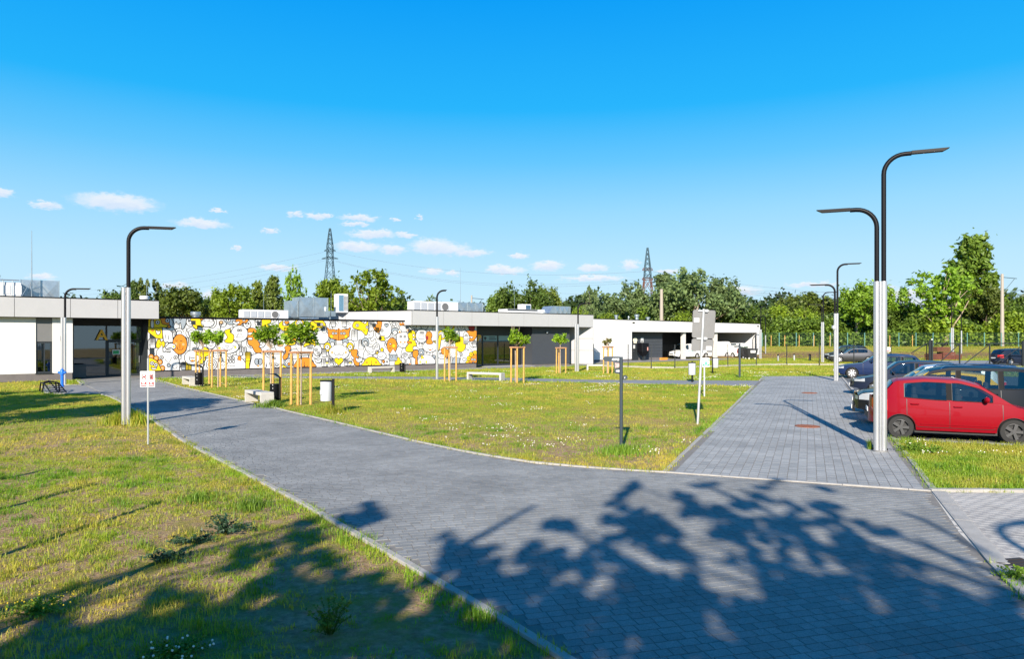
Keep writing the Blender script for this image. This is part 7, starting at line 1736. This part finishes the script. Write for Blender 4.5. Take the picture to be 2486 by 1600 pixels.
BL = [(1119,1327,30),(1279,1343,28),(1190,1374,30),(1139,1393,34),(1228,1413,42),(1287,1428,36),(1170,1436,38),(1228,1460,42),(1306,1502,42),(1240,1520,40),(1528,1187,14),(1525,1234,28),(1540,1265,36),
 (1579,1273,28),(1563,1312,30),(1501,1304,20),(1462,1331,18),(1361,1280,17),(1657,1343,25),(1521,1366,22),(1376,1378,26),(1430,1380,18),(1560,1409,34),(1540,1467,44),(1501,1506,46),(1618,1487,44),(1376,1448,30),(1420,1545,40),(1350,1570,46),
 (1480,1575,40),(1713,1179,12),(1818,1222,18),(1853,1183,22),(1884,1218,28),(1923,1249,22),(1670,1230,25),(1709,1253,34),(1756,1269,36),(1787,1269,28),(1865,1280,24),(1943,1280,28),(2009,1269,22),(2079,1312,18),(1970,1339,25),
 (2067,1343,30),(2126,1348,24),(1818,1331,28),(1841,1366,38),(1912,1374,44),(2009,1409,40),(1892,1428,42),(1931,1467,56),(1990,1448,46),(2067,1428,44),(2145,1409,34),(2184,1448,38),(2262,1479,42),(2340,1467,32),(2418,1498,36),
 (1620,1467,36),(1640,1526,46),(1900,1540,54),(2000,1560,50),(2110,1530,50),(2220,1540,48),(2330,1545,50),(2440,1560,50),(1860,1590,40),(1960,1510,46),(2060,1590,60),(2170,1590,60),(2280,1590,60),(2400,1590,60),(1600,1580,46),(1690,1420,22),(1700,1585,30)]
LB = [[(1119,1327,14),(1190,1290,11),(1250,1255,9),(1300,1228,7)], [(1700,1172,5),(1764,1202,9),(1860,1240,10),(1990,1323,12),(2120,1390,13),(2300,1480,15),(2486,1560,18)], [(2184,1245,8),(2240,1262,10),(2325,1308,10),(2400,1350,10)],
 [(2223,1304,7),(2300,1350,9),(2399,1409,10),(2486,1450,12)], [(1361,1280,9),(1440,1320,9),(1560,1380,10),(1700,1450,12)], [(2067,1330,7),(2200,1395,9),(2330,1450,10),(2486,1500,12)], [(1840,1360,9),(1900,1450,12),(1930,1590,14)]]
rb_ = random.Random(9); _b = list(BL)
for i in range(24): BL.append((rb_.uniform(1180, 2486), rb_.uniform(1470, 1600), rb_.uniform(16, 34)))
for i in range(120): q_ = rb_.choice(_b); BL.append((q_[0]+rb_.gauss(0, 1)*q_[2]*1.5, q_[1]+rb_.gauss(0, 1)*q_[2]*1.1, rb_.uniform(5, 11)))
shade_tree('tree', 'large leafy tree standing behind the viewpoint, shading the near path', BL, LB, -7.0, (4.6, -8.6), 61)
BL2 = [(866,1265,14),(890,1262,10),(720,1308,20),(745,1318,26),(662,1343,30),(779,1350,46),(584,1372,32),(830,1395,40),(701,1420,48),(770,1440,50),(850,1460,50),(818,1500,50),(779,1530,58),(880,1530,50),(960,1470,36),(1000,1540,46),(1090,1490,36),(1100,1560,46),(1180,1590,40),
 (428,1448,22),(506,1526,44),(350,1545,50),(156,1570,50),(240,1590,50),(60,1595,44),(440,1590,56),(600,1500,34),(640,1560,50),(690,1500,36),(720,1590,60),(900,1590,60),(560,1590,50),(1010,1590,50),(480,1470,24),(610,1440,20)]
_b = list(BL2)
for i in range(34): BL2.append((rb_.uniform(0, 1250), rb_.uniform(1500, 1600), rb_.uniform(20, 40)))
for i in range(80): q_ = rb_.choice(_b); BL2.append((q_[0]+rb_.gauss(0, 1)*q_[2]*1.4, q_[1]+rb_.gauss(0, 1)*q_[2], rb_.uniform(6, 12)))
shade_tree('tree', 'second leafy tree behind the viewpoint, shading the near lawn', BL2, [], -5.0, (-9.5, -6.4), 62)
for k, (x, y, rx, h_, lab) in enumerate(((-22.5, 14.6, 5.2, 8.8, 'wide tree off the left side, shading the lawn by the bike rack'), (-15.9, 16.6, 3.0, 6.6, 'small tree off the left side, shading the path'), (-27.5, 17.5, 4.6, 7.2, 'farther wide tree off the left side of the lawn'))):
    T_ = place_tree(('broad', 70+k, 'mid', 'b'), lab, CX, 700, 50, 50, group='trees beyond the left edge'); T_.location = (x, y, 0); T_.scale = (rx/4.4, rx*.62/4.4, h_/9.8)

# ------------------------------------------------------------------ pylons, masts, wires
steel_b = mat('pylon_blue_steel', (.07,.12,.15), .6, .3); steel_r = mat('pylon_rust_steel', (.16,.07,.05), .7, .3); conm = mat('mast_concrete', (.34,.30,.26), .9)
def pylon(label, pxc, ytop, d, levels, arms, m0_, m1_, split):
    "levels: (y px, half width px)"
    x = (pxc-CX)/F*d; k = d/F; T_ = empty('power_pylon', (x, d, 0), 0, label, 'pylon', 'lattice power pylons')
    L_ = [(ZY(y, d), h*k) for y, h in levels]; L_ = [(0.0, L_[0][1]*1.0+ (L_[0][0])*.05)] + L_
    lo, hi = MB(), MB()
    for (z0, w0_), (z1, w1_) in zip(L_, L_[1:]):
        n = max(2, int((z1-z0)/(w0_*1.6))); mb = lo if z0 < split else hi
        for i in range(n):
            a0_, a1_ = z0+(z1-z0)*i/n, z0+(z1-z0)*(i+1)/n; u0, u1 = w0_+(w1_-w0_)*i/n, w0_+(w1_-w0_)*(i+1)/n
            for (sx, sy), (tx, ty) in zip(((-1,-1),(1,-1),(1,1),(-1,1)), ((1,-1),(1,1),(-1,1),(-1,-1))):
                mb.tube([(sx*u0, sy*u0, a0_), (sx*u1, sy*u1, a1_)], .10, 4); mb.tube([(sx*u0, sy*u0, a0_), (tx*u1, ty*u1, a1_)], .055, 4); mb.tube([(tx*u0, ty*u0, a0_), (sx*u1, sy*u1, a1_)], .055, 4)
    lo.build('lower_lattice', m1_, T_); hi.build('upper_lattice', m0_, T_)
    for y, w_ in arms: z = ZY(y, d); mb = MB(); mb.tube([(-w_*k, 0, z), (-1, 0, z+.4), (1, 0, z+.4), (w_*k, 0, z)], .12, 4); mb.tube([(-w_*k, 0, z), (w_*k, 0, z)], .10, 4); mb.build('cross_arm', m1_, T_)
    return T_
pylon('blue-grey lattice pylon standing behind the mural wing', 801, 554, 200, [(702,12),(630,6.6),(597,6.4),(554,1.4)], [(609,14),(628,20)], steel_b, steel_b, 5)
pylon('rusty lattice pylon among the poplars over the garage', 1572, 601, 160, [(770,17),(678,8),(646,6.2),(601,1.3)], [(656,12),(679,13)], steel_b, steel_r, ZY(680, 160))
wm_ = mat('wire_grey', (.12,.14,.17), .6)
def wire(p, q, sag, n=14, r=.02):
    mb = MB(); pts = [tuple(p.lerp(q, i/n)-Vector((0,0,sag*4*(i/n)*(1-i/n)))) for i in range(n+1)]; mb.tube(pts, r, 4); return mb
def wires(label, lst, r=.02):
    T_ = empty('power_line', tuple(lst[0][0]), 0, label, 'power line'); o0 = lst[0][0]
    for p, q, s in lst: mb = wire(p-o0, q-o0, s, r=r); mb.build('wire', wm_, T_)
def Wp(x, y, d): return Vector(((x-CX)/F*d, d, ZY(y, d)))
wires('high wires running left from the blue-grey pylon', [(Wp(790,611,200), Wp(120,712,260), 2), (Wp(787,629,200), Wp(100,722,260), 2), (Wp(791,632,200), Wp(180,735,260), 2)])
wires('high wires slung between the two lattice pylons', [(Wp(812,611,200), Wp(1560,659,160), 3), (Wp(812,632,200), Wp(1560,678,160), 3.5), (Wp(816,635,200), Wp(1558,684,160), 3.5)])
wires('high wires running right from the rusty pylon', [(Wp(1584,659,160), Wp(2486,722,150), 2), (Wp(1584,680,160), Wp(2600,734,150), 2), (Wp(1584,684,160), Wp(2600,742,150), 2)])
wires('railway wires beyond the trees on the right', [(Wp(1790,705,140), Wp(2600,700,140), .6), (Wp(1790,711,140), Wp(2600,709,140), .6), (Wp(1790,716,140), Wp(2600,718,140), .6), (Wp(1290,707,150), Wp(1790,718,140), .6)], r=.015)
def rail_mast(label, pxx, ytop, d, w_=.2, arm=True, s=1):
    x = (pxx-CX)/F*d; z0 = float(ground_z(x, d)); h = ZY(ytop, d)-z0; T_ = empty('railway_mast', (x, d, z0), 0, label, 'railway mast', 'concrete railway masts')
    mb = MB(); mb.tube([(0,0,0), (0,0,h)], [w_*1.25, w_*.85], 8); mb.build('post', conm, T_, smooth=True)
    if arm: mb = MB(); mb.tube([(0,0,h-.5), (s*2.2,0,h-.7)], .06, 5); mb.tube([(0,0,h-3), (s*1.9,0,h-.7)], .05, 5); mb.tube([(s*.9,0,h-2.9), (s*2.9,0,h-2.4)], .04, 5); mb.build('bracket', steel_b, T_)
rail_mast('railway mast with a bracket behind the middle roof units', 1145, 717, 125, .16)
rail_mast('bare concrete pole among the poplars', 1606, 702, 115, .28, False)
rail_mast('pale concrete pole between poplar trunks', 1692, 704, 116, .30, False)
rail_mast('tall concrete railway mast near the right edge', 2433, 665, 106, .22)

# ------------------------------------------------------------------ small things
def bollard(label, pxx, pyy, h, r_, m):
    b = G(pxx, pyy); T_ = empty('bollard', b, 0, label, 'bollard', 'low bollard lights'); mb = MB(); mb.lathe([(r_, 0), (r_, h*.82)], 12); mb.build('body', m, T_, smooth=True); mb = MB(); mb.lathe([(r_*1.05, h*.825), (r_*1.05, h)], 12); mb.build('cap', blackm, T_, smooth=True)
bollard('low bollard, leftmost of three beyond the fence', 1889, 877, .72, .1, alu); bollard('low bollard, middle of three beyond the fence', 1928, 875, .72, .1, gpost); bollard('dark bollard, rightmost of three beyond the fence', 1966, 876, .75, .12, anthr)
x, d = (2156-CX)/F*74, 74; T_ = empty('notice_sign', (x, d, 0), 0, 'small white notice with a red patch beyond the bays', 'sign'); mb = MB(); mb.tube([(0,0,0), (0,0,1.2)], .03, 6); mb.build('post', gpost, T_); z0, z1 = ZY(854, d), ZY(843, d)
mb = MB(); mb.box(-.26, .26, -.05, -.035, z0, z1); mb.build('sign_plate', whitesign, T_); mb = MB(); mb.box(-.14, .14, -.055, -.051, z0+.06, z0+.17); mb.build('red_patch', red, T_)
d = 80; x = (2281-CX)/F*d; T_ = empty('rusty_planters', (x, d, 0), R(8), 'stack of rusty brown planters beyond the sliding gate', 'planter'); rb = mat('rusty_planter', (.12,.035,.02), .8, var=.3)
for (a, b_, c, e) in ((-1.5, -.1, 0, .7), (.05, 1.6, 0, .95), (-.7, .9, .72, 1.25), (1.65, 2.4, 0, .6)):
    zc_ = c if c < .7 else 1.0 - .0
    mb = MB()
    for k in range(3): zz0 = c+(e-c)*k/3 + (0.26 if c > .7 else 0); mb.box(a, b_, -.5, .5, zz0+.01, zz0+(e-c)/3-.02)
    mb.build('planter', rb, T_)
mb = MB(); mb.tube([(2275*0+.2, -.1, 1.5), (.9, 0, 2.0), (1.2, .1, 1.6)], [.05, .12, .04], 6); mb.build('hood', blackm, T_)
# low plants in the near lawn
def plant(name, label, cat, pxx, pyy, w_, h_, n, size, m, seed, spiky=False, flowers=None, blades=False):
    b = G(pxx, pyy); r = np.random.default_rng(seed); T_ = empty(name, b, 0, label, cat); cc = []; rad = []; mb = MB()
    if blades:
        k = n*9; a = r.random(k)*6.28; q = np.abs(r.normal(0, .5, k))*w_; x = q*np.cos(a); y = q*np.sin(a); h = h_*(.35+.75*r.random(k))*(1-.4*np.minimum(1, q/w_)); t = r.random(k)*6.28; ln = h*(.1+.5*r.random(k)); dx, dy = np.cos(t), np.sin(t); ww = size*.12+b.y*.00012
        v = np.zeros((k, 5, 3)); mx, my = x+dx*ln*.3, y+dy*ln*.3
        v[:,0] = np.stack([x-dy*ww, y+dx*ww, h*0], 1); v[:,1] = np.stack([x+dy*ww, y-dx*ww, h*0], 1); v[:,2] = np.stack([mx+dy*ww*.7, my-dx*ww*.7, h*.6], 1); v[:,3] = np.stack([mx-dy*ww*.7, my+dx*ww*.7, h*.6], 1); v[:,4] = np.stack([x+dx*ln, y+dy*ln, h], 1)
        b5 = np.arange(k)[:,None]*5; f = np.concatenate([b5+np.array([[0,1,2]]), b5+np.array([[0,2,3]]), b5+np.array([[3,2,4]])]); np_mesh('blades', v.reshape(-1, 3), f, m, tone=np.repeat(r.random(k), 5), parent=T_)['kind'] = 'stuff'
    else:
        for i in range(n):
            a = r.random()*6.28; q = r.random()**.7*w_; z = h_*(.15+.85*r.random()*(1-.5*(q/w_)**2)); p = (q*math.cos(a), q*math.sin(a), z)
            for t in (.3, .5, .7, .85, 1.0): cc.append((p[0]*t, p[1]*t, z*(.35+.65*t))); rad.append(size*.9)
            mb.tube([(p[0]*.15, p[1]*.15, 0), (p[0]*.6, p[1]*.6, z*.7), p], [.003, .002, .001], 4)
        v, f, tn = leaves(cc, rad, 4, size, r, flat=.4, elong=2.4 if spiky else 1.4, loose=True); np_mesh('foliage', v, f, m, tone=tn, parent=T_); mb.build('stem', m, T_)
    if flowers:
        mb = MB()
        for i in range(flowers[1]): a = r.random()*6.28; q = r.random()**.5*w_; mb.ell((q*math.cos(a), q*math.sin(a), h_*(.7+.5*r.random())), (flowers[2],)*3, 6, 4)
        o = mb.build('flowers', flowers[0], T_); tag(o, kind='stuff')
cw = MATS['clover_white']; yf = mat('flower_yellow', (.7,.5,.02), .7); jl = leaf_mat('juniper_leaf', (.02,.05,.025), (.06,.12,.05), .1); gl_ = leaf_mat('weed_leaf', (.07,.14,.012), (.20,.32,.03), .3)
plant('juniper_shrub', 'dark green juniper with spreading arms in the near lawn', 'shrub', 545, 1296, .38, .26, 34, .022, jl, 81, True)
plant('juniper_shrub', 'flat grey-green juniper just below the dark one', 'shrub', 460, 1318, .34, .08, 26, .02, jl, 82, True)
plant('juniper_shrub', 'low green juniper in the middle of the near lawn', 'shrub', 408, 1362, .28, .13, 24, .022, jl, 83, True)
plant('weed_clump', 'feathery upright weed in the shade near the left kerb', 'weed', 800, 1540, .24, .38, 40, .016, gl_, 84, True)
plant('clover_patch', 'clover patch with white flower heads at the bottom edge', 'clover', 425, 1592, .30, .07, 60, .018, gl_, 85, flowers=(cw, 22, .010))
plant('weed_clump', 'yellow-flowered weed clump at the lower left', 'weed', 92, 1492, .30, .14, 50, .018, gl_, 86, flowers=(yf, 60, .007))
plant('grass_clump', 'bright coarse grass clump right of the near lawn centre', 'grass clump', 612, 1232, .55, .14, 70, .04, gl_, 87, True, blades=True)
plant('grass_clump', 'bright coarse grass clump left of the other', 'grass clump', 478, 1216, .5, .14, 50, .04, gl_, 88, True, blades=True)
plant('weed_clump', 'leafy green weeds by the kerb beside the red car', 'weed', 2215, 1098, .4, .26, 60, .028, gl_, 89, flowers=(cw, 10, .012))
plant('weed_clump', 'leafy weed in the small right lawn', 'weed', 2260, 1100, .35, .2, 44, .028, gl_, 90)
plant('weed_clump', 'small green tuft against the foot of the tall lamp', 'weed', 2112, 1092, .07, .30, 16, .035, gl_, 91, True, blades=True)
plant('weed_clump', 'green weeds at the base of the near fingerpost', 'weed', 1508, 1100, .8, .22, 110, .045, gl_, 92, True, blades=True)
plant('weed_clump', 'yellowish grass at the foot of the left lamp', 'weed', 285, 1030, .55, .40, 70, .05, gm, 93, True, blades=True)
plant('weed_clump', 'tall grass on the path side of the left lamp', 'weed', 330, 1030, .40, .50, 60, .05, gm, 94, True, blades=True)
plant('weed_clump', 'dry grass around the nearest grey bin post', 'weed', 803, 1003, .5, .35, 60, .05, gm, 95, True, blades=True)
plant('weed_clump', 'green weeds below the nearer bench', 'weed', 660, 988, .7, .30, 80, .05, gl_, 96, True, blades=True)
plant('weed_clump', 'leafy weed at the lower right corner of the paving', 'weed', 2470, 1408, .25, .14, 40, .02, gl_, 97)
# potted plants behind the glass of entrance B
for k, (pxx, h_, lab) in enumerate(((1178, 1.9, 'tall indoor plant behind the left pane of entrance B'), (1196, 1.3, 'shorter indoor plant beside the tall one in entrance B'))):
    c = FR.world(FR.s(pxx, 2.9), 2.9); T_ = empty('indoor_plant', c, 0, lab, 'plant', 'indoor plants in entrance B'); r = np.random.default_rng(100+k); cc = [(r.normal(0, .2), r.normal(0, .2), .5+h_*.8*r.random()) for _ in range(24)]
    v, f, tn = leaves(cc, np.full(24, .2), 10, .14, r, elong=2.2); np_mesh('foliage', v, f, gl_, tone=tn, parent=T_); mb = MB(); mb.lathe([(.16, .012), (.22, .45)], 14); mb.build('pot', whitep, T_); mb = MB(); mb.tube([(0,0,.45), (.03,0,h_)], .02, 5); mb.build('stem', bark, T_)
